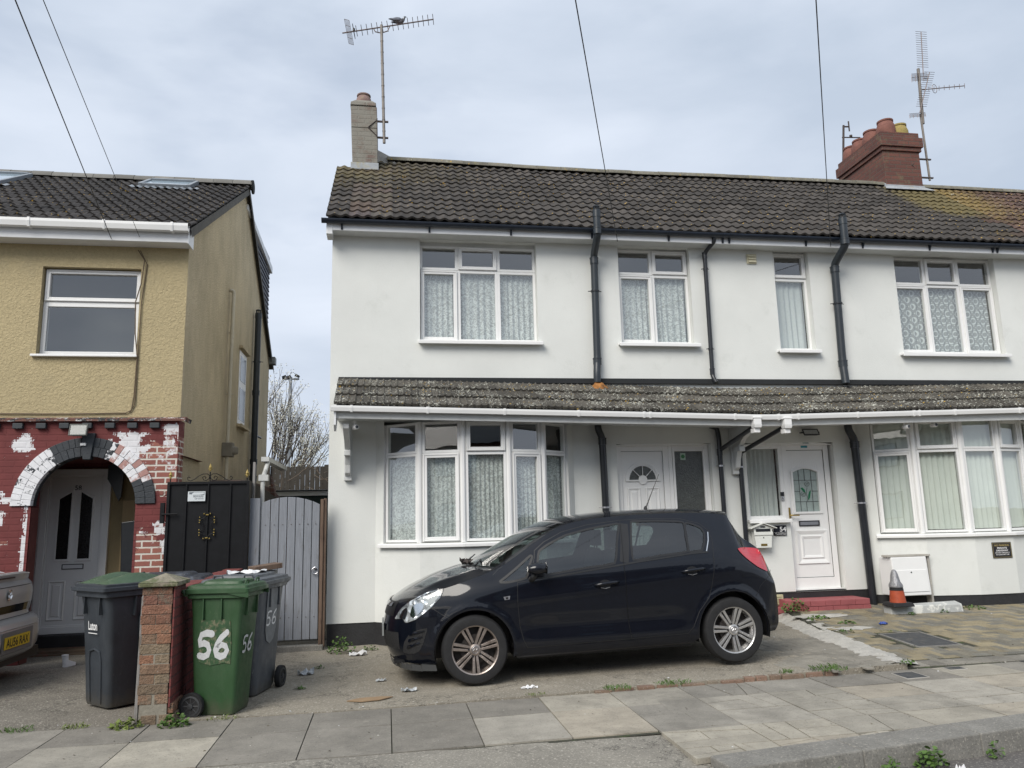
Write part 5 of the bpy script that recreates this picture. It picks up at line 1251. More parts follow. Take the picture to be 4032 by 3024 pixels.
# side wall services
pipe('waste_pipe', [(XL+.01, 12.45, 5.26), (XL+.07, 12.45, 5.24), (XL+.07, 12.42, 3.6), (XL+.07, 12.42, .1)], .028, H58, pm('beige_pipe_paint', (.55, .50, .39), .6, .12), [4.5], [4.55, 3.55], Yw=12.42)
g = G(); g.box(XL, XL+.16, 12.35, 12.52, 2.56, 2.78); g.lathe([(.075, 0), (.085, .03), (.085, .10), (.05, .12)], (XL+.15, 12.44, 2.60), 'z', 14); g.build('junction_box', pm('aged_grey_box', (.22, .20, .16), .7, .2), H58, bevel=.01)
pipe('soil_pipe', [(XL+.09, 14.72, 5.50), (XL+.09, 14.72, 3.0), (XL+.09, 14.72, .1)], .058, H58, M['slate_plastic'], [2.66, 2.35, 3.95], [4.55], tophat=True, Yw=14.72)
g = G(); g.tube([(XL+.09, 14.72, 3.16), (XL+.12, 15.25, 3.16)], .02, 8); g.build('overflow_pipe', M['black_plastic'], H58)
g = G(); g.box(XL-.02, XL+.012, 13.48, 14.12, 3.22, 4.50); fr = g.build('side_window', M['upvc'], H58, bevel=.006)
g = G(); g.box(XL+.010, XL+.016, 13.56, 14.04, 3.30, 3.86); g.box(XL+.010, XL+.016, 13.56, 14.04, 3.98, 4.42); g.build('pane', pm('dull_side_glass', (.10, .115, .125), .15, .1, 5), fr)
g = G(); g.box(XL, XL+.09, 13.42, 14.18, 3.16, 3.21); g.box(XL, XL+.07, 13.42, 14.18, 4.53, 4.57); g.build('sill', M['pebble_side'], fr)
# cables on the front
g = G(); g.tube([(-3.13, 9.86, 4.98), (-3.05, 9.87, 4.85), (-3.07, 9.87, 4.55), (-3.13, 9.88, 4.3), (-3.11, 9.88, 3.9), (-3.07, 9.88, 3.6), (-3.08, 9.885, 3.1), (-3.10, 9.885, 2.93), (-3.16, 9.885, 2.895), (-3.8, 9.885, 2.885), (-4.6, 9.885, 2.89), (-9, 9.885, 2.89)], .007, 6)
g.tube([(-3.11, 9.88, 4.98), (-3.02, 9.89, 4.8), (-3.06, 9.885, 4.3), (-3.065, 9.885, 3.0), (-3.12, 9.885, 2.90)], .006, 6)
g.build('wall_cable', pm('brown_cable', (.12, .085, .05), .7, .2), H58)
g = G(); g.lathe([(.10, 0), (.10, .003)], (-2.93, 9.8935, 3.20), 'y', 7); g.build('patched_hole', pm('grey_filler', (.22, .20, .17), .9, .5, 30, 1, 40), H58) if 0 else None
# floodlight on 58
def floodlight(loc, w, h, d, label, tilt=.25, cell=False):
    t = thing('floodlight', loc, label, 'floodlight')
    m = Matrix.Rotation(-tilt, 4, 'X')
    g = G(); g.M = m; g.hexa([(-w/2*.9, 0, -h/2*.9), (w/2*.9, 0, -h/2*.9), (w/2*.8, d, -h/2*.7), (-w/2*.8, d, -h/2*.7)], [(-w/2*.9, 0, h/2*.9), (w/2*.9, 0, h/2*.9), (w/2*.8, d, h/2*.7), (-w/2*.8, d, h/2*.7)]); g.ring(-w/2, w/2, -h/2, h/2, .014, -.018, .0)
    g.M = None; g.box(-.012, .012, d*.6, d+.06, -.012, .012) if not cell else (g.box(-w/2-.02, -w/2, 0, .05, -.01, .01), g.box(w/2, w/2+.02, 0, .05, -.01, .01), g.box(-w/2-.02, w/2+.02, .04, .055, -.01, .01))
    o = g.build('housing', pm('grey_lamp_housing', (.12, .125, .115), .6, .2, 14) if not cell else M['black_plastic'], t, world=False, bevel=.004)
    g = G(); g.M = m; g.box(-w/2+.014, w/2-.014, -.012, -.006, -h/2+.014, h/2-.014); g.build('lens', pm('dusty_lens', (.13, .145, .14), .2, .2, 20) if not cell else pm('led_lens', (.42, .44, .44), .25, .3, 160), t, world=False)
    return t
floodlight((-3.615, 9.70, 2.665), .20, .145, .07, 'square grey floodlight above the black arch of the red brick porch')
floodlight((5.90, 9.90, 2.60), .24, .10, .03, 'slim black LED floodlight over the door numbered 54', .5, True)
g = G(); g.box(-.03, .03, -.02, .0, -.015, .015); o = g.build('sensor', M['upvc'], None, world=False); o.location = (-3.585, 9.80, 2.505); tag(o, 'tiny cream sensor on the keystone of the black arch', 'sensor')

# ---------------------------------------------------------------- gates, pier, side passage
bgt = thing('metal_gate', (-2.1, 9.7, 0), 'black sheet metal gate with gold scrolls and a warning sign, beside the red brick porch', 'gate')
gx0_, gx1_ = -2.585, -1.645
g = G(); g.ring(gx0_, gx1_, .04, 2.035, .032, 9.69, 9.72); g.box(gx0_+.03, gx1_-.03, 9.688, 9.715, .90, .93)
for x in (-2.365, -2.115, -1.86): g.box(x-.008, x+.008, 9.694, 9.712, .07, 2.0)
g.build('frame', M['iron'], bgt, bevel=.002)
g = G(); g.add([(gx0_+.03, 9.713, .07), (gx1_-.03, 9.713, .07), (gx1_-.03, 9.713, 2.01), (gx0_+.03, 9.713, 2.01)], [(0, 1, 2, 3)]); g.build('panel', M['iron'], bgt)
def spiral(cx, cz, r0, a0, turns, dirn=1, n=18):
    return [(cx+r0*(1-.75*i/n)*math.cos(a0+dirn*turns*2*math.pi*i/n), 9.70, cz+r0*(1-.75*i/n)*math.sin(a0+dirn*turns*2*math.pi*i/n)) for i in range(n+1)]
g = G()
cxg = -2.105
for s in (-1, 1):
    g.tube([(cxg+s*p[0], 9.70, p[1]) for p in ((.0, 2.10), (.03, 2.125), (.08, 2.125), (.13, 2.10), (.18, 2.06), (.22, 2.045), (.25, 2.055), (.26, 2.08), (.24, 2.095), (.225, 2.08))], .005, 6)
    g.tube([(cxg+s*p[0], 9.70, p[1]) for p in ((.0, 2.11), (.01, 2.07), (.04, 2.045), (.075, 2.055), (.085, 2.085), (.06, 2.10), (.045, 2.08), (.055, 2.07))], .005, 6)
for x in (cxg, gx0_+.03, gx1_-.03): g.tube([(x, 9.705, 2.03), (x, 9.705, 2.15 if x == cxg else 2.07)], .007, 6)
mc = 1.505
for s in (-1, 1):
    for t in (-1, 1):
        g.tube([(cxg-.01+s*p[0], 9.69, mc+t*p[1]) for p in ((.0, .135), (.02, .16), (.045, .155), (.045, .135), (.03, .135))], .004, 6)
        g.tube([(cxg-.01+s*p[0], 9.69, mc+t*p[1]) for p in ((.005, .135), (.03, .10), (.07, .085), (.09, .10), (.085, .12), (.072, .115))], .004, 6)
        g.tube([(cxg-.01+s*p[0], 9.69, mc+t*p[1]) for p in ((.045, .0), (.05, .035), (.075, .06), (.095, .05), (.088, .035))], .004, 6)
g.build('scrollwork', M['iron'], bgt)
g = G()
for x, z in ((cxg, 2.20), (gx0_+.03, 2.115), (gx1_-.03, 2.125)):
    g.lathe([(0, .055), (.010, .03), (.022, .0), (.010, -.008), (.012, -.03), (.007, -.045)], (x, 9.705, z), 'z', 8)
    for s in (-1, 1): g.tube([(x, 9.705, z-.01), (x+s*.022, 9.705, z-.02), (x+s*.028, 9.705, z-.005)], [.006, .006, .002], 6)
for t in (-1, 1):
    g.box(cxg-.025, cxg+.005, 9.683, 9.69, mc+t*.135-.006, mc+t*.135+.006)
    for s in (-1, 1):
        g.lathe([(0, -.012), (.009, 0), (0, .012)], (cxg-.01+s*.035, 9.685, mc+t*.145), 'z', 8); g.box(cxg-.01+s*.083-.008, cxg-.01+s*.083+.008, 9.682, 9.69, mc+t*.073-.006, mc+t*.073+.006)
        g.lathe([(0, -.012), (.008, 0), (0, .012)], (cxg-.01+s*.083, 9.685, mc+t*.105), 'z', 8); g.lathe([(0, -.012), (.008, 0), (0, .012)], (cxg-.01+s*.085, 9.685, mc+t*.043), 'z', 8)
g.build('gold_ornament', M['gold'], bgt)
g = G(); g.box(gx0_-.06, gx0_-.015, 9.67, 9.72, 1.55, 1.79); g.tube([(gx0_-.04, 9.66, 1.655), (gx0_+.13, 9.68, 1.655)], .010, 8); g.build('latch', M['iron'], bgt)
ws = thing('warning_sign', (-2.245, 9.685, 1.86), 'small faded white dog warning sign on the black metal gate', 'sign')
g = G(); g.box(-.099, .099, -.003, 0, -.058, .058); g.build('plate', pm('faded_sign_white', (.62, .66, .68), .5, .05), ws, world=False)
g = G(); text_g(g, 'BEWARE', .022, -.012, .020, -.0036, .115, bold=.02); text_g(g, 'OF DOG', .030, -.038, .020, -.0036, .10, bold=.02); g.box(-.04, .085, -.0042, -.0032, .013, .017)
for P in ([(-.085, .050), (.09, .050), (.09, .040), (.075, .046), (-.03, .046), (-.05, .035), (-.06, .020), (-.075, .028), (-.085, .022)], [(.09, .018), (.09, .038), (.075, .022), (.04, .018)]): g.prism(P, -.0038, -.0031)
g.build('print', pm('faded_black_print', (.14, .16, .18), .6, .3, 60), ws, world=False)
g = G(); g.box(-.3, .3, -.01, .01, -.05, 0) if 0 else None

ggt = thing('wooden_gate', (-1.2, 9.8, .03), 'pale grey painted timber gate with an arched top, against the white house', 'gate')
g = G(); g.box(-1.645, -1.525, 9.78, 9.82, .10, 1.825); random.seed(6)
g.build('gate_post', M['grey_wood'], ggt, bevel=.005)
xs_ = [-1.515, -1.405, -1.305, -1.205, -1.105, -1.005, -.91, -.815]
g = G()
for k, (a, b) in enumerate(zip(xs_, xs_[1:])):
    def tz(x): return 1.835-.55*(x+1.20)**2*1.2
    y = 9.80+random.uniform(-.004, .004); g.hexa([(a+.004, y, .14), (b-.004, y, .14), (b-.004, y+.02, .14), (a+.004, y+.02, .14)], [(a+.004, y, tz(a)), (b-.004, y, tz(b)), (b-.004, y+.02, tz(b)), (a+.004, y+.02, tz(a))])
g.box(-1.5, -.82, 9.82, 9.85, 1.45, 1.55); g.box(-1.5, -.82, 9.82, 9.85, .35, .45)
g.build('boards', M['grey_wood'], ggt, bevel=.004)
g = G()
for x in [(a+b)/2 for a, b in zip(xs_, xs_[1:])]:
    for z in (.40, 1.50): g.lathe([(.006, 0), (.006, -.003), (0, -.004)], (x, 9.797, z), 'y', 8)
g.build('nail', M['rust'], ggt)
g = G(); g.lathe([(.018, .0), (.018, -.02), (0, -.025)], (-.86, 9.795, .975), 'y', 12); g.tube([(-.86+.038*math.sin(t*.42), 9.77, .94+.038*math.cos(t*.42)) for t in range(16)], .006, 6); g.build('ring_handle', M['alu'], ggt)
g = G(); g.box(-.808, -.770, 9.78, 9.86, .04, 1.80); g.box(-.768, -.738, 9.80, 9.88, .04, 1.81); g.build('door_jamb', M['brown_wood'], ggt, bevel=.004)
g = G(); g.box(-1.66, -.75, 9.76, 9.9, -.02, .075); g.build('threshold', M['kerb'], ggt, bevel=.01)

gw = thing('garden_wall', (-1.78, 6.8, 0), 'low boundary wall with a weathered brick pier and pyramid cap, between the bins', 'wall')
g = G(); random.seed(14)
lv = []
z_ = .0
k = 0
while z_ < 1.03:
    zt = min(z_+.075, 1.035); off_ = .02*math.sin(k*1.7)*.3 + (.015 if k < 2 else 0) - (k*.0008); x0, x1 = -1.895+off_*1.2+.0, -1.675+off_*.8
    if k == 0: x0, x1 = -1.87, -1.625
    if k == 1: x0, x1 = -1.86, -1.64
    wear = .006 if 3 < k < 9 else .002
    sp = lerp(x0, x1, .5) if k % 2 == 0 else None
    gap = .02 if k in (0, 2) else .004
    for a, b in ([(x0, sp-gap/2), (sp+gap/2, x1)] if sp else [(x0, x1)]):
        j = random.uniform(-wear, wear)
        g.col = mul(random.choice([(.27, .135, .09), (.25, .13, .085), (.22, .105, .075)]) if k > 9 else random.choice([(.25, .19, .13), (.22, .16, .11), (.28, .18, .12), (.31, .16, .10)]), random.uniform(.85, 1.1))
        g.box(a, b, 6.62+j+(.02 if k in (1,) else 0), 6.95, z_+.002, zt-.002)
    z_ = zt; k += 1
pr_ = g.build('pier', M['brick_plain'], gw, bevel=.005, seg=2)
g = G(); g.box(-1.883, -1.685, 6.626, 6.94, 0, 1.03); g.build('mortar', pm('dark_mortar', (.24, .22, .18), .95, .2, 12, .6, 50), pr_)
g = G(); g.box(-1.674, -1.662, 6.625, 6.95, .12, 1.034); g.build('painted_side', M['brick_wall_red'], pr_, bevel=.002)
g = G(); P = [(-1.935, 6.585), (-1.635, 6.585), (-1.635, 6.985), (-1.935, 6.985)]
g.hexa([(x, y, 1.038) for x, y in P], [(x, y, 1.072) for x, y in P]); g.add([(x, y, 1.072) for x, y in P]+[(-1.785, 6.785, 1.135)], [(0, 1, 4), (1, 2, 4), (2, 3, 4), (3, 0, 4)])
g.build('coping', pm('lichened_concrete_cap', (.23, .205, .155), .95, .3, 14, .8, 45, col2=(.11, .12, .06), c2lo=.52, c2hi=.62, c2s=9), gw, bevel=.010, seg=3)
g = G(); g.box(-1.86, -1.675, 6.951, 9.6, -.05, 1.0); 
for i in range(13): j = random.uniform(-.008, .006); g.box(-1.862, -1.672, 6.955+i*.205, 7.152+i*.205, .99, 1.004+j)
g.build('wall_panel', M['brick_wall_red'], gw, bevel=.005)
g = G(); g.hexa([(-1.925, 6.64, -.01), (-1.90, 6.64, -.01), (-1.90, 6.67, -.01), (-1.925, 6.67, -.01)], [(-1.917, 6.64, .96), (-1.90, 6.64, 1.0), (-1.90, 6.67, 1.0), (-1.917, 6.67, .96)])
o = g.build('timber_batten', M['old_wood'], None, bevel=.003); tag(o, 'thin weathered timber post strapped to the left side of the brick pier', 'post')
# passage behind the gates
ob = thing('outbuilding', (-1.85, 13, 0), 'brown brick outbuilding with a white gutter, just showing above the wooden gate', 'outbuilding')
g = G(); g.prism([(10.6, 0), (10.6, 2.10), (13.0, 2.10), (16, 1.75), (16, 0)], -2.3, -1.86, 'x'); g.prism([(-1.86, 0), (-1.86, 2.28), (-1.78, 1.95), (-1.78, 0)], 12.9, 13.1); g.build('wall', M['brick_far'], ob)
g = G(); g.tube([(-1.63, 10.6, 0), (-1.63, 10.6, 2.12), (-1.60, 10.6, 2.22), (-1.58, 10.7, 2.36)], .028, 10); g.box(-1.68, -1.56, 10.56, 10.66, 2.08, 2.16); g.box(-1.66, -1.56, 10.6, 12.5, 2.34, 2.40); g.build('downpipe', M['grey_white'], ob)
g = G(); g.box(-1.695, -1.665, 10.2, 10.24, 0, 2.30); o = g.build('timber_post', M['old_wood'], None, bevel=.003); tag(o, 'tall thin pale timber post behind the wooden gate', 'post')
g = G(); g.prism([(10.0, 0), (10.0, 2.06), (11.2, 2.0), (12.4, 1.92), (12.4, 0)], -1.80, -1.70, 'x'); o = g.build('side_fence', M['fence_wood'], None); tag(o, 'dark timber side fence behind the gap between the two gates', 'fence')
gr = thing('garage', (-.8, 19, 0), 'low dark garage with a white gutter far behind the wooden gate', 'garage')
g = G(); g.box(-2.6, .6, 17.6, 21, 0, 2.15); g.build('wall', pm('dark_green_board', (.012, .028, .026), .7, .1), gr)
g = G(); g.box(-2.62, .65, 17.52, 17.62, 2.12, 2.21); g.build('fascia', M['upvc'], gr); g = G(); g.box(-2.65, .7, 17.4, 21, 2.212, 2.24); g.build('roof', M['dark'], gr); gutter('gutter', [(-2.62, 17.46, 2.24), (.65, 17.46, 2.24)], gr, M['upvc'], .04)
fc = thing('timber_fence', (-2, 23, 0), 'tall dark timber fence with brambles, behind the low garage', 'fence')
g = G(); random.seed(4); x = -6.0
while x < 3: g.box(x+.004, x+.136, 23+random.uniform(-.01, .01), 23.03, 0, 3.16+random.uniform(-.008, .008)); x += .14
g.build('boards', M['fence_wood'], fc); g = G()
for x in (-5, -3.4, -1.75, -.1, 1.6): g.box(x-.06, x+.06, 22.93, 22.99, 0, 3.2)
g.build('post', M['fence_wood'], fc)

# background tree, lamp mast
def branch(g, p, d, L, r, depth, tips, spread=.5):
    n = 3; pts = [p]; q = Vector(p); dd = Vector(d)
    for i in range(n):
        dd = (dd+Vector((random.uniform(-.12, .12), random.uniform(-.12, .12), random.uniform(-.02, .14)))).normalized(); q = q+dd*L/n; pts.append(q.copy())
    g.tube(pts, [lerp(r, r*.6, i/n) for i in range(n+1)], 5 if depth > 1 else 4, cap=False)
    if depth <= 0: tips.append(q); return
    if depth <= 1: tips += [pts[2], pts[1]]
    k = 3 if depth > 2 else random.choice([3, 4])
    for i in range(k):
        nd = (dd+Vector((random.uniform(-spread, spread), random.uniform(-spread, spread), random.uniform(-.15, .35)))).normalized()
        branch(g, pts[random.choice([1, 2, 3])] if i else pts[-1], nd, L*random.uniform(.6, .82), r*.58, depth-1, tips, spread)
random.seed(23)
tr = thing('tree', (-3.6, 24.5, 0), 'bare spring tree with pale buds behind the dark fence, seen between the houses', 'tree')
g = G(); tips = []
g.tube([(-3.9, 24.5, 0), (-3.85, 24.5, 1.2), (-3.7, 24.5, 2.3)], [.16, .13, .10], 10)
for k in range(17):
    a = k/16; branch(g, Vector((-3.75+a*.25, 24.5, 2.0+.3*random.random())), Vector((lerp(-.6, 1.0, a), random.uniform(-.25, .25), lerp(1.25, .75, a))).normalized(), lerp(1.75, 1.15, a), .036, 3, tips, .45)
for k in range(3): branch(g, Vector((-2.9+k*.5, 24.3, 2.2)), Vector((.75, 0, .7)).normalized(), .75, .02, 2, tips, .5)
tk = g.build('trunk', pm('grey_brown_bark', (.10, .085, .075), .9, .25, 10, .3, 50), tr, recalc=False)
g = G()
for p in tips:
    for _ in range(9):
        c = p+Vector((random.gauss(0, .06), random.gauss(0, .06), random.gauss(0, .06))); a = Vector((random.gauss(0, 1), random.gauss(0, 1), random.gauss(0, 1))).normalized()*.022; b = a.orthogonal().normalized()*.017
        g.add([c-a, c+b, c+a, c-b], [(0, 1, 2, 3)])
g.build('blossom', pm('pale_spring_buds', (.62, .60, .50), .8, .2, 30), tr, recalc=False)
random.seed(31); g = G()
for k in range(46):
    x = random.uniform(-1.9, .3) if k > 10 else random.uniform(-3.2, 0); z = random.uniform(2.1, 2.9); p = Vector((x, random.uniform(22.3, 22.8), z)); pts = [p]; d = Vector((random.uniform(-1, 1), random.uniform(-.2, .2), random.uniform(-.4, .7))).normalized()
    for i in range(6): d = (d+Vector((random.gauss(0, .3), 0, random.gauss(-.05, .3)))).normalized(); p = p+d*.12; pts.append(p.copy())
    g.tube(pts, .010, 4, cap=False)
o = g.build('bramble', pm('dry_bramble_stem', (.13, .10, .075), .9, .3), None, recalc=False); tag(o, 'tangle of dry brown brambles in front of the dark fence', 'bramble', kind='stuff')
lm = thing('floodlight_mast', (-4.93, 40, 0), 'tall thin grey mast with floodlights on a crossbar, far behind the budding tree', 'lamp mast')
g = G(); g.tube([(-4.93, 40, 0), (-4.93, 40, 9.0)], [.11, .08], 10); g.build('pole', pm('grey_steel_mast', (.25, .27, .29), .5, .1), lm)
g = G(); g.box(-5.35, -4.5, 39.97, 40.03, 8.86, 8.93); g.build('crossbar', M['iron'], lm)
for x, z in ((-5.25, 9.0), (-5.02, 9.0), (-4.6, 9.06)):
    g = G(); g.M = Matrix.Translation((x, 40, z)) @ Matrix.Rotation(.5 if x > -4.9 else -.4, 4, 'Y'); g.box(-.11, .11, -.12, .12, -.055, .055); g.build('lamp_head', M['iron'], lm)
# ---------------------------------------------------------------- wheelie bins
def rrect(hx, y0, y1, r, z, n=4):
    out = []
    for cx, cy, a0 in ((hx-r, y1-r, 0), (-hx+r, y1-r, 90), (-hx+r, y0+r, 180), (hx-r, y0+r, 270)):
        for k in range(n+1):
            a = math.radians(a0+90*k/n); out.append((cx+r*math.cos(a), cy+r*math.sin(a), z))
    return out
def loft(g, rings, cap0=True, cap1=True):
    n = len(rings[0]); vs = [p for r in rings for p in r]
    fs = [(i*n+k, i*n+(k+1) % n, (i+1)*n+(k+1) % n, (i+1)*n+k) for i in range(len(rings)-1) for k in range(n)]
    if cap0: fs.append(tuple(range(n))[::-1])
    if cap1: fs.append(tuple(range((len(rings)-1)*n, len(rings)*n)))
    g.add(vs, fs)
def bin_(loc, rz, label, body, lid, lidtop=None, style=0, kx=1, ky=1):
    t = thing('wheelie_bin', loc, label, 'wheelie bin', 'wheelie bins in front of the houses', rz)
    g = G()
    loft(g, [rrect(.195, -.20, .215, .045, .02), rrect(.20, -.245, .225, .045, .05), rrect(.215, -.27, .245, .05, .35), rrect(.235, -.30, .28, .05, .80), rrect(.243, -.315, .30, .05, .93)])
    loft(g, [rrect(.262, -.335, .325, .04, .925), rrect(.27, -.345, .335, .04, .93), rrect(.27, -.345, .335, .04, .985), rrect(.262, -.335, .325, .04, .99)])
    for x in (-.13, .13):     # front ribs
        g.box(x-.006, x+.006, .24, .315, .78, .93); 
    for y in (-.15, .06):
        for s in (-1, 1): g.box(s*.22, s*.262, y-.006, y+.006, .76, .93)
    if style == 1:            # recessed front panel moulding and rounded side moulding
        for s in (-1, 1):
            g.tube([(s*.2165, -.02, .05), (s*.2395, -.01, .50), (s*.2475, .01, .74), (s*.2485, -.02, .80), (s*.2485, -.10, .82), (s*.2485, -.28, .825)], .010, 8)
        g.tube([(-.09, .229, .05), (-.10, .252, .40), (-.08, .258, .47), (.0, .261, .49), (.08, .258, .47), (.10, .252, .40), (.09, .229, .05)], .010, 8)
    else:
        g.tube([(0, -.26, .07), (0, -.30, .8)], .02, 8)
    g.build('body', body, t, world=False, smooth=True, auto=40)
    g = G()
    if style == 1:
        loft(g, [rrect(.285, -.34, .365, .03, .975), rrect(.29, -.345, .37, .03, .98), rrect(.29, -.345, .37, .03, 1.008), rrect(.268, -.33, .348, .03, 1.014), rrect(.268, -.33, .348, .03, 1.032), rrect(.255, -.315, .335, .04, 1.038)])
        g.build('rim', body, t, world=False, smooth=True, auto=40)
        g = G()
        def top(u, v):
            x = lerp(-.255, .255, v); y = lerp(-.32, .335, u)
            e = min(1, min(u, 1-u)*6)*min(1, min(v, 1-v)*5)
            arch = .055*math.exp(-((abs(x)-.15)/.06)**2)*math.exp(-((y-.02)/.20)**2)
            return (x, y, 1.036+.026*e**.6+arch-.012*math.exp(-(x/.07)**2))
        g.grid(top, 30, 26, True); l = g.build('lid', lidtop, t, world=False, smooth=True, recalc=False)
    else:
        loft(g, [rrect(.29, -.36, .37, .03, .965), rrect(.295, -.365, .378, .03, .97), rrect(.295, -.365, .378, .03, 1.0), rrect(.28, -.35, .362, .035, 1.006), rrect(.275, -.34, .355, .035, 1.026), rrect(.255, -.32, .335, .05, 1.034), rrect(.245, -.30, .32, .05, 1.034), rrect(.20, -.22, .26, .05, 1.036), rrect(.19, -.20, .25, .05, 1.056), rrect(.17, -.18, .23, .05, 1.062)])
        g.prism([(.378, .93), (.378, .97), (.1, .972), (.28, .94)], -.29, -.28, 'x'); g.prism([(.378, .93), (.378, .97), (.1, .972), (.28, .94)], .28, .29, 'x')
        for x in (-.14, .14): g.tube([(x-.045, .29, 1.03), (x-.035, .30, 1.062), (x+.035, .30, 1.062), (x+.045, .29, 1.03)], .009, 8)
        l = g.build('lid', lid, t, world=False, smooth=True, auto=35)
    g = G(); g.tube([(-.25, -.40, .985), (.25, -.40, .985)], .014, 10)
    for s in (-.25, -.1, .1, .25): g.tube([(s, -.33, .955), (s, -.375, .96), (s, -.40, .985)], .014, 8)
    g.build('handle', body if style else lid, t, world=False, smooth=True)
    for s in (-1, 1):
        g = G(); WY = -.235*ky; WX = s*.255*kx; g.lathe([(.07, -.02), (.095, -.024), (.100, -.012), (.100, .012), (.095, .024), (.07, .02)], (WX, WY, .10), 'x', 28)
        w = g.build('wheel', M['rubber'], t, world=False, smooth=True, auto=40)
        g = G()
        for k in range(8):
            a = k*math.pi/4; g.tube([(WX+s*.016, WY+.02*math.cos(a), .10+.02*math.sin(a)), (WX+s*.016, WY+.07*math.cos(a), .10+.07*math.sin(a))], .006, 6)
        g.lathe([(.072, s*.0), (.078, s*.024), (.064, s*.026), (.062, s*.0)], (WX, WY, .10), 'x', 24, cap=False); g.lathe([(0, s*.0), (.072, s*.0)], (WX, WY, .10), 'x', 24); g.lathe([(0, s*-.02), (.022, s*-.02), (.022, s*.03), (0, s*.032)], (WX, WY, .10), 'x', 14)
        h = g.build('wheel_hub', M['hub'], w, world=False, smooth=True, auto=40)
    g = G(); g.tube([(-.25*kx, -.235*ky, .10), (.25*kx, -.235*ky, .10)], .012, 8); g.build('axle', M['steel'], t, world=False)
    for o in t.children:
        if not o.name.startswith(('wheel', 'axle')): o.scale = (kx, ky, 1)
    return t
M['hub'] = pm('dark_grey_hub', (.035, .037, .04), .55, .2, 14, obj=True)
M['bin_grey'] = worn_plastic('charcoal_bin_plastic', (0.03, 0.036, 0.044), (0.07, 0.077, 0.085))
M['bin_green'] = worn_plastic('green_bin_plastic', (0.026, 0.07, 0.026), (0.07, 0.11, 0.06))
M['bin_lidgreen'] = worn_plastic('faded_green_lid_plastic', (0.045, 0.082, 0.045), (0.1, 0.13, 0.09))
M['bin_oldgrey'] = worn_plastic('faded_grey_bin_plastic', (0.075, 0.084, 0.095), (0.2, 0.205, 0.21))
M['bin_black'] = worn_plastic('black_bin_plastic', (0.022, 0.025, 0.034), (0.2, 0.24, 0.3))
def face(side, z0=.05):      # placement frame for marks on the tapered bin faces
    if side == 'front': m = Matrix.Translation((0, .228, .05)) @ Matrix.Rotation(math.pi, 4, 'Z') @ Matrix.Rotation(math.radians(4.9), 4, 'X')
    elif side == 'right': m = Matrix.Translation((.2035, 0, .05)) @ Matrix.Rotation(math.pi/2, 4, 'Z') @ Matrix.Rotation(math.radians(3.0), 4, 'X')
    elif side == 'left': m = Matrix.Translation((-.2035, 0, .05)) @ Matrix.Rotation(-math.pi/2, 4, 'Z') @ Matrix.Rotation(math.radians(3.0), 4, 'X')
    return m
def face(side):
    r = {'front': math.pi, 'right': math.pi/2, 'left': -math.pi/2}[side]
    o = {'front': (0, .2285, .05), 'right': (.2035, 0, .05), 'left': (-.2035, 0, .05)}[side]
    tilt = math.radians({'front': 4.9, 'right': 2.8, 'left': 2.8}[side])
    return Matrix.Translation(o) @ Matrix.Rotation(r, 4, 'Z') @ Matrix.Rotation(tilt, 4, 'X')
b1 = bin_((-2.285, 7.507, 0), math.radians(135), 'charcoal wheelie bin with a green lid and council name, left of the brick pier', M['bin_grey'], M['bin_grey'], M['bin_lidgreen'], 1)
g = G(); g.M = face('front'); text_g(g, 'Luton', .0, .60, .075, -.008, .15, bold=.022); g.box(-.075, .075, -.010, -.007, .572, .578); g.build('printed_name', M['white_ink'], b1, world=False)
K2 = (.80, .72, 1)
b2 = bin_((-1.325, 6.93, -.005), math.radians(-102), 'green wheelie bin with 56 painted in white, in front of the brick wall', M['bin_green'], M['bin_green'], kx=.80, ky=.72)
def numerals(g, cx, cz, s, w, y=-.006, lean=.0):
    f = lambda P: [(cx+(x+lean*z)*s, cz+z*s) for x, z in P]
    ribbon(g, f([(-.10, .96), (-.45, 1.0), (-.78, .93), (-.88, .70), (-.86, .52), (-.62, .58), (-.38, .50), (-.28, .28), (-.38, .08), (-.62, .0), (-.9, .05)]), w, y)
    ribbon(g, f([(.80, 1.02), (.45, .80), (.20, .52), (.10, .28), (.18, .08), (.42, .0), (.68, .06), (.82, .26), (.72, .44), (.50, .50), (.28, .42), (.16, .26)]), w, y-.0004)
random.seed(2)
g = G(); g.M = face('right'); g.prism([(-.19, .38), (-.06, .35), (.10, .37), (.17, .36), (.18, .52), (.16, .70), (.05, .715), (-.10, .70), (-.17, .71), (-.20, .55)], -.0035, -.002)
o = g.build('scuffed_patch', M['bin_scuff'] if 'bin_scuff' in M else pm('scraped_paint_patch', (.03, .075, .03), .6, .3, 14, obj=True, col2=(.15, .15, .09), c2lo=.50, c2hi=.60, c2s=20), b2, world=False); o.scale = K2
g = G(); g.M = face('right'); numerals(g, -.02, .42, .185, .052); g.build('painted_number', M['spray'], b2, world=False).scale = K2
g = G(); g.M = face('front'); numerals(g, -.03, .44, .125, .020, -.005); g.build('painted_number', M['spray'], b2, world=False).scale = K2
b3 = bin_((-1.285, 7.62, 0), math.radians(166.7), 'faded grey wheelie bin with pale 56 on its side, behind the green bin', M['bin_oldgrey'], M['bin_oldgrey'])
g = G(); g.M = face('left'); ribbon(g, [(.02, .50), (.015, .86)], .24, -.003); g.build('sprayed_panel', pm('rubbed_pale_overspray', (.20, .21, .215), .7, .2, 12), b3, world=False)
g = G(); g.M = face('left'); numerals(g, .02, .55, .12, .018, -.006, .0); g.build('painted_number', M['white_ink'], b3, world=False)
b4 = bin_((-2.10, 8.2, 0), math.radians(92), 'black wheelie bin with a pale scuffed lid, mostly hidden behind the brick pier', M['bin_black'], M['bin_black'])
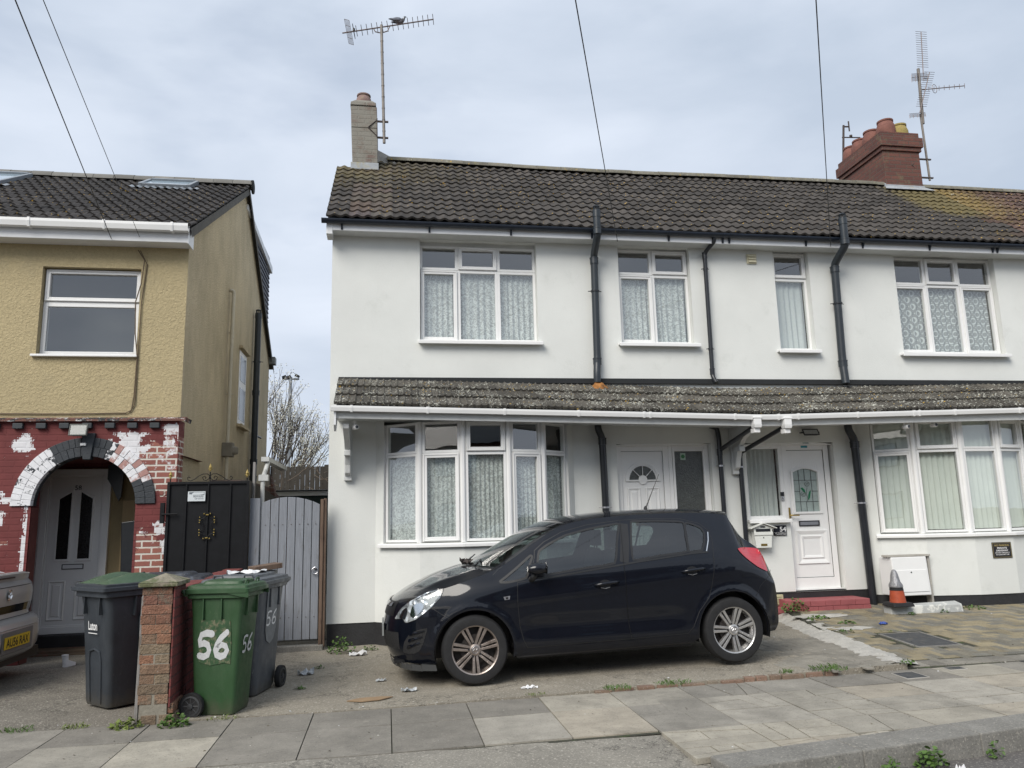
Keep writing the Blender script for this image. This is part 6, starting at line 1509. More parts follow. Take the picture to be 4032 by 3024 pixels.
# rubbish on the grey bin
g = G(); random.seed(1)
def rag(name, c, sx, sy, h, mat, label, cat='litter', n=14, seed=1, rz=0):
    g = G(); r = random.Random(seed)
    o_ = Vector((r.random()*9, r.random()*9, 0))
    def fn(u, v):
        a, b = 2*u-1, 2*v-1; x, y = a*sx*(1-.25*b*b*abs(noise.noise(o_+Vector((a, 0, 0))))), b*sy*(1-.3*a*a)
        z = h*abs(noise.noise(o_+Vector((u*3.1, v*3.1, 0))))*1.6+h*.25*noise.noise(o_+Vector((u*9, v*9, 1)))+.002
        cr_, sr_ = math.cos(rz), math.sin(rz)
        return (c[0]+x*cr_-y*sr_, c[1]+x*sr_+y*cr_, c[2]+max(z, .001))
    g.grid(fn, n, n); o = g.build(name, mat, None, recalc=False); return tag(o, label, cat)
M['paper'] = pm('white_paper', (.70, .70, .70), .8, .06, 20); M['card'] = pm('brown_card', (.28, .19, .11), .85, .15, 9); M['film'] = pm('dull_plastic_film', (.35, .37, .38), .3, .2, 20)
rag('newspaper', (-1.30, 7.68, 1.055), .18, .13, .035, M['paper'], 'crumpled white newspaper lying on the lid of the faded grey bin', 'newspaper', 16, 5, .2)
g = G(); g.M = Matrix.Translation((-1.20, 8.15, 1.06)) @ Matrix.Rotation(.5, 4, 'Z') @ Matrix.Rotation(-.1, 4, 'Y'); g.box(-.14, .14, -.10, .10, 0, .05); o = g.build('brick_slab', M['brown_wood'], None, bevel=.004); tag(o, 'flat brown board lying behind the newspaper on the faded grey bin', 'board')
g = G(); g.box(-1.40, -1.1, 8.05, 8.3, .0, 1.05); o = g.build('stacked_box', M['bin_oldgrey'], None); tag(o, 'grey box behind the faded grey bin, supporting a brown board', 'box')
random.seed(5)
# litter on the ground
rag('paper_litter', (.42+.82, 6.94, .035), .075, .035, .02, M['paper'], 'white paper scrap on the drive just right of the black car front wheel', seed=3)
rag('tissue_litter', (3.42, 4.36, -.082), .085, .05, .07, M['paper'], 'crumpled white tissue in the road beside the kerb', 'tissue', 18, 9)
g = G(); g.add([(.12, 6.80, .012), (.42, 6.86, .018), (.36, 6.94, .035), (.10, 6.90, .014)], [(0, 1, 2, 3)]); g.add([(.12, 6.80, .010), (.42, 6.86, .016), (.36, 6.94, .033), (.10, 6.90, .012)], [(3, 2, 1, 0)])
g = G()
cd = [(.30-.62, 6.92), (.24-.3, 6.90), (.10, 6.98), (.02, 7.06), (-.18, 7.05), (-.30, 6.99)]
o = None
g.prism([(x, y) for x, y in [(-.33, 6.96), (-.20, 6.90), (-.05, 6.93), (.06, 7.02), (-.04, 7.05), (-.22, 7.04)]], .014, .020, 'z'); o = g.build('cardboard_piece', M['card'], None); tag(o, 'flat torn piece of brown cardboard on the drive in front of the black car', 'cardboard')
rag('wrapper_litter', (.20, 7.22, .016), .07, .04, .025, M['film'], 'dark crushed wrapper on the drive below the black car bumper', seed=12)
rag('plastic_cup_lid', (-.80, 8.30, .012), .08, .06, .05, pm('clear_plastic', (.50, .52, .53), .2, .1, 20), 'crushed clear plastic tub on the concrete between the bins and the house', seed=14)
rag('paper_litter', (-.32, 9.30, .01), .10, .06, .05, M['paper'], 'white crumpled paper beside the weeds at the white house corner', seed=15)
rag('blue_wrapper', (5.35+.45, 8.55, .165), .05, .03, .03, pm('blue_plastic', (.03, .08, .35), .4, .1), 'small blue wrapper on the block paving behind the manhole cover', seed=16)
rag('foil_scrap', (-.05, 7.75, .012), .05, .03, .02, M['film'], 'small silvery foil scrap on the drive left of the black car', seed=18)
g = G(); g.M = Matrix.Translation((-3.52, 9.62, .0)) @ Matrix.Rotation(-.5, 4, 'Z'); loft(g, [rrect(.03, -.05, .10, .028, .0), rrect(.032, -.052, .10, .028, .03), rrect(.03, -.055, .0, .025, .07), rrect(.035, -.065, -.005, .025, .13)]); o = g.build('white_shoe', M['paper'], None, smooth=True, auto=50); tag(o, 'small white boot shaped object on the ground behind the silver car', 'litter')

# ---------------------------------------------------------------- things on and by the houses
t = thing('letterbox', (5.06, 9.99, 1.0), 'white house shaped metal letterbox under the window beside the door numbered 54', 'letterbox')
g = G(); g.hexa([(-.11, -.10, .03), (.11, -.10, .03), (.11, 0, .03), (-.11, 0, .03)], [(-.135, -.10, .29), (.135, -.10, .29), (.135, 0, .29), (-.135, 0, .29)]); g.prism([(-.135, .291), (.135, .291), (0, .355)], -.10, 0); M['enamel'] = pm('cream_white_enamel', (.74, .75, .71), .3, .03, 10)
g.build('body', M['enamel'], t, world=False, bevel=.004)
g = G()
for s in (-1, 1): g.hexa([(0, -.135, .355), (s*.19, -.135, .285), (s*.19, 0, .285), (0, 0, .355)], [(0, -.135, .366), (s*.19, -.135, .296), (s*.19, 0, .296), (0, 0, .366)])
g.build('roof', M['enamel'], t, world=False)
g = G(); g.box(-.105, .105, -.108, -.10, .245, .285); g.box(-.035, .035, -.104, -.10, .30, .318); g.lathe([(.008, 0), (.008, -.003)], (0, -.10, .165), 'y', 10); g.build('slot', M['black_plastic'], t, world=False)
g = G(); g.box(-.135, .135, -.112, -.10, .20, .243); g.build('flap', M['enamel'], t, world=False, bevel=.002)
g = G(); g.box(-.045, .045, -.104, -.10, .055, .085); g.build('name_holder', M['brass'], t, world=False)
t = thing('house_sign', (5.36, 9.99, 1.185), 'black house number sign reading 54 next to the white letterbox', 'sign')
g = G(); g.box(-.095, .095, -.008, 0, 0, .135); g.build('plate', pm('gloss_black_acrylic', (.012, .014, .02), .15, .05), t, world=False)
g = G(); text_g(g, '54', .042, .052, .066, -.0092, .095, bold=.01); text_g(g, 'Thornhill Road', .003, .010, .024, -.0092, .165); g.box(-.09, .09, -.0092, -.0085, .040, .0425); g.build('lettering', M['white_ink'], t, world=False)
t = thing('doorbell', (5.487, DY-.012, 1.66), 'grey and black video doorbell on the frame left of the door numbered 54', 'doorbell')
g = G(); g.box(-.025, .025, -.022, 0, 0, .062); g.build('body', pm('satin_grey_plastic', (.30, .31, .33), .35, .05), t, world=False, bevel=.005); g = G(); g.box(-.025, .025, -.022, 0, .063, .12); g.lathe([(.009, 0), (.009, -.003)], (0, -.022, .095), 'y', 12); g.build('camera_window', M['black_plastic'], t, world=False, bevel=.005)
g = G(); g.lathe([(.012, 0), (.012, -.003), (0, -.004)], (0, -.022, .035), 'y', 14); g.build('button', M['chrome'], t, world=False)
def seccam(loc, label, aim=0):
    t = thing('security_camera', loc, label, 'camera', None, aim)
    g = G(); g.lathe([(0, -.05), (.024, -.05), (.03, -.042), (.03, .03), (.02, .045), (0, .05)], (0, 0, 0), 'y', 18); g.tube([(0, .02, .02), (0, .03, .06)], .012, 8); g.lathe([(.028, .06), (.028, .075)], (0, .03, 0), 'z', 14)
    g.build('housing', M['upvc'], t, world=False, smooth=True, auto=50); g = G(); g.lathe([(0, -.053), (.02, -.053), (.02, -.05)], (0, 0, 0), 'y', 16); g.build('lens', M['black_plastic'], t, world=False)
seccam((-.385, 9.36, 2.64), 'small white security camera under the canopy by the left bracket', .5)
seccam((6.95, 9.30, 2.60), 'small white security camera hanging above the left of the bow window with blinds', .2)
seccam((7.42, 9.36, 2.63), 'small black lensed camera above the second pane of the bow window with blinds', .1)
# gas meter box
t = thing('meter_box', (6.63, 9.43, .37), 'white plastic gas meter box set low on the wall behind the traffic cone', 'meter box', None, 0)
g = G(); g.hexa([(0, 0, 0), (.52, -.0, 0), (.56, .16, 0), (.0, .30, 0)], [(0, .035, .50), (.52, .035, .50), (.56, .16, .50), (0, .30, .50)]); g.build('box', M['upvc'], t, world=False, bevel=.012, seg=3)
g = G(); g.hexa([(.03, -.006, .05), (.49, -.006, .05), (.49, .0, .05), (.03, .0, .05)], [(.03, .0145, .33), (.49, .0145, .33), (.49, .022, .33), (.03, .022, .33)]); g.build('door', M['upvc'], t, world=False, bevel=.003); g = G(); g.lathe([(.009, 0), (.009, -.006)], (.26, .013, .30), 'y', 10); g.build('lock', M['black_plastic'], t, world=False)
g = G(); g.box(6.60, 7.22, 9.47, 9.62, .872, .895); g.box(7.195, 7.225, 9.50, 9.62, .25, .872); o = g.build('recess_edge', M['mortar'], None); o.parent = H54; o.location = -H54.location
# concrete lintel on the ground
g = G(); g.hexa([(6.32, 9.13, .17), (7.33, 9.10, .17), (7.34, 9.26, .17), (6.33, 9.30, .17)], [(6.33, 9.14, .285), (7.32, 9.11, .285), (7.34, 9.26, .31), (6.33, 9.30, .285)])
o = g.build('concrete_kerb_block', pm('pale_concrete', (.42, .43, .42), .9, .15, 8, .5, 40, col2=(.66, .66, .62), c2lo=.52, c2hi=.58, c2s=6), None, bevel=.014, seg=3); tag(o, 'long pale concrete block lying on the paving under the meter box', 'kerbstone')
# traffic cone
t = thing('traffic_cone', (6.44, 9.14, .285), 'battered orange traffic cone wrapped in silver tape at the top', 'traffic cone')
g = G(); g.hexa([(-.155, -.13, 0), (.155, -.12, 0), (.14, .15, 0), (-.14, .15, 0)], [(-.135, -.11, .05), (.135, -.10, .05), (.12, .13, .05), (-.12, .13, .05)]); g.build('base', M['rubber'], t, world=False, bevel=.012)
def cone_prof(g, segs, n=28, dent=.006):
    rings = []
    for r, z in segs: rings.append([(r*(1+dent*8*noise.noise(Vector((math.cos(k*6.283/n)*1.5, math.sin(k*6.283/n)*1.5, z*8))))*math.cos(k*6.283/n)-.04*z, r*(1+dent*8*noise.noise(Vector((math.cos(k*6.283/n)*1.5, math.sin(k*6.283/n)*1.5, z*8))))*math.sin(k*6.283/n), z) for k in range(n)])
    loft(g, rings, False, False)
g = G(); cone_prof(g, [(.098, .05), (.092, .10), (.085, .17), (.080, .20)]); g.build('body', pm('faded_orange_plastic', (.38, .065, .022), .6, .2, 12, .1, 40, col2=(.30, .06, .03), c2lo=.5, c2hi=.7, c2s=12), t, world=False, smooth=True)
g = G(); cone_prof(g, [(.084, .198), (.080, .225), (.078, .24)]); g.build('dark_band', M['rubber'], t, world=False, smooth=True)
g = G(); cone_prof(g, [(.085, .238), (.082, .27), (.058, .31), (.05, .36), (.044, .40), (.030, .44), (.012, .455)], dent=.02); g.build('tape', pm('crinkled_silver_tape', (.30, .30, .31), .35, .25, 40, 1., 60, metal=.6), t, world=False, smooth=True)
# no parking sign, on the flat facet of the bow wall
t = thing('parking_sign', (8.27, 9.415, .92), 'black NO PARKING private driveway sign with gold edging on the white bay wall', 'sign')
g = G(); g.box(-.148, .148, -.006, 0, -.105, .105); g.build('plate', pm('black_sign_face', (.016, .015, .018), .35, .1), t, world=False, bevel=.002)
g = G(); g.ring(-.138, .138, -.095, .095, .003, -.0072, -.0062); text_g(g, 'NO PARKING', 0, .050, .026, -.0072, .225, bold=.015); g.build('gold_lettering', M['gold_ink'], t, world=False)
g = G(); text_g(g, 'PRIVATE', 0, .015, .023, -.0072, .150, bold=.03); text_g(g, 'DRIVEWAY', 0, -.018, .023, -.0072, .185, bold=.03); text_g(g, 'DO NOT OBSTRUCT', 0, -.044, .016, -.0072, .22, bold=.02); text_g(g, 'IN CONSTANT USE', 0, -.068, .016, -.0072, .20, bold=.02); g.build('white_lettering', M['white_ink'], t, world=False)

# ---------------------------------------------------------------- aerials and cables
def yagi(g, p, d, el, L, n, elen, refl=True, r=.008):
    p, d, el = Vector(p), Vector(d).normalized(), Vector(el).normalized(); g.tube([p, p+d*L], r, 6)
    for i in range(n):
        q = p+d*(L*(.16+.84*i/(n-1))); g.tube([q-el*elen/2, q+el*elen/2], r*.55, 4)
am = thing('tv_aerial', (-.09, 11.55, 7.5), 'long television aerial on a tall mast beside the single grey chimney, bird perched on it', 'tv aerial')
g = G(); g.tube([(-.065, 11.55, 7.50), (-.12, 11.55, 9.60)], .024, 10)
for k in range(9): z = 7.7+k*.2; x = -.065-(z-7.5)*.026; g.tube([(x, 11.55, z), (x, 11.55, z+.02)], .027, 10)
g.build('mast', M['steel'], am)
g = G()
for z in (7.87, 7.59): g.box(-.18, .0, 11.53, 11.56, z-.012, z+.012)
g.tube([(-.18, 11.50, 7.87), (-.32, 11.49, 7.73), (-.18, 11.50, 7.59)], .010, 6); g.box(-.185, -.172, 11.48, 11.53, 7.57, 7.89); g.build('wall_bracket', M['rust'], am)
b0, b1_ = Vector((-.75, 11.55, 9.40)), Vector((.74, 11.55, 9.785)); bd = (b1_-b0).normalized(); el = Vector((-.22, -.75, .62)).normalized()
el = (el-bd*el.dot(bd)).normalized()
g = G(); g.tube([b0, b1_], .011, 8); M['aerial'] = pm('oxidised_aerial_metal', (.20, .16, .15), .5, .2, 12, metal=.4)
for i in range(16):
    q = b0+bd*(.235+i*.0865); g.tube([q-el*.085, q+el*.085], .0055, 5)
g.build('boom', M['aerial'], am)
g = G(); q = b0+bd*.11; sd_ = bd.cross(el)
for k in range(5): o2 = bd*(-.03+.015*k); g.tube([q+o2+el*.19+sd_*.03*(k-2), q+o2-el*.19+sd_*.03*(k-2)], .004, 4)
for s in (-1, -.5, 0, .5, 1): g.tube([q+el*.19*s-sd_*.06-bd*.03, q+el*.19*s+sd_*.06+bd*.03], .004, 4)
g.build('reflector', M['aerial'], am)
g = G(); q = b0+bd*.19; g.tube([q+el*.12*math.cos(t*.4)+sd_*.03*math.sin(t*.4) for t in range(17)], .004, 4); g.lathe([(.02, -.02), (.02, .02)], q+Vector((0, 0, .03)), 'z', 8); g.build('dipole', M['black_plastic'], am)
g = G(); g.tube([(-.25, 11.55, 9.53), (-.22, 11.55, 9.47), (-.12, 11.55, 9.455), (-.02, 11.55, 9.50), (.02, 11.55, 9.60)], .009, 6); g.build('cradle', M['aerial'], am)
am = thing('tv_aerial', (10.05, 11.95, 7.55), 'leaning mast with several stacked aerials beside the red brick chimney', 'tv aerial')
g = G(); g.tube([(10.02, 11.95, 7.55), (10.0, 11.95, 8.9)], .020, 8); g.tube([(10.03, 11.95, 8.7), (10.075, 11.95, 9.85)], .028, 8)
g.build('mast', M['steel'], am)
g = G()
for z in (7.97, 7.60): g.box(9.80, 10.09, 11.93, 11.96, z-.012, z+.012)
g.tube([(9.80, 11.90, 7.97), (9.62, 11.87, 7.80), (9.80, 11.90, 7.62)], .012, 6); g.build('wall_bracket', M['rust'], am)
g = G(); yagi(g, (10.13, 11.90, 9.72), (.07, 0, .9), (.96, .2, .16), .90, 17, .30, r=.008); g.build('boom', M['aerial'], am)
g = G(); yagi(g, (9.93, 11.88, 8.88), (.32, 0, .86), (.96, .2, .16), .93, 17, .28, r=.008); g.build('boom', M['aerial'], am)
g = G(); yagi(g, (10.06, 11.90, 9.38), (.95, -.1, .10), (.35, .35, .60), .86, 8, .21, r=.009); g.build('boom', M['aerial'], am)
g = G()
for (cx, cz) in ((10.07, 9.68), (10.06, 9.60), (9.92, 8.84)):
    for k in range(4): g.tube([(cx-.17, 11.93, cz-.03+k*.022), (cx+.17, 11.93, cz+.02+k*.022)], .005, 4)
    for s in (-.17, -.09, .0, .09, .17): g.tube([(cx+s, 11.93, cz-.03+s*.15), (cx+s, 11.93, cz+.04+s*.15)], .005, 4)
g.tube([(10.33+.05*math.cos(t*.45), 11.9, 9.42+.09*math.sin(t*.45)) for t in range(15)], .006, 4)
g.build('reflector', M['aerial'], am)
am = thing('tv_aerial', (9.12, 13.3, 7.9), 'small rusty aerial stub at the back left of the red brick chimney', 'tv aerial')
g = G(); g.tube([(9.14, 13.3, 7.9), (9.31, 13.3, 9.36)], .022, 8); g.tube([(9.29, 13.3, 9.33), (9.43, 13.3, 9.34)], .016, 6); g.tube([(9.43, 13.3, 9.24), (9.43, 13.3, 9.46)], .014, 6); g.tube([(9.25, 13.3, 9.09), (9.66, 13.3, 9.11)], .012, 6); g.lathe([(.03, -.02), (.03, .02)], (9.45, 13.3, 9.13), 'z', 8); g.build('mast', M['rust'], am)
# pigeon on the aerial
pg = thing('pigeon', (.16, 11.55, 9.64), 'grey wood pigeon perched on the long aerial above the left chimney', 'bird')
def body_loft(g, path, n=14):
    rings = []
    for i, (x, z, rx, rz) in enumerate(path):
        x0, z0 = path[max(i-1, 0)][:2]; x1, z1 = path[min(i+1, len(path)-1)][:2]; t = Vector((x1-x0, 0, z1-z0)).normalized(); up = Vector((-t.z, 0, t.x))
        rings.append([Vector((x, 0, z))+Vector((0, 1, 0))*rx*math.cos(k*2*math.pi/n)+up*rz*math.sin(k*2*math.pi/n) for k in range(n)])
    loft(g, rings)
n = N('pigeon_feathers'); sx = n.n('ShaderNodeSeparateXYZ'); n.L(n.obj, sx.inputs[0])
c1 = n.mix(n.ramp(sx.outputs[2], .045, .075), (.26, .25, .27), (.12, .13, .15)); c1 = n.mix(n.ramp(sx.outputs[0], -.08, -.12), c1, (.05, .05, .06)); c1 = n.mix(n.ramp(sx.outputs[2], .118, .13), c1, (.14, .16, .18))
pmn = n.done(n.mix(n.noise(40, 3, vec=n.obj), mul((.8, .8, .8), 1), c1, 'MULTIPLY') if 0 else c1, .8)
g = G(); body_loft(g, [(-.165, .085, .008, .004), (-.12, .087, .024, .009), (-.085, .082, .03, .022), (-.04, .070, .040, .040), (.0, .062, .046, .047), (.035, .062, .044, .046), (.065, .075, .033, .036), (.082, .098, .021, .024), (.090, .120, .018, .019), (.098, .138, .018, .018), (.110, .147, .015, .014), (.120, .146, .007, .006), (.136, .141, .002, .002)])
g.build('body', pmn, pg, world=False, smooth=True)
g = G()
for s in (-1, 1): g.M = Matrix.Translation((-.03, s*.043, .068)) @ Matrix.Rotation(-.1, 4, 'Y'); rr = [[(x, s*y*math.cos(k*.785), z*math.sin(k*.785)) for k in range(8)] for x, y, z in ((-.10, .002, .003), (-.05, .006, .022), (.0, .010, .034), (.05, .008, .028), (.07, .003, .010))]; loft(g, rr)
g.build('wing', pm('wing_grey', (.15, .16, .19), .8, .2, 30), pg, world=False, smooth=True)
g = G()
for s in (-1, 1): g.box(.075, .088, s*.021-.004, s*.021+.004, .098, .122)
g.build('neck_patch', M['white_ink'], pg, world=False)
g = G()
for x in (-.012, .02): 
    g.tube([(x, .01*(1 if x > 0 else -1), .035), (x, .01*(1 if x > 0 else -1), .005)], .004, 6)
    for dx_ in (-.012, .010, .016): g.tube([(x, .01*(1 if x > 0 else -1), .006), (x+dx_, .012*(1 if x > 0 else -1)+(dx_-.01)*.3, .001)], .0025, 5)
g.build('leg', pm('pink_leg', (.35, .12, .10), .6), pg, world=False)
def wire(a, via, label, r=.0045, sagk=.0):
    a, v = Vector(a), Vector(via); d = (v-a); e = a+d*2.6; pts = []
    for i in range(25):
        t = i/24; p = a.lerp(e, t); p.z += sagk*(t*(t-1/2.6)); pts.append(p)
    g = G(); g.tube(pts, r, 6, cap=False); o = g.build('overhead_cable', M['cable'], None); return tag(o, label, 'cable', 'overhead telephone cables')
wire((-3.43, 9.85, 5.06), (-2.207, 4.5, 4.631), 'leftmost dark overhead cable, running up from the yellow house fascia')
wire((-3.10, 9.85, 5.10), (-2.054, 4.5, 4.646), 'thin overhead cable just right of the leftmost one, fixed to the yellow house', .003)
wire((3.18, 9.80, 5.30), (1.251, 4.5, 4.96), 'dark overhead cable crossing the middle of the sky to the white house eaves')
wire((6.44, 9.80, 5.33), (3.04, 4.5, 5.13), 'overhead cable on the right, running down to the black pipe at the white eaves')

# ---------------------------------------------------------------- weeds
def weed(loc, r, h, n, label, mat='leaf', leaf=.022, grass=False, seed=1):
    rr = random.Random(seed); g = G()
    for _ in range(n):
        a = rr.random()*6.283; d = r*math.sqrt(rr.random()); x, y = d*math.cos(a), d*math.sin(a)*.6
        if grass:
            t = Vector((rr.gauss(0, .4), rr.gauss(0, .4), 1)).normalized()*h*rr.uniform(.5, 1); s = Vector((-t.y, t.x, 0)); s = (s.normalized() if s.length > 1e-3 else Vector((1, 0, 0)))*.003
            b = Vector((x, y, 0)); g.add([b-s, b+s, b+t*.6+s*.6, b+t+Vector((t.x, t.y, -.2*h))*.5], [(0, 1, 2, 3)])
        else:
            z = h*(1-(d/r)**2*.7)*rr.uniform(.15, 1); c = Vector((x, y, z)); u = Vector((rr.gauss(0, 1), rr.gauss(0, 1), rr.gauss(0, .5))).normalized()*leaf*rr.uniform(.6, 1.2); v = u.cross(Vector((rr.gauss(0, .5), rr.gauss(0, .5), 1)).normalized()).normalized()*leaf*.6
            g.add([c-u, c-u*.3+v, c+u*.5+v*.8, c+u, c+u*.5-v*.8, c-u*.3-v], [(0, 1, 2, 3, 4, 5)])
    o = g.build('weed', M[mat], None, recalc=False); o.location = loc
    return tag(o, label, 'weed')
def wz(x, y): return gp(x) if y < 6.66 else (g54(x, y) if x > strip_x(y) else g56(x))
for i, (x, y, r, h, n, lab, mt, gs) in enumerate([
    (-.52, 9.50, .17, .20, 160, 'bushy green weed at the corner of the white house by the wooden gate', 'leaf', 0), (-.20, 9.62, .10, .07, 50, 'low weed under the black plinth, right of the bushy corner weed', 'leaf', 0),
    (-1.60, 6.52, .12, .11, 110, 'weed at the right foot of the brick pier', 'leaf', 0), (-1.95, 6.55, .12, .10, 100, 'yellowish weed at the left foot of the brick pier', 'leaf2', 0), (-1.50, 6.95, .06, .25, 40, 'weed growing up between the wall and the green bin', 'leaf', 0),
    (-1.28, 6.66, .13, .035, 50, 'thin weed under the front of the green bin', 'leaf2', 1), (-2.35, 6.66, .10, .05, 60, 'grassy tuft on the pavement edge left of the pier', 'leaf2', 1), (-2.75, 6.67, .12, .05, 60, 'grassy tuft at the pavement edge near the left border', 'leaf', 1),
    (5.28, 9.62, .19, .19, 150, 'bushy weed beside the left end of the red doorstep', 'leaf', 0), (5.30, 9.10, .16, .05, 60, 'low weed on the paving below the bushy doorstep weed', 'leaf', 0), (5.45, 8.75, .12, .045, 40, 'small weed at the top of the cement strip', 'leaf', 0), (5.12, 8.25, .10, .05, 40, 'small weed against the middle of the cement strip', 'leaf', 0),
    (3.95, 6.70, .18, .06, 130, 'spreading green weed at the back of the pavement near the cement strip', 'leaf', 1), (3.55, 6.72, .07, .05, 40, 'small tuft where the brick edging ends', 'leaf', 1), (2.45, 6.66, .16, .05, 90, 'grassy weed along the broken brick edging', 'leaf', 1), (1.95, 6.66, .14, .05, 80, 'weed at the left end of the brick edging', 'leaf', 1), (1.25, 6.68, .10, .03, 40, 'thin mossy tuft at the drive edge below the front wheel', 'leaf2', 1),
    (4.72, 6.66, .07, .06, 40, 'tuft at the foot of the cement strip', 'leaf', 0), (6.15, 9.22+.5, .08, .10, 40, 'green shoots between the doorstep and the traffic cone', 'leaf', 0), (6.95, 9.36, .12, .10, 50, 'ivy shoots below the white meter box', 'leaf', 0), (7.05, 9.10, .07, .05, 30, 'small weed at the foot of the pale concrete block, right end', 'leaf', 0), (6.55, 9.06, .06, .05, 30, 'small weed at the foot of the pale concrete block, left end', 'leaf', 0), (7.6, 9.25, .16, .05, 50, 'low weeds along the black plinth right of the concrete block', 'leaf', 0),
    (2.66, 4.50, .10, .09, 90, 'leafy weed in the gutter below the kerb, leftmost large clump', 'leaf', 0), (3.05, 4.57, .07, .10, 60, 'leafy weed against the kerb, second clump from the left', 'leaf', 0), (3.35, 4.60, .11, .13, 110, 'tallest leafy weed against the kerb, above the tissue', 'leaf', 0), (3.86, 4.67, .06, .12, 40, 'slender weed against the kerb at the far right', 'leaf', 0), (2.30, 4.46, .07, .05, 50, 'small weed at the left end of the kerb', 'leaf', 0), (5.62, 7.35+.85, .10, .03, 30, 'tiny moss tuft behind the manhole cover', 'leaf2', 1), (-.78, 7.6, .05, .03, 25, 'tiny weed on the concrete left of the black car', 'leaf', 0), (-.70, 8.6, .06, .03, 25, 'tiny weed on the concrete in front of the wooden gate', 'leaf', 0)]):
    zz = wz(x, y) if y > 4.8 else -.085
    weed((x, y, zz), r, h, n, lab, mt, .020 if r > .1 else .015, bool(gs), i+3)
# loose grit and leaf scraps
random.seed(77)
g = G()
for _ in range(900):
    x = random.uniform(-3.5, 9); y = random.choice([random.gauss(6.68, .04), random.uniform(6.7, 9.8), random.uniform(4.9, 6.6), random.gauss(9.9, .06)])
    if y < kerb_y(x)+.05 or y > 9.95: continue
    z = wz(x, y)+.008; s = random.uniform(.004, .013); a = random.random()*3
    g.col = random.choice([(.5, .48, .42), (.2, .17, .12), (.35, .33, .28), (.07, .06, .04), (.6, .6, .58)])
    dx, dy = s*math.cos(a), s*math.sin(a); g.add([(x-dx, y-dy, z), (x+dy*.6, y-dx*.6, z), (x+dx, y+dy, z), (x-dy*.6, y+dx*.6, z+s*.5)], [(0, 1, 2, 3)])
o = g.build('grit', M['block'], None, recalc=False); tag(o, 'scattered grit, leaf scraps and crumbs over the drives and pavement', 'grit', kind='stuff')
# ---------------------------------------------------------------- the black hatchback
CT = math.radians(1.25)
car = thing('parked_car', (-.043, 8.02, .017), 'black five door hatchback parked in front of the white house, nose to the left', 'car', 'cars parked in front of the houses')
car.rotation_euler = (0, -CT, 0)
ST = [(.29, .20, .10, .19), (.275, .32, .045, .31), (.27, .47, .022, .46), (.275, .60, .045, .60), (.29, .70, .085, .70), (.33, .765, .14, .745), (.44, .815, .24, .81), (.53, .842, .36, .868), (.66, .872, .52, .935), (.84, .925, .68, .985),
      (1.04, .985, .80, 1.015), (1.10, 1.01, .87, 1.02), (1.20, 1.06, 1.0, 1.09), (1.43, 1.20, 1.27, 1.235), (1.60, 1.30, 1.48, 1.335), (1.75, 1.365, 1.66, 1.405), (1.92, 1.405, 1.85, 1.445), (2.2, 1.43, 2.2, 1.478), (2.6, 1.44, 2.6, 1.49), (3.0, 1.437, 3.05, 1.488),
      (3.32, 1.418, 3.4, 1.462), (3.49, 1.388, 3.62, 1.435), (3.505, 1.335, 3.60, 1.39), (3.60, 1.18, 3.74, 1.20), (3.70, 1.10, 3.84, 1.06), (3.77, 1.03, 3.87, .98), (3.83, .90, 3.93, .86), (3.865, .75, 3.98, .70), (3.885, .60, 3.995, .56), (3.885, .45, 3.99, .44), (3.87, .33, 3.97, .32), (3.82, .26, 3.9, .25)]
SUB = 4
def st(i, t):
    n = len(ST); p = [ST[max(0, min(n-1, i+k))] for k in (-1, 0, 1, 2)]; out = []
    corner = i in (20, 21)     # keep the spoiler edge crisp
    for c in range(4):
        a, b, d, e = (q[c] for q in p)
        m1, m2 = (d-a)/2*(.3 if corner else 1), (e-b)/2*(.3 if corner else 1)
        out.append((2*t**3-3*t*t+1)*b+(t**3-2*t*t+t)*m1+(-2*t**3+3*t*t)*d+(t**3-t*t)*m2)
    return out
FST = [(i+k/SUB, st(i, k/SUB)) for i in range(len(ST)-1) for k in range(SUB)]+[(len(ST)-1, list(ST[-1]))]
PX = [(.25, .66), (.30, .705), (.36, .745), (.5, .80), (.7, .835), (.9, .85), (1.3, .855), (2.2, .86), (2.9, .858), (3.3, .85), (3.55, .825), (3.72, .79), (3.83, .745), (3.9, .70)]
ZB = [(.3, .50), (.8, .70), (1.1, .80), (1.5, .88), (2.2, .93), (3.0, .96), (3.5, .93), (3.9, .7)]
DT = [(.3, .02), (.6, .06), (1.0, .10), (1.5, .185), (2, .245), (3.2, .25), (3.5, .25), (3.75, .13), (3.9, .04)]
TE = [(s[0], s[1]) for _, s in FST if True]
TOPX = [(a, b) for a, b in TE[18:] if a < 3.49 or b > 1.39]
TOPX = [(ST[i][0], ST[i][1]) for i in range(5, 22)]+[(3.6, 1.18), (3.70, 1.10), (3.77, 1.03), (3.83, .90), (3.9, .75)]
def Wd(x, z):
    w = smooth_interp(x, PX)
    if z < .36: w -= .035*((.36-z)/.15)**2
    zb = smooth_interp(x, ZB); T = smooth_interp(x, TOPX); d = smooth_interp(x, DT)
    u = min(1.15, (z-zb)/max(.05, T-zb)); u = (math.sqrt(u*u+.02)+u)/2; pw = interp(x, [(.6, 1.9), (1.6, 1.3), (2.2, 1.15)]); w -= d*(u**pw-.03)
    for cx, cz in ((.845, .30), (3.345, .31)):
        r = math.hypot(x-cx, z-cz); w += .012*math.exp(-((r-.375)/.035)**2)
    w -= .014*math.exp(-((z-.47)/.085)**2)*max(0, min(1, (x-1.15)/.3))*max(0, min(1, (3.0-x)/.3))
    sh = .70+.07*(x-1)             # shoulder crease rising to the tail
    w += .007*math.exp(-((z-sh)/.05)**2)*max(0, min(1, (x-.9)/.3))*max(0, min(1, (3.5-x)/.2))
    return w
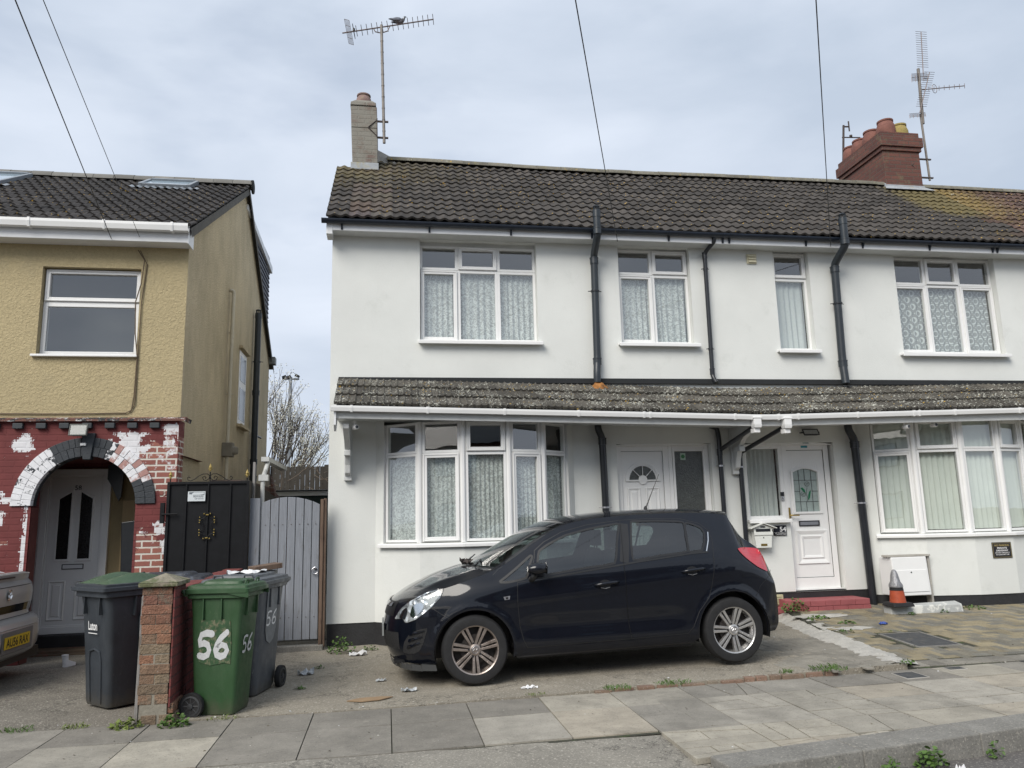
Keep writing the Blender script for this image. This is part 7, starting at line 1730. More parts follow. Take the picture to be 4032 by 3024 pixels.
def corr(p, wu):
    x, z = p; X, Y0 = -.043+x, 8.02-wu; zz = z-1.465
    x2, z2 = x, z
    for _ in range(4):
        k = (8.02-Wd(x2, z2))/Y0; x2 = X*k+.043; z2 = 1.465+zz*k
    return (x2, z2)
def dens(P, m=.035, closed=True):
    out = []
    for i in range(len(P) if closed else len(P)-1):
        a, b = P[i], P[(i+1) % len(P)]; n = max(1, int(math.hypot(b[0]-a[0], b[1]-a[1])/m))
        out += [(lerp(a[0], b[0], k/n), lerp(a[1], b[1], k/n)) for k in range(n)]
    if not closed: out.append(P[-1])
    return out
def cround(P, n=4, k=.5, closed=True):      # Catmull-Rom resample of a traced outline
    out = []; N_ = len(P)
    rng = range(N_ if closed else N_-1)
    for i in rng:
        a, b, c, d = (P[(i+j) % N_] if closed else P[max(0, min(N_-1, i+j))] for j in (-1, 0, 1, 2))
        for q in range(n):
            t = q/n; out.append(tuple((2*t**3-3*t*t+1)*b[m]+(t**3-2*t*t+t)*k*(c[m]-a[m])+(-2*t**3+3*t*t)*c[m]+(t**3-t*t)*k*(d[m]-b[m]) for m in (0, 1)))
    if not closed: out.append(P[-1])
    return out
def arc(cx, cz, r, a0, a1, n=22): return [(cx+r*math.cos(math.radians(lerp(a0, a1, i/n))), cz+r*math.sin(math.radians(lerp(a0, a1, i/n)))) for i in range(n+1)]
edge_top = [(s[0], s[1]) for _, s in FST]
outline = edge_top + [(3.70, .26)] + arc(3.345, .31, .362, -5, 187) + [(2.94, .235), (1.24, .225)] + arc(.845, .30, .355, -12, 196) + [(.48, .185)]
outline = dens(outline, .05)
c7 = lambda P, w: [corr(p, w) for p in P]
gq = cround(c7([(1.105, .882), (1.17, .928), (1.27, 1.0), (1.405, 1.105), (1.425, 1.095), (1.39, 1.0), (1.36, .905), (1.19, .876)], .76), 3, .25)
gf = cround(c7([(1.462, .93), (1.478, 1.04), (1.497, 1.14), (1.585, 1.20), (1.764, 1.278), (2.002, 1.328), (2.27, 1.363), (2.30, 1.352), (2.27, 1.18), (2.235, .992), (1.939, .962), (1.57, .922)], .74), 3, .2)
gr = cround(c7([(2.43, 1.365), (2.45, 1.378), (2.70, 1.372), (2.967, 1.347), (2.985, 1.20), (2.992, 1.062), (2.702, 1.036), (2.431, 1.01), (2.42, 1.2)], .72), 3, .2)
gb = cround(c7([(2.995, 1.338), (3.08, 1.318), (3.15, 1.285), (3.185, 1.235), (3.182, 1.15), (3.152, 1.068), (3.13, 1.062), (3.012, 1.060), (3.0, 1.2)], .70), 3, .25)
df_ = [(1.258, .875), (1.250, .705), (1.262, .495), (1.290, .367), (1.325, .292), (2.315, .305), (2.298, .434), (2.29, .679), (2.293, 1.0), (2.345, 1.393), (2.0, 1.365), (1.74, 1.31), (1.555, 1.225), (1.455, 1.15), (1.445, 1.09), (1.41, .99), (1.385, .90), (1.37, .885)]
dr_ = [(2.315, .305), (2.872, .313), (2.932, .372), (2.998, .506), (3.107, .628), (3.149, .727), (3.19, .90), (3.205, 1.02), (3.235, 1.16), (3.225, 1.25), (3.15, 1.325), (2.97, 1.378), (2.636, 1.397), (2.345, 1.393), (2.293, 1.0), (2.29, .679), (2.298, .434)]
regions = [('G', gq), ('G', gf), ('G', gr), ('G', gb)]
def cdt_parts(outl, polys, step=.032, keepf=None):
    verts, edges, seen = [], [], {}
    def addv(p):
        k = (round(p[0], 4), round(p[1], 4))
        if k not in seen: seen[k] = len(verts); verts.append(Vector(k))
        return seen[k]
    for P in [outl]+polys:
        ids = [addv(p) for p in P]
        for a, b in zip(ids, ids[1:]+ids[:1]):
            if a != b: edges.append((a, b))
    xs_ = [p[0] for p in outl]; zs_ = [p[1] for p in outl]; x = min(xs_)
    allP = [outl]+polys; segpts = [Vector(p) for P in allP for p in P]
    i = 0
    while x < max(xs_):
        z = min(zs_)+(step/2 if i % 2 else 0)
        while z < max(zs_):
            if inpoly(x, z, outl) and all((x-q.x)**2+(z-q.y)**2 > (step*.45)**2 for q in segpts): addv((x, z))
            z += step
        x += step; i += 1
    r = geometry.delaunay_2d_cdt(verts, edges, [], 0, 1e-5)
    return r[0], r[2]
V2, F2 = cdt_parts(outline, [dens(gq, .04), dens(gf, .04), dens(gr, .04), dens(gb, .04), dens(df_, .045), dens(dr_, .045)])
groups = {'body': [], 'door_f': [], 'door_r': [], 'glass': []}
for f in F2:
    cx = sum(V2[i].x for i in f)/len(f); cz = sum(V2[i].y for i in f)/len(f)
    if not inpoly(cx, cz, outline): continue
    if any(inpoly(cx, cz, P) for _, P in regions): groups['glass'].append(f)
    elif inpoly(cx, cz, df_): groups['door_f'].append(f)
    elif inpoly(cx, cz, dr_): groups['door_r'].append(f)
    else: groups['body'].append(f)
def side_geo(fs, s, inset=0.):
    ids = sorted({i for f in fs for i in f}); mp_ = {k: i for i, k in enumerate(ids)}; vs, ns = [], []
    for i in ids:
        x, z = V2[i].x, V2[i].y; w = Wd(x, z)-inset; e = .004
        wx = (Wd(x+e, z)-Wd(x-e, z))/(2*e); wz_ = (Wd(x, z+e)-Wd(x, z-e))/(2*e)
        vs.append(Vector((x, s*w, z))); ns.append(Vector((-wx, s, -wz_)).normalized())
    out = []
    for f in fs:
        q = [mp_[i] for i in f]; a, b, c = vs[q[0]], vs[q[1]], vs[q[2]]
        if (b-a).cross(c-a).y*s < 0: q = q[::-1]
        out.append(q)
    return vs, out, ns
def top_pt(s, st_, fi):
    xe, ze, xc, zc = st_; We = Wd(xe, ze); a = abs(s)
    p = interp(fi, [(0, 2.6), (5, 2.4), (10, 2.2), (16, 2.2), (22, 2.3), (31, 2.8)]); q = interp(fi, [(0, 2.5), (6, 2.3), (10, 2.1), (17, 2.4), (31, 2.4)])
    z = zc+(ze-zc)*a**q
    if 6 <= fi <= 10: z += .010*math.exp(-((a-.72)/.10)**2)*min(1, (fi-6)/1.5)      # bonnet shoulder line
    return Vector((xc+(xe-xc)*a**p, s*We, z))
NV = 40
svals = [math.sin(math.pi/2*(2*j/NV-1)) for j in range(NV+1)]
top_grid = [[top_pt(s, q, fi) for s in svals] for fi, q in FST]
def top_norm(i, j):
    a = top_grid[min(i+1, len(FST)-1)][j]-top_grid[max(i-1, 0)][j]; b = top_grid[i][min(j+1, NV)]-top_grid[i][max(j-1, 0)]
    n_ = a.cross(b); return n_.normalized() if n_.length > 1e-9 else Vector((0, 0, 1))
def top_faces(sel, grow=0.):
    vs, ns, fs, ids = [], [], [], {}
    def vid(i, j):
        if (i, j) not in ids: ids[(i, j)] = len(vs); n_ = top_norm(i, j); vs.append(top_grid[i][j]+n_*grow); ns.append(n_)
        return ids[(i, j)]
    for i in range(len(FST)-1):
        for j in range(NV):
            if sel(FST[i][0], (svals[j]+svals[j+1])/2): fs.append([vid(i, j), vid(i+1, j), vid(i+1, j+1), vid(i, j+1)])
    return vs, fs, ns
def car_mesh(name, parts_, mat, parent):
    vs, fs, ns = [], [], []
    for a, b, c in parts_:
        n = len(vs); vs += a; fs += [[n+i for i in f] for f in b]; ns += c
    me = bpy.data.meshes.new(name); me.from_pydata([tuple(v) for v in vs], [], fs); me.materials.append(mat); me.update()
    me.polygons.foreach_set('use_smooth', [True]*len(me.polygons)); me.normals_split_custom_set_from_vertices([tuple(n) for n in ns])
    o = bpy.data.objects.new(name, me); COL.objects.link(o); o.parent = parent; return o
n = N('black_metallic_paint'); fl = n.noise(9, 3); M['paint'] = n.done(n.mix(fl, (.0025, .0035, .007), (.0045, .006, .011)), .35, 0., None, 1., .1)
n.b.inputs['Coat IOR'].default_value = 1.43
M['trim'] = pm('black_trim', (.010, .010, .011), .45, .2, 20, obj=True); M['seat'] = pm('grey_seat_cloth', (.035, .037, .04), .9, .3, 30, obj=True)
isW = lambda fi, s: 11.25 <= fi < 15.5 and abs(s) < .925      # windscreen
isG = lambda fi, s: 22.25 <= fi < 24.2 and abs(s) < .86       # rear window
isC = lambda fi, s: 10.5 <= fi < 11.25 and abs(s) < .93        # cowl
isL = lambda fi, s: fi < 1.0
body = car_mesh('body', [side_geo(groups['body'], -1), side_geo(groups['body'], 1), top_faces(lambda fi, s: not isW(fi, s) and not isG(fi, s) and not isC(fi, s))], M['paint'], car)
dF, dR = {}, {}
for s in (-1, 1):
    dF[s] = car_mesh('door', [side_geo(groups['door_f'], s)], M['paint'], car); dR[s] = car_mesh('door', [side_geo(groups['door_r'], s)], M['paint'], car)
for s in (-1, 1):
    for _, P in regions: car_mesh('side_window', [side_geo([f for f in groups['glass'] if inpoly(sum(V2[i].x for i in f)/3, sum(V2[i].y for i in f)/3, P)], s, .005)], M['car_glass'], car)
car_mesh('windscreen', [top_faces(isW, -.003)], M['car_glass'], car)
car_mesh('rear_window', [top_faces(isG, -.003)], M['car_glass'], car)
car_mesh('cowl', [top_faces(isC, -.012)], M['trim'], car)
# gaps and seals as fine strips on the surface
def strip(g, P, w, s, off=.0012):
    P = dens(P, .03, False); A, B = [], []
    for i, p in enumerate(P):
        a, b = P[max(i-1, 0)], P[min(i+1, len(P)-1)]; t = Vector((b[0]-a[0], b[1]-a[1])).normalized(); nx, nz = -t.y*w/2, t.x*w/2
        for L_, k in ((A, 1), (B, -1)):
            x, z = p[0]+nx*k, p[1]+nz*k; L_.append((x, s*(Wd(x, z)+off), z))
    n = len(P); g.add(A+B, [(i, i+1, i+1+n, i+n) for i in range(n-1)])
for s in (-1, 1):
    g = G(); strip(g, df_+[df_[0]], .006, s); strip(g, dr_+[dr_[0]], .006, s)
    fl_ = [corr(p, .82) for p in ((.30, .745), (.40, .70), (.52, .66), (.60, .62), (.655, .575))]; strip(g, c7([(.455, .70), (.56, .625), (.63, .585)], .8), .005, s)
    strip(g, c7([(3.80, .845), (3.68, .70), (3.625, .60)], .80), .005, s)
    strip(g, [(1.04, .95), (1.10, 1.0), (1.14, 1.02)], .005, s)
    g.build('panel_gap', M['trim'], body, world=False, recalc=False)
    g = G()
    for P in (gq, gf, gr, gb): strip(g, P+[P[0]], .020, s, .0015)
    strip(g, [(1.385, .905), (1.57, .905), (1.939, .945), (2.29, .982), (2.43, .998), (2.702, 1.022), (2.99, 1.048), (3.16, 1.052)], .016, s, .004)
    strip(g, [(2.30, 1.0), (2.345, 1.18), (2.375, 1.36)], .085, s, .0005)
    g.build('window_seal', M['trim'], body, world=False, recalc=False)
    g = G(); strip(g, c7([(3.215, 1.24), (3.212, 1.16), (3.185, 1.055)], .72), .010, s, .006); g.build('window_trim', M['chrome'], body, world=False, recalc=False)
# rays from a viewpoint beside the car put lamps on the curved skin
bmx = bmesh.new()
for o in (body, dF[-1], dR[-1]): bmx.from_mesh(o.data)
bvh = BVHTree.FromBMesh(bmx); bmx.free()
CL = Vector((.043, -8.02, 1.483))
def patch(P, w, step=.03, off=.004, smooth=True, k=.3):
    Q = dens(cround(P, 4, k) if smooth else P, .02); vv, ff = cdt_parts(Q, [], step); vs, fs = [], []
    for v in vv:
        d = (Vector((v.x, -w, v.y))-CL).normalized(); h = bvh.ray_cast(CL, d)
        if h[0] is None or h[3] > 8.6: p = CL+d*((8.02-w)/d.y)
        else: p = h[0]+(h[1] if h[1].dot(d) < 0 else -h[1])*off
        vs.append(p)
    for f in ff:
        cx = sum(vv[i].x for i in f)/len(f); cz = sum(vv[i].y for i in f)/len(f)
        if inpoly(cx, cz, Q): fs.append(list(f))
    return vs, fs
def mirrored(vs): return [Vector((v.x, -v.y, v.z)) for v in vs]
def both(name, P, w, mat, parent, off=.004, **k):
    vs, fs = patch(P, w, off=off, **k); out = []
    for mv in (vs, mirrored(vs)):
        g = G(); g.add(mv, fs); out.append(g.build(name, mat, parent, smooth=True, world=False))
    return out
HL = [(.136, .612), (.191, .693), (.273, .752), (.355, .79), (.437, .822), (.52, .838), (.578, .838), (.549, .770), (.455, .681), (.334, .598), (.255, .572), (.226, .574), (.205, .606)]
n = N('headlamp_reflector'); ln = n.vor(14, vec=n.obj); h1 = n.ramp(ln, .02, .35)
M['lamp_in'] = n.done(n.mix(n.ramp(n.noise(10, 3, vec=n.obj), .42, .52), (.30, .31, .32), (.78, .80, .81)), .14, .45, n.bump(ln, 1., .03))
both('headlamp_seal', [(x+(x-.36)*.035, z+(z-.70)*.06) for x, z in HL], .72, M['trim'], car, .0025)
hl = both('headlamp', HL, .72, M['lamp_in'], car, .004)
for i, s in enumerate((-1, 1)):
    vs, fs = patch(HL, .72, off=.012); vs = vs if s < 0 else mirrored(vs)
    g = G(); g.add(vs, fs); g.build('lens', M['lamp_glass'], hl[i], smooth=True, world=False)
    vs, fs = patch([(.18, .615), (.205, .675), (.245, .70), (.25, .655), (.225, .60)], .72, off=.0075); vs2, fs2 = patch([(.275, .635), (.30, .715), (.375, .735), (.40, .70), (.355, .64), (.30, .61)], .72, off=.0075)
    g = G(); g.add(vs if s < 0 else mirrored(vs), fs); g.add(vs2 if s < 0 else mirrored(vs2), fs2); g.build('reflector', M['chrome'], hl[i], smooth=True, world=False)
    vs, fs = patch([(.34, .765), (.44, .805), (.56, .828), (.535, .775), (.46, .705), (.42, .70), (.44, .75)], .72, off=.0065); g = G(); g.add(vs if s < 0 else mirrored(vs), fs); g.build('lamp_bezel', pm('pale_lamp_bezel', (.42, .43, .42), .3, .1, 10) if s < 0 else bpy.data.materials['pale_lamp_bezel'], hl[i], smooth=True, world=False)
M['fog'] = pm('black_mesh_plastic', (.012, .012, .013), .6, .5, 90, 1., 160, obj=True)
fg = both('fog_lamp_surround', [(.204, .318), (.212, .400), (.266, .472), (.34, .50), (.422, .508), (.403, .437), (.38, .37), (.347, .318), (.30, .298), (.25, .300)], .74, M['fog'], car, .003)
for k in (0, 1, 2):
    for q in both('fog_fin', [(.24+.012*k, .345+.055*k), (.36+.02*k, .385+.05*k), (.36+.02*k, .395+.05*k), (.245+.012*k, .372+.055*k)], .74, M['paint'], fg[0], .012, smooth=False): pass
n = N('red_tail_lamp'); wv = n.n('ShaderNodeTexWave', wave_type='BANDS'); wv.bands_direction = 'Z'; n.L(n.obj, wv.inputs[0]); wv.inputs['Scale'].default_value = 22
M['tail'] = n.done(n.mix(n.math('MULTIPLY', wv.outputs['Fac'], .5), (.52, .010, .022), (.30, .004, .012)), .12, 0, None, 1.)
TLP = [(3.523, 1.056), (3.58, 1.066), (3.65, 1.060), (3.717, 1.050), (3.758, 1.022), (3.778, .97), (3.796, .915), (3.812, .825), (3.79, .832), (3.72, .869), (3.64, .93), (3.572, .992)]
both('tail_lamp', TLP, .70, M['tail'], car, .007)
vs, fs = patch(c7([(1.124, .753), (1.186, .759), (1.180, .728), (1.134, .724)], .84), .84, .01, .004, False) if 0 else patch([(1.124, .753), (1.186, .759), (1.180, .728), (1.134, .724)], .84, .01, .004, False)
g = G(); g.add(vs, fs); g.add(mirrored(vs), fs); g.build('side_repeater', M['alu'], car, world=False)
vs, fs = patch([(1.143, .748), (1.168, .750), (1.168, .732), (1.145, .730)], .84, .01, .006, False); g = G(); g.add(vs, fs); g.build('repeater_lens', M['trim'], car, world=False)
# grille, badge bar, plate, lower mesh on the nose
M['mesh'] = M['fog']
car_mesh('grille', [top_faces(lambda fi, s: 3.0 <= fi < 4.4 and abs(s) < .62, .004)], M['trim'], car)
car_mesh('lower_grille', [top_faces(lambda fi, s: 1.0 <= fi < 1.9 and abs(s) < .80, .004)], M['fog'], car)
car_mesh('chrome_bar', [top_faces(lambda fi, s: 3.75 <= fi < 4.2 and abs(s) < .55, .014)], M['chrome'], car)
g = G(); g.box(.012, .03, -.26, .26, .405, .515); g.build('number_plate', pm('dirty_plate', (.22, .23, .23), .5, .2), car, world=False)
g = G()
for s in (-1, 1):
    P = [(.085+(.27-.085)*t**2.6, s*.70*t) for t in (0, .2, .4, .6, .75, .88, 1)]+[(.36, s*.765), (.487, s*.80)]
    for a, b in zip(P, P[1:]): g.add([(a[0]+.012, a[1], .145), (b[0]+.012, b[1], .142), (b[0], b[1], .195), (a[0], a[1], .205)], [(0, 1, 2, 3)])
g.build('front_lip', pm('grey_plastic_lip', (.05, .052, .053), .5, .1, obj=True), car, world=False, smooth=True)
for s in (-1, 1): g = G(); g.hexa([(1.22, s*.78, .205), (2.95, s*.78, .215), (2.95, s*.825, .215), (1.22, s*.825, .205)], [(1.22, s*.78, .27), (2.95, s*.78, .28), (2.95, s*.832, .28), (1.22, s*.832, .27)]); g.build('sill_trim', pm('black_sill_plastic', (.02, .02, .022), .55, .2, 12, obj=True), car, world=False, bevel=.008)
# handles
for s in (-1, 1):
    for d_, hx, hz in ((dF[s], 1.99, .812), (dR[s], 2.862, .886)):
        hx0, hz0 = corr((hx, hz), .85); 
        g = G(); pts = [(hx0+.0, hz0-.010), (hx0+.03, hz0), (hx0+.10, hz0+.006), (hx0+.20, hz0+.014), (hx0+.235, hz0+.016)]; g.tube([(x, s*(Wd(x, z)+(.006 if i in (0, 4) else .030)), z) for i, (x, z) in enumerate(pts)], [.008, .015, .016, .015, .010], 10); hd = g.build('handle', M['paint'], d_, smooth=True, world=False)
        g = G(); c = (hx0+.105, hz0); k = 18; Q = [(c[0]+.058*math.cos(t*2*math.pi/k), c[1]+.040*math.sin(t*2*math.pi/k)) for t in range(k)]; g.add([(x, s*(Wd(x, z)+.0015), z) for x, z in Q], [tuple(range(k))]); g.build('handle_recess', M['trim'], d_, world=False)
        g = G(); g.tube([(c[0]-.045, s*(Wd(c[0], c[1]-.035)+.003), c[1]-.030), (c[0], s*(Wd(c[0], c[1]-.04)+.003), c[1]-.040), (c[0]+.045, s*(Wd(c[0], c[1]-.035)+.003), c[1]-.030)], .003, 6); g.build('recess_rim', M['alu'], d_, world=False)
# door mirrors
for s in (-1, 1):
    g = G(); rings = []
    for t in range(9):
        u = t/8; r = math.sin(math.pi*(.12+.80*u))**.6; x = 1.345+.175*u; hw = .075*r*(.8+.2*u); hh = .062*r*(.75+.35*u) if u < .97 else .05
        rings.append([(x, s*(.93+hw*math.cos(a)), .995+hh*math.sin(a)) for a in [2*math.pi*k/20 for k in range(20)]])
    loft(g, rings); m_o = g.build('door_mirror', M['paint'], car, smooth=True, world=False, auto=50)
    g = G(); g.tube([(1.38, s*.80, .875), (1.40, s*.87, .905), (1.42, s*.91, .945)], [.035, .028, .025], 10); g.build('mirror_stalk', M['trim'], m_o, smooth=True, world=False)
    g = G(); g.M = Matrix.Translation((1.523, s*.93, .995)); g.lathe([(.055, 0), (0, .001)], (0, 0, 0), 'x', 20); g.build('mirror_glass', M['chrome'], m_o, world=False)
# wheels
def alloy(parent, cx, cy, cz, s, mat, rot):
    g = G(); g.lathe([(.215, -.09), (.255, -.095), (.285, -.09), (.300, -.07), (.305, -.03), (.305, .03), (.300, .07), (.285, .09), (.255, .095), (.213, .085)], (cx, cy, cz), 'y', 56, cap=False)
    w = g.build('wheel', M['rubber'], parent, smooth=True, auto=35, world=False)
    g = G(); o_ = s*.088
    g.lathe([(.206, s*.05), (.200, s*.07), (.205, o_-s*.006), (.214, o_), (.220, o_), (.220, s*.03), (.195, s*.0), (.195, -s*.08), (.206, -s*.09), (.206, -s*.02)], (cx, cy, cz), 'y', 48, cap=False)
    g.lathe([(.038, s*.03), (.052, s*.055), (.050, s*.072), (.034, s*.078), (.033, s*.074), (0, s*.076)], (cx, cy, cz), 'y', 32)
    for k in range(7):
        a = rot+2*math.pi*k/7
        for q in (-1, 1):
            a0, a1 = a+q*.30*.4, a+q*.125
            def pt(r, off, y): off = off+q*lerp(.013, .0225, (r-.035)/.17); return (cx+r*math.cos(a)-off*math.sin(a), cy+y, cz+r*math.sin(a)+off*math.cos(a))
            rs = [(.035, .013, .060), (.09, .013, .068), (.15, .0145, .074), (.209, .0165, .080)]
            for (r0, h0, y0), (r1, h1, y1) in zip(rs, rs[1:]):
                ys = lambda y: s*y
                b = [pt(r0, -h0, ys(y0-.035)), pt(r1, -h1, ys(y1-.035)), pt(r1, h1, ys(y1-.035)), pt(r0, h0, ys(y0-.035))]; t_ = [pt(r0, -h0*.8, ys(y0)), pt(r1, -h1*.8, ys(y1)), pt(r1, h1*.8, ys(y1)), pt(r0, h0*.8, ys(y0))]
                g.hexa(b, t_)
    rim = g.build('rim', mat, w, world=False, bevel=.003, seg=2)
    g = G(); g.lathe([(.0, -s*.01), (.19, -s*.01), (.19, -s*.02), (0, -s*.02)], (cx, cy, cz), 'y', 32); g.lathe([(0, s*.025), (.13, s*.025), (.13, s*.01)], (cx, cy, cz), 'y', 32); g.build('brake_disc', pm('dark_brake', (.035, .03, .028), .6, .3, 12) if 'dark_brake' not in bpy.data.materials else bpy.data.materials['dark_brake'], w, world=False)
    g = G()
    for k in range(5): a = rot+.3+2*math.pi*k/5; g.lathe([(0, s*.07), (.009, s*.07), (.009, s*.06)], (cx+.058*math.cos(a), cy, cz+.058*math.sin(a)), 'y', 10)
    g.build('bolt', M['black_plastic'], rim, world=False)
    g = G(); g.lathe([(.026, s*.0765), (.028, s*.079), (.031, s*.0765)], (cx, cy, cz), 'y', 24, cap=False); g.tube([(cx-.018, cy+s*.079, cz-.006), (cx-.004, cy+s*.079, cz+.012), (cx+.006, cy+s*.079, cz-.002), (cx+.018, cy+s*.079, cz+.010)], .003, 5); g.build('badge', M['alu'], rim, world=False)
    return w
M['rim_dirty'] = pm('brake_dusted_alloy', (.36, .31, .28), .38, .2, 12, metal=.75, obj=True, col2=(.15, .115, .095), c2lo=.5, c2hi=.75, c2s=7)
M['rim_clean'] = pm('silver_alloy', (.52, .51, .50), .32, .12, 12, metal=.75, obj=True, col2=(.25, .22, .20), c2lo=.58, c2hi=.8, c2s=9)
alloy(car, .845, -.765, .305, -1, M['rim_dirty'], .25); alloy(car, 3.345, -.765, .310, -1, M['rim_clean'], .35); alloy(car, .845, .765, .305, 1, M['rim_dirty'], .1); alloy(car, 3.345, .765, .31, 1, M['rim_clean'], .5)
g = G()
for cx, cz in ((.845, .30), (3.345, .31)):
    for s in (-1, 1):
        A_ = [math.radians(lerp(-14, 194, i/24)) for i in range(25)]; r = .37
        vs = [(cx+r*math.cos(a), s*y, cz+r*math.sin(a)) for y in (.845, .52) for a in A_]; g.add(vs, [(i, i+1, i+26, i+25) for i in range(24)])
        g.add([(cx+r*math.cos(a), s*.52, cz+r*math.sin(a)) for a in A_], [tuple(range(25))])
g.box(1.24, 2.92, -.78, .78, .19, .24); g.box(.35, 3.8, -.5, .5, .20, .26); g.box(.30, 1.2, -.50, .50, .26, .80); g.box(.12, .5, -.55, .55, .19, .22); g.box(3.72, 3.88, -.6, .6, .25, .30)
g.build('underbody', M['trim'], car, world=False)
# cabin
g = G()
for s in (-1, 1):
    y0, y1 = s*.14, s*.62
    g.hexa([(1.80, y0, .42), (2.28, y0, .38), (2.28, y1, .38), (1.80, y1, .42)], [(1.80, y0, .60), (2.30, y0, .52), (2.30, y1, .52), (1.80, y1, .60)])
    g.hexa([(2.16, y0, .50), (2.32, y0, .50), (2.32, y1, .50), (2.16, y1, .50)], [(2.30, y0+s*.05, 1.10), (2.38, y0+s*.05, 1.10), (2.38, y1-s*.05, 1.10), (2.30, y1-s*.05, 1.10)])
g.box(2.70, 3.15, -.62, .62, .42, .60); g.hexa([(3.05, -.62, .55), (3.22, -.62, .55), (3.22, .62, .55), (3.05, .62, .55)], [(3.16, -.60, 1.02), (3.26, -.60, 1.02), (3.26, .60, 1.02), (3.16, .60, 1.02)])
g.build('seats', M['seat'], car, world=False, bevel=.04, seg=3)
g = G()
for x, y, z in ((2.36, -.38, 1.20), (2.36, .38, 1.20), (3.22, -.35, 1.09), (3.22, .35, 1.09)):
    loft(g, [[(x+.045*k_*math.cos(a), y+.12*k_*math.cos(b_)*1., z+zz) for a, b_ in [(2*math.pi*i/16, 2*math.pi*i/16) for i in range(16)]] for k_, zz in ()]) if 0 else g.hexa([(x-.045, y-.11, z-.08), (x+.04, y-.11, z-.08), (x+.04, y+.11, z-.08), (x-.045, y+.11, z-.08)], [(x-.03, y-.10, z+.09), (x+.04, y-.10, z+.09), (x+.04, y+.10, z+.09), (x-.03, y+.10, z+.09)])
    for q in (-.05, .05): g.tube([(x, y+q, z-.16), (x, y+q, z-.05)], .008, 6)
g.build('headrest', M['seat'], car, world=False, bevel=.035, seg=3)
g = G(); g.hexa([(1.0, -.70, .55), (1.62, -.70, .55), (1.62, .70, .55), (1.0, .70, .55)], [(1.0, -.66, .99), (1.45, -.68, .96), (1.45, .68, .96), (1.0, .66, .99)]); g.box(1.2, 3.7, -.72, .72, .26, .33)
g.build('dashboard', M['trim'], car, world=False, bevel=.03, seg=3)
g = G(); c = Vector((1.62, .36, .98)); ax, ay = Vector((.45, 0, .89)), Vector((0, 1, 0)); g.tube([c+ax*.18*math.sin(t*math.pi/12)+ay*.18*math.cos(t*math.pi/12) for t in range(25)], .014, 8); g.tube([c, c+Vector((-.2, 0, -.1))], .03, 8); g.tube([c-ay*.17, c+ay*.17], .012, 6); g.build('steering_wheel', M['trim'], car, world=False, smooth=True)
g = G(); g.box(1.62, 1.66, -.12, .12, 1.27, 1.33); g.build('rear_view_mirror', M['trim'], car, world=False, bevel=.01)
g = G()
for (a, b) in (((.93, -.55, 1.055), (1.06, .05, 1.085)), ((.90, .05, 1.055), (1.03, .58, 1.085))): g.tube([a, b], .007, 6); g.tube([(a[0]-.02, a[1]+.06, a[2]-.03), a, Vector(a).lerp(Vector(b), .5)], .009, 6)
g.build('wiper', M['trim'], car, world=False)
g = G(); g.lathe([(.022, 0), (.018, .02), (.008, .035), (0, .04)], (2.84, 0, 1.488), 'z', 12); g.tube([(2.85, 0, 1.515), (2.91, 0, 1.64), (3.02, 0, 1.86)], [.008, .005, .0025], 6); g.build('aerial', M['trim'], car, world=False)
g = G(); g.prism([(3.30, 1.44), (3.66, 1.428), (3.665, 1.40), (3.50, 1.36), (3.34, 1.41)], -.56, .56); g.build('spoiler', M['paint'], car, world=False, bevel=.012, seg=3) if 0 else None
g = G()
for s in (-1, 1): g.prism([(3.34, 1.425), (3.50, 1.402), (3.535, 1.365), (3.53, 1.22), (3.50, 1.235), (3.44, 1.33)], s*.605, s*.655) if 0 else None
g = G(); random.seed(3)
for k in range(26):
    c = Vector((.86+random.uniform(-.05, .05), -.05+random.uniform(-.09, .09), 1.035+random.uniform(0, .03))); u = Vector((random.gauss(0, 1), random.gauss(0, 1), random.gauss(0, .6))).normalized()*.032; v = u.orthogonal().normalized()*.02
    g.add([c-u, c+v, c+u, c-v], [(0, 1, 2, 3)])
o = g.build('dead_leaves', pm('dark_dead_leaf', (.05, .04, .035), .8, .4, 30), None, recalc=False); o.matrix_world = Matrix.Translation(car.location) @ Matrix.Rotation(-CT, 4, 'Y'); tag(o, 'small heap of dark dead leaves on the bonnet by the windscreen', 'leaves')

# ---------------------------------------------------------------- the silver car cut by the left border
sc_ = thing('parked_car', (-3.60, 8.50, 0), 'silver saloon car with a yellow rear number plate, cut off by the left border', 'car', 'cars parked in front of the houses')
n = N('silver_metallic_paint'); M['silver'] = n.done(n.mix(n.noise(5, 4), (.42, .415, .41), (.48, .475, .47)), .32, .3, None, .8)
prof = [(-.09, .26), (-.03, .30), (.0, .36), (.01, .46), (.0, .56), (-.02, .615), (-.06, .645), (-.105, .66), (-.115, .70), (-.10, .80), (-.09, .88), (-.10, .96), (-.135, 1.005), (-.125, 1.04), (-.115, 1.075), (-.15, 1.092), (-.22, 1.085), (-.45, 1.08), (-.60, 1.09), (-.80, 1.20), (-1.02, 1.32), (-1.30, 1.40), (-1.7, 1.44), (-2.2, 1.43), (-2.6, 1.36), (-3.05, 1.08), (-3.3, .98), (-3.8, .90), (-4.15, .80), (-4.30, .65), (-4.34, .5), (-4.3, .3)]
def wy(x, z): 
    w = .86-.03*max(0, (.45-z)/.2)**2-(.0 if z < .80 else .10*min(1, (z-.80)/.3)**1.6)-(0 if z < 1.1 else .18*min(1, (z-1.1)/.3))
    return w
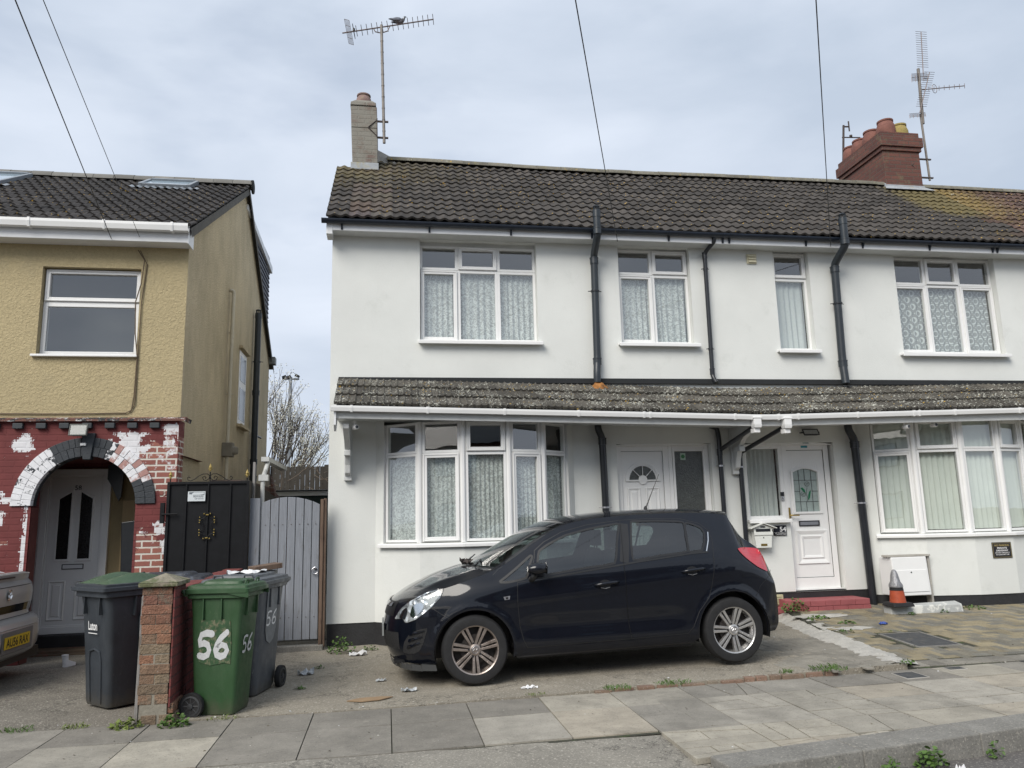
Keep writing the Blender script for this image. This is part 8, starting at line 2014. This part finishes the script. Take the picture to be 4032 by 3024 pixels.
def sp_pt(u, s):
    i = min(int(u), len(prof)-2); t = u-i; x, z = lerp(prof[i][0], prof[i+1][0], t), lerp(prof[i][1], prof[i+1][1], t)
    rear = 1 if i < 16 else max(0, 1-(i-16)/3)
    if i > 26: rear = -1
    a = abs(s); drop = (.22 if i < 8 else .17)*rear
    zz = z-(.05*a**4 if 13 < i < 27 else 0)
    return Vector((x-drop*a**4.5, s*wy(x, z), zz))
g = G(); us = [i+k/3 for i in range(len(prof)-1) for k in range(3)]+[len(prof)-1.001]; ss = [math.sin(math.pi/2*(2*j/28-1)) for j in range(29)]
g.add([sp_pt(u, s) for u in us for s in ss], [(i*29+j, i*29+j+1, (i+1)*29+j+1, (i+1)*29+j) for i in range(len(us)-1) for j in range(28)])
E_ = [sp_pt(u, 1) for u in us]
zs_ = [p.z for p in E_]
for s in (-1, 1):      # flanks
    q = [Vector((p.x, s*p.y, p.z)) for p in E_]; k = len(q); half = k//2
    rings = []
    low = [(-.55, .28), (-1.1, .28), (-3.0, .28), (-3.6, .28)]
    for i in range(0, half): 
        a, b = q[i], q[k-1-i]; rings.append([a.lerp(b, t)+Vector((0, s*.03*math.sin(math.pi*t), 0)) for t in [j/12 for j in range(13)]])
    g.add([p for r in rings for p in r], [(i*13+j, i*13+j+1, (i+1)*13+j+1, (i+1)*13+j) for i in range(len(rings)-1) for j in range(12)])
for i_, f_ in enumerate(g.f):
    c = sum((g.v[q] for q in f_), Vector())/len(f_)
    if c.z > 1.10 and (abs(c.y) > .58 and c.z < 1.355 and -3.0 < c.x < -.75 and abs(c.x+1.85) > .05 or abs(c.y) < .58 and (-1.2 < c.x < -.66 or -3.02 < c.x < -2.45) and c.z < 1.40): g.m[i_] = 1
sb_ = g.build('body', [M['silver'], M['obscure']], sc_, smooth=True, auto=50, world=False)
g = G(); g.box(-4.2, -.1, -.78, .78, .2, .3); g.build('underbody', M['trim'], sc_, world=False)
for x in (-.85, -3.5):
    for s in (-1, 1):
        g = G(); g.lathe([(.20, -.09), (.30, -.08), (.31, 0), (.30, .08), (.20, .09)], (x, s*.80, .31), 'y', 32); w = g.build('wheel', M['rubber'], sc_, smooth=True, auto=40, world=False); g = G(); g.lathe([(.0, s*.07), (.05, s*.085), (.2, s*.07), (.2, s*.03)], (x, s*.80, .31), 'y', 20); g.build('rim', M['rim_clean'], w, world=False, smooth=True, auto=40)
        g = G(); g.lathe([(.34, s*.09-s*.01), (.34, s*.085), (.0, s*.085)], (x, s*.80-s*.012, .33), 'y', 32); g.build('wheel_arch', M['trim'], sc_, world=False)
def on_rear(y, z, off=.004):     # point on the rear skin at height z
    best = min((abs(lerp(prof[i][1], prof[i+1][1], t)-z), i+t) for i in range(16) for t in (0, .25, .5, .75, .999)); 
    u = best[1]; w = wy(0, z); p = sp_pt(u, max(-1, min(1, y/w))); return Vector((p.x+off, y, z))
def rear_line(g, pts, r=.004):
    g.tube([on_rear(y, z, .001) for y, z in pts], r, 5)
g = G(); rear_line(g, [(y, .955+.0*abs(y)) for y in [-.74+.148*k for k in range(11)]], .004); rear_line(g, [(y, .655) for y in [-.80+.16*k for k in range(11)]], .006); rear_line(g, [(.70, .955), (.715, .85), (.70, .74), (.68, .66)], .004)
g.build('panel_gap', M['trim'], sb_, world=False)
g = G(); A_ = [on_rear(y, z, .003) for z in (.70, .775) for y in [-.62+.10*k for k in range(13)]]; g.add(A_, [(i, i+1, i+14, i+13) for i in range(12)]); g.build('boot_strip', pm('glossy_dark_chrome', (.12, .12, .13), .08, .05, metal=1), sc_, world=False)
c = on_rear(.0, .88, .004); g = G(); g.lathe([(.048, 0), (.052, .006), (.044, .008), (.042, .002), (0, .002)], c, 'x', 28); g.tube([c+Vector((.006, y, z)) for y, z in ((-.02, -.028), (-.012, .0), (-.024, .018), (-.004, .028), (.014, .022), (.006, .004), (.022, -.006), (.016, -.030))], .004, 5); g.build('badge', M['chrome'], sc_, world=False, smooth=True, auto=40)
g = G(); g.box(-.118, -.108, -.17, .14, 1.035, 1.05); g.M = Matrix.Translation((.0, 0, 0)); g.build('brake_light', pm('dark_lamp_strip', (.02, .015, .015), .3), sc_, world=False)
# number plate on a flat panel, recess shade put into its grey
pz, py = .445, .0
g = G(); g.add([(.012, -.30, .345), (.012, .34, .345), (.012, .34, .545), (.012, -.30, .545)], [(0, 1, 2, 3)]); g.build('plate_recess_shade', pm('shaded_grey_paint', (.16, .155, .15), .5, .1), sc_, world=False)
pl_ = G(); pl_.box(.016, .022, -.26, .26, .39, .50); pl_ = pl_.build('number_plate', pm('yellow_plate', (.62, .42, .015), .4, .08, 30), sc_, world=False)
g = G(); g.M = Matrix.Translation((.0235, 0, .402)) @ Matrix.Rotation(math.pi/2, 4, 'Z'); text_g(g, 'AU56 RAX', 0, 0, .083, 0, .46, bold=.016); g.build('plate_lettering', M['black_ink'], pl_, world=False)
g = G(); rear_line(g, [(y, .565) for y in [-.78+.156*k for k in range(11)]], .006); g.build('bumper_crease', M['silver'], sb_, world=False)
g = G(); A_ = [on_rear(y, z, .004) for z in (.262, .335) for y in [-.8+.1333*k for k in range(13)]]; g.add(A_, [(i, i+1, i+14, i+13) for i in range(12)]); g.build('bumper_valance', M['trim'], sc_, world=False)
g = G(); text_g(g, 'ECO', 0, 0, .018, 0, .08) if 0 else None

# ---------------------------------------------------------------- houses across the road: only their reflections show
random.seed(10)
for k in range(5):
    x0 = -22+k*9.2; nm = ['leftmost', 'second', 'middle', 'fourth', 'rightmost'][k]
    h = thing('opposite_house', (x0+4.6, -17, 0), 'brick house across the road behind the viewer, %s of that row, seen only as reflections' % nm, 'house', 'houses across the road')
    g = G(); g.box(x0+.2, x0+9.0, -26, -17, -.1, 5.2); g.build('wall', M['stucco'] if k == 1 else M['brick_far'], h)
    g = G(); g.prism([(-26.3, 5.1), (-16.6, 5.1), (-21.5, 8.2)], x0+.1, x0+9.1, 'x'); g.build('roof', M['slate_plastic'], h)
    for (wx, z0, z1) in ((1.5, 1.0, 2.4), (6.0, 1.0, 2.4), (1.5, 3.6, 4.8), (6.0, 3.6, 4.8)):
        g = G(); g.ring(x0+wx, x0+wx+1.8, z0, z1, .07, -16.99, -16.93); w = g.build('window', M['slate_plastic'], h); g = G(); g.box(x0+wx+.07, x0+wx+1.73, -16.98, -16.96, z0+.07, z1-.07); g.build('pane', M['skylight_glass'], w)
sheet('far_pavement', lambda x, y: .02, -80, 80, -16.9, -7.4, 4, 2, M['drive_left'])
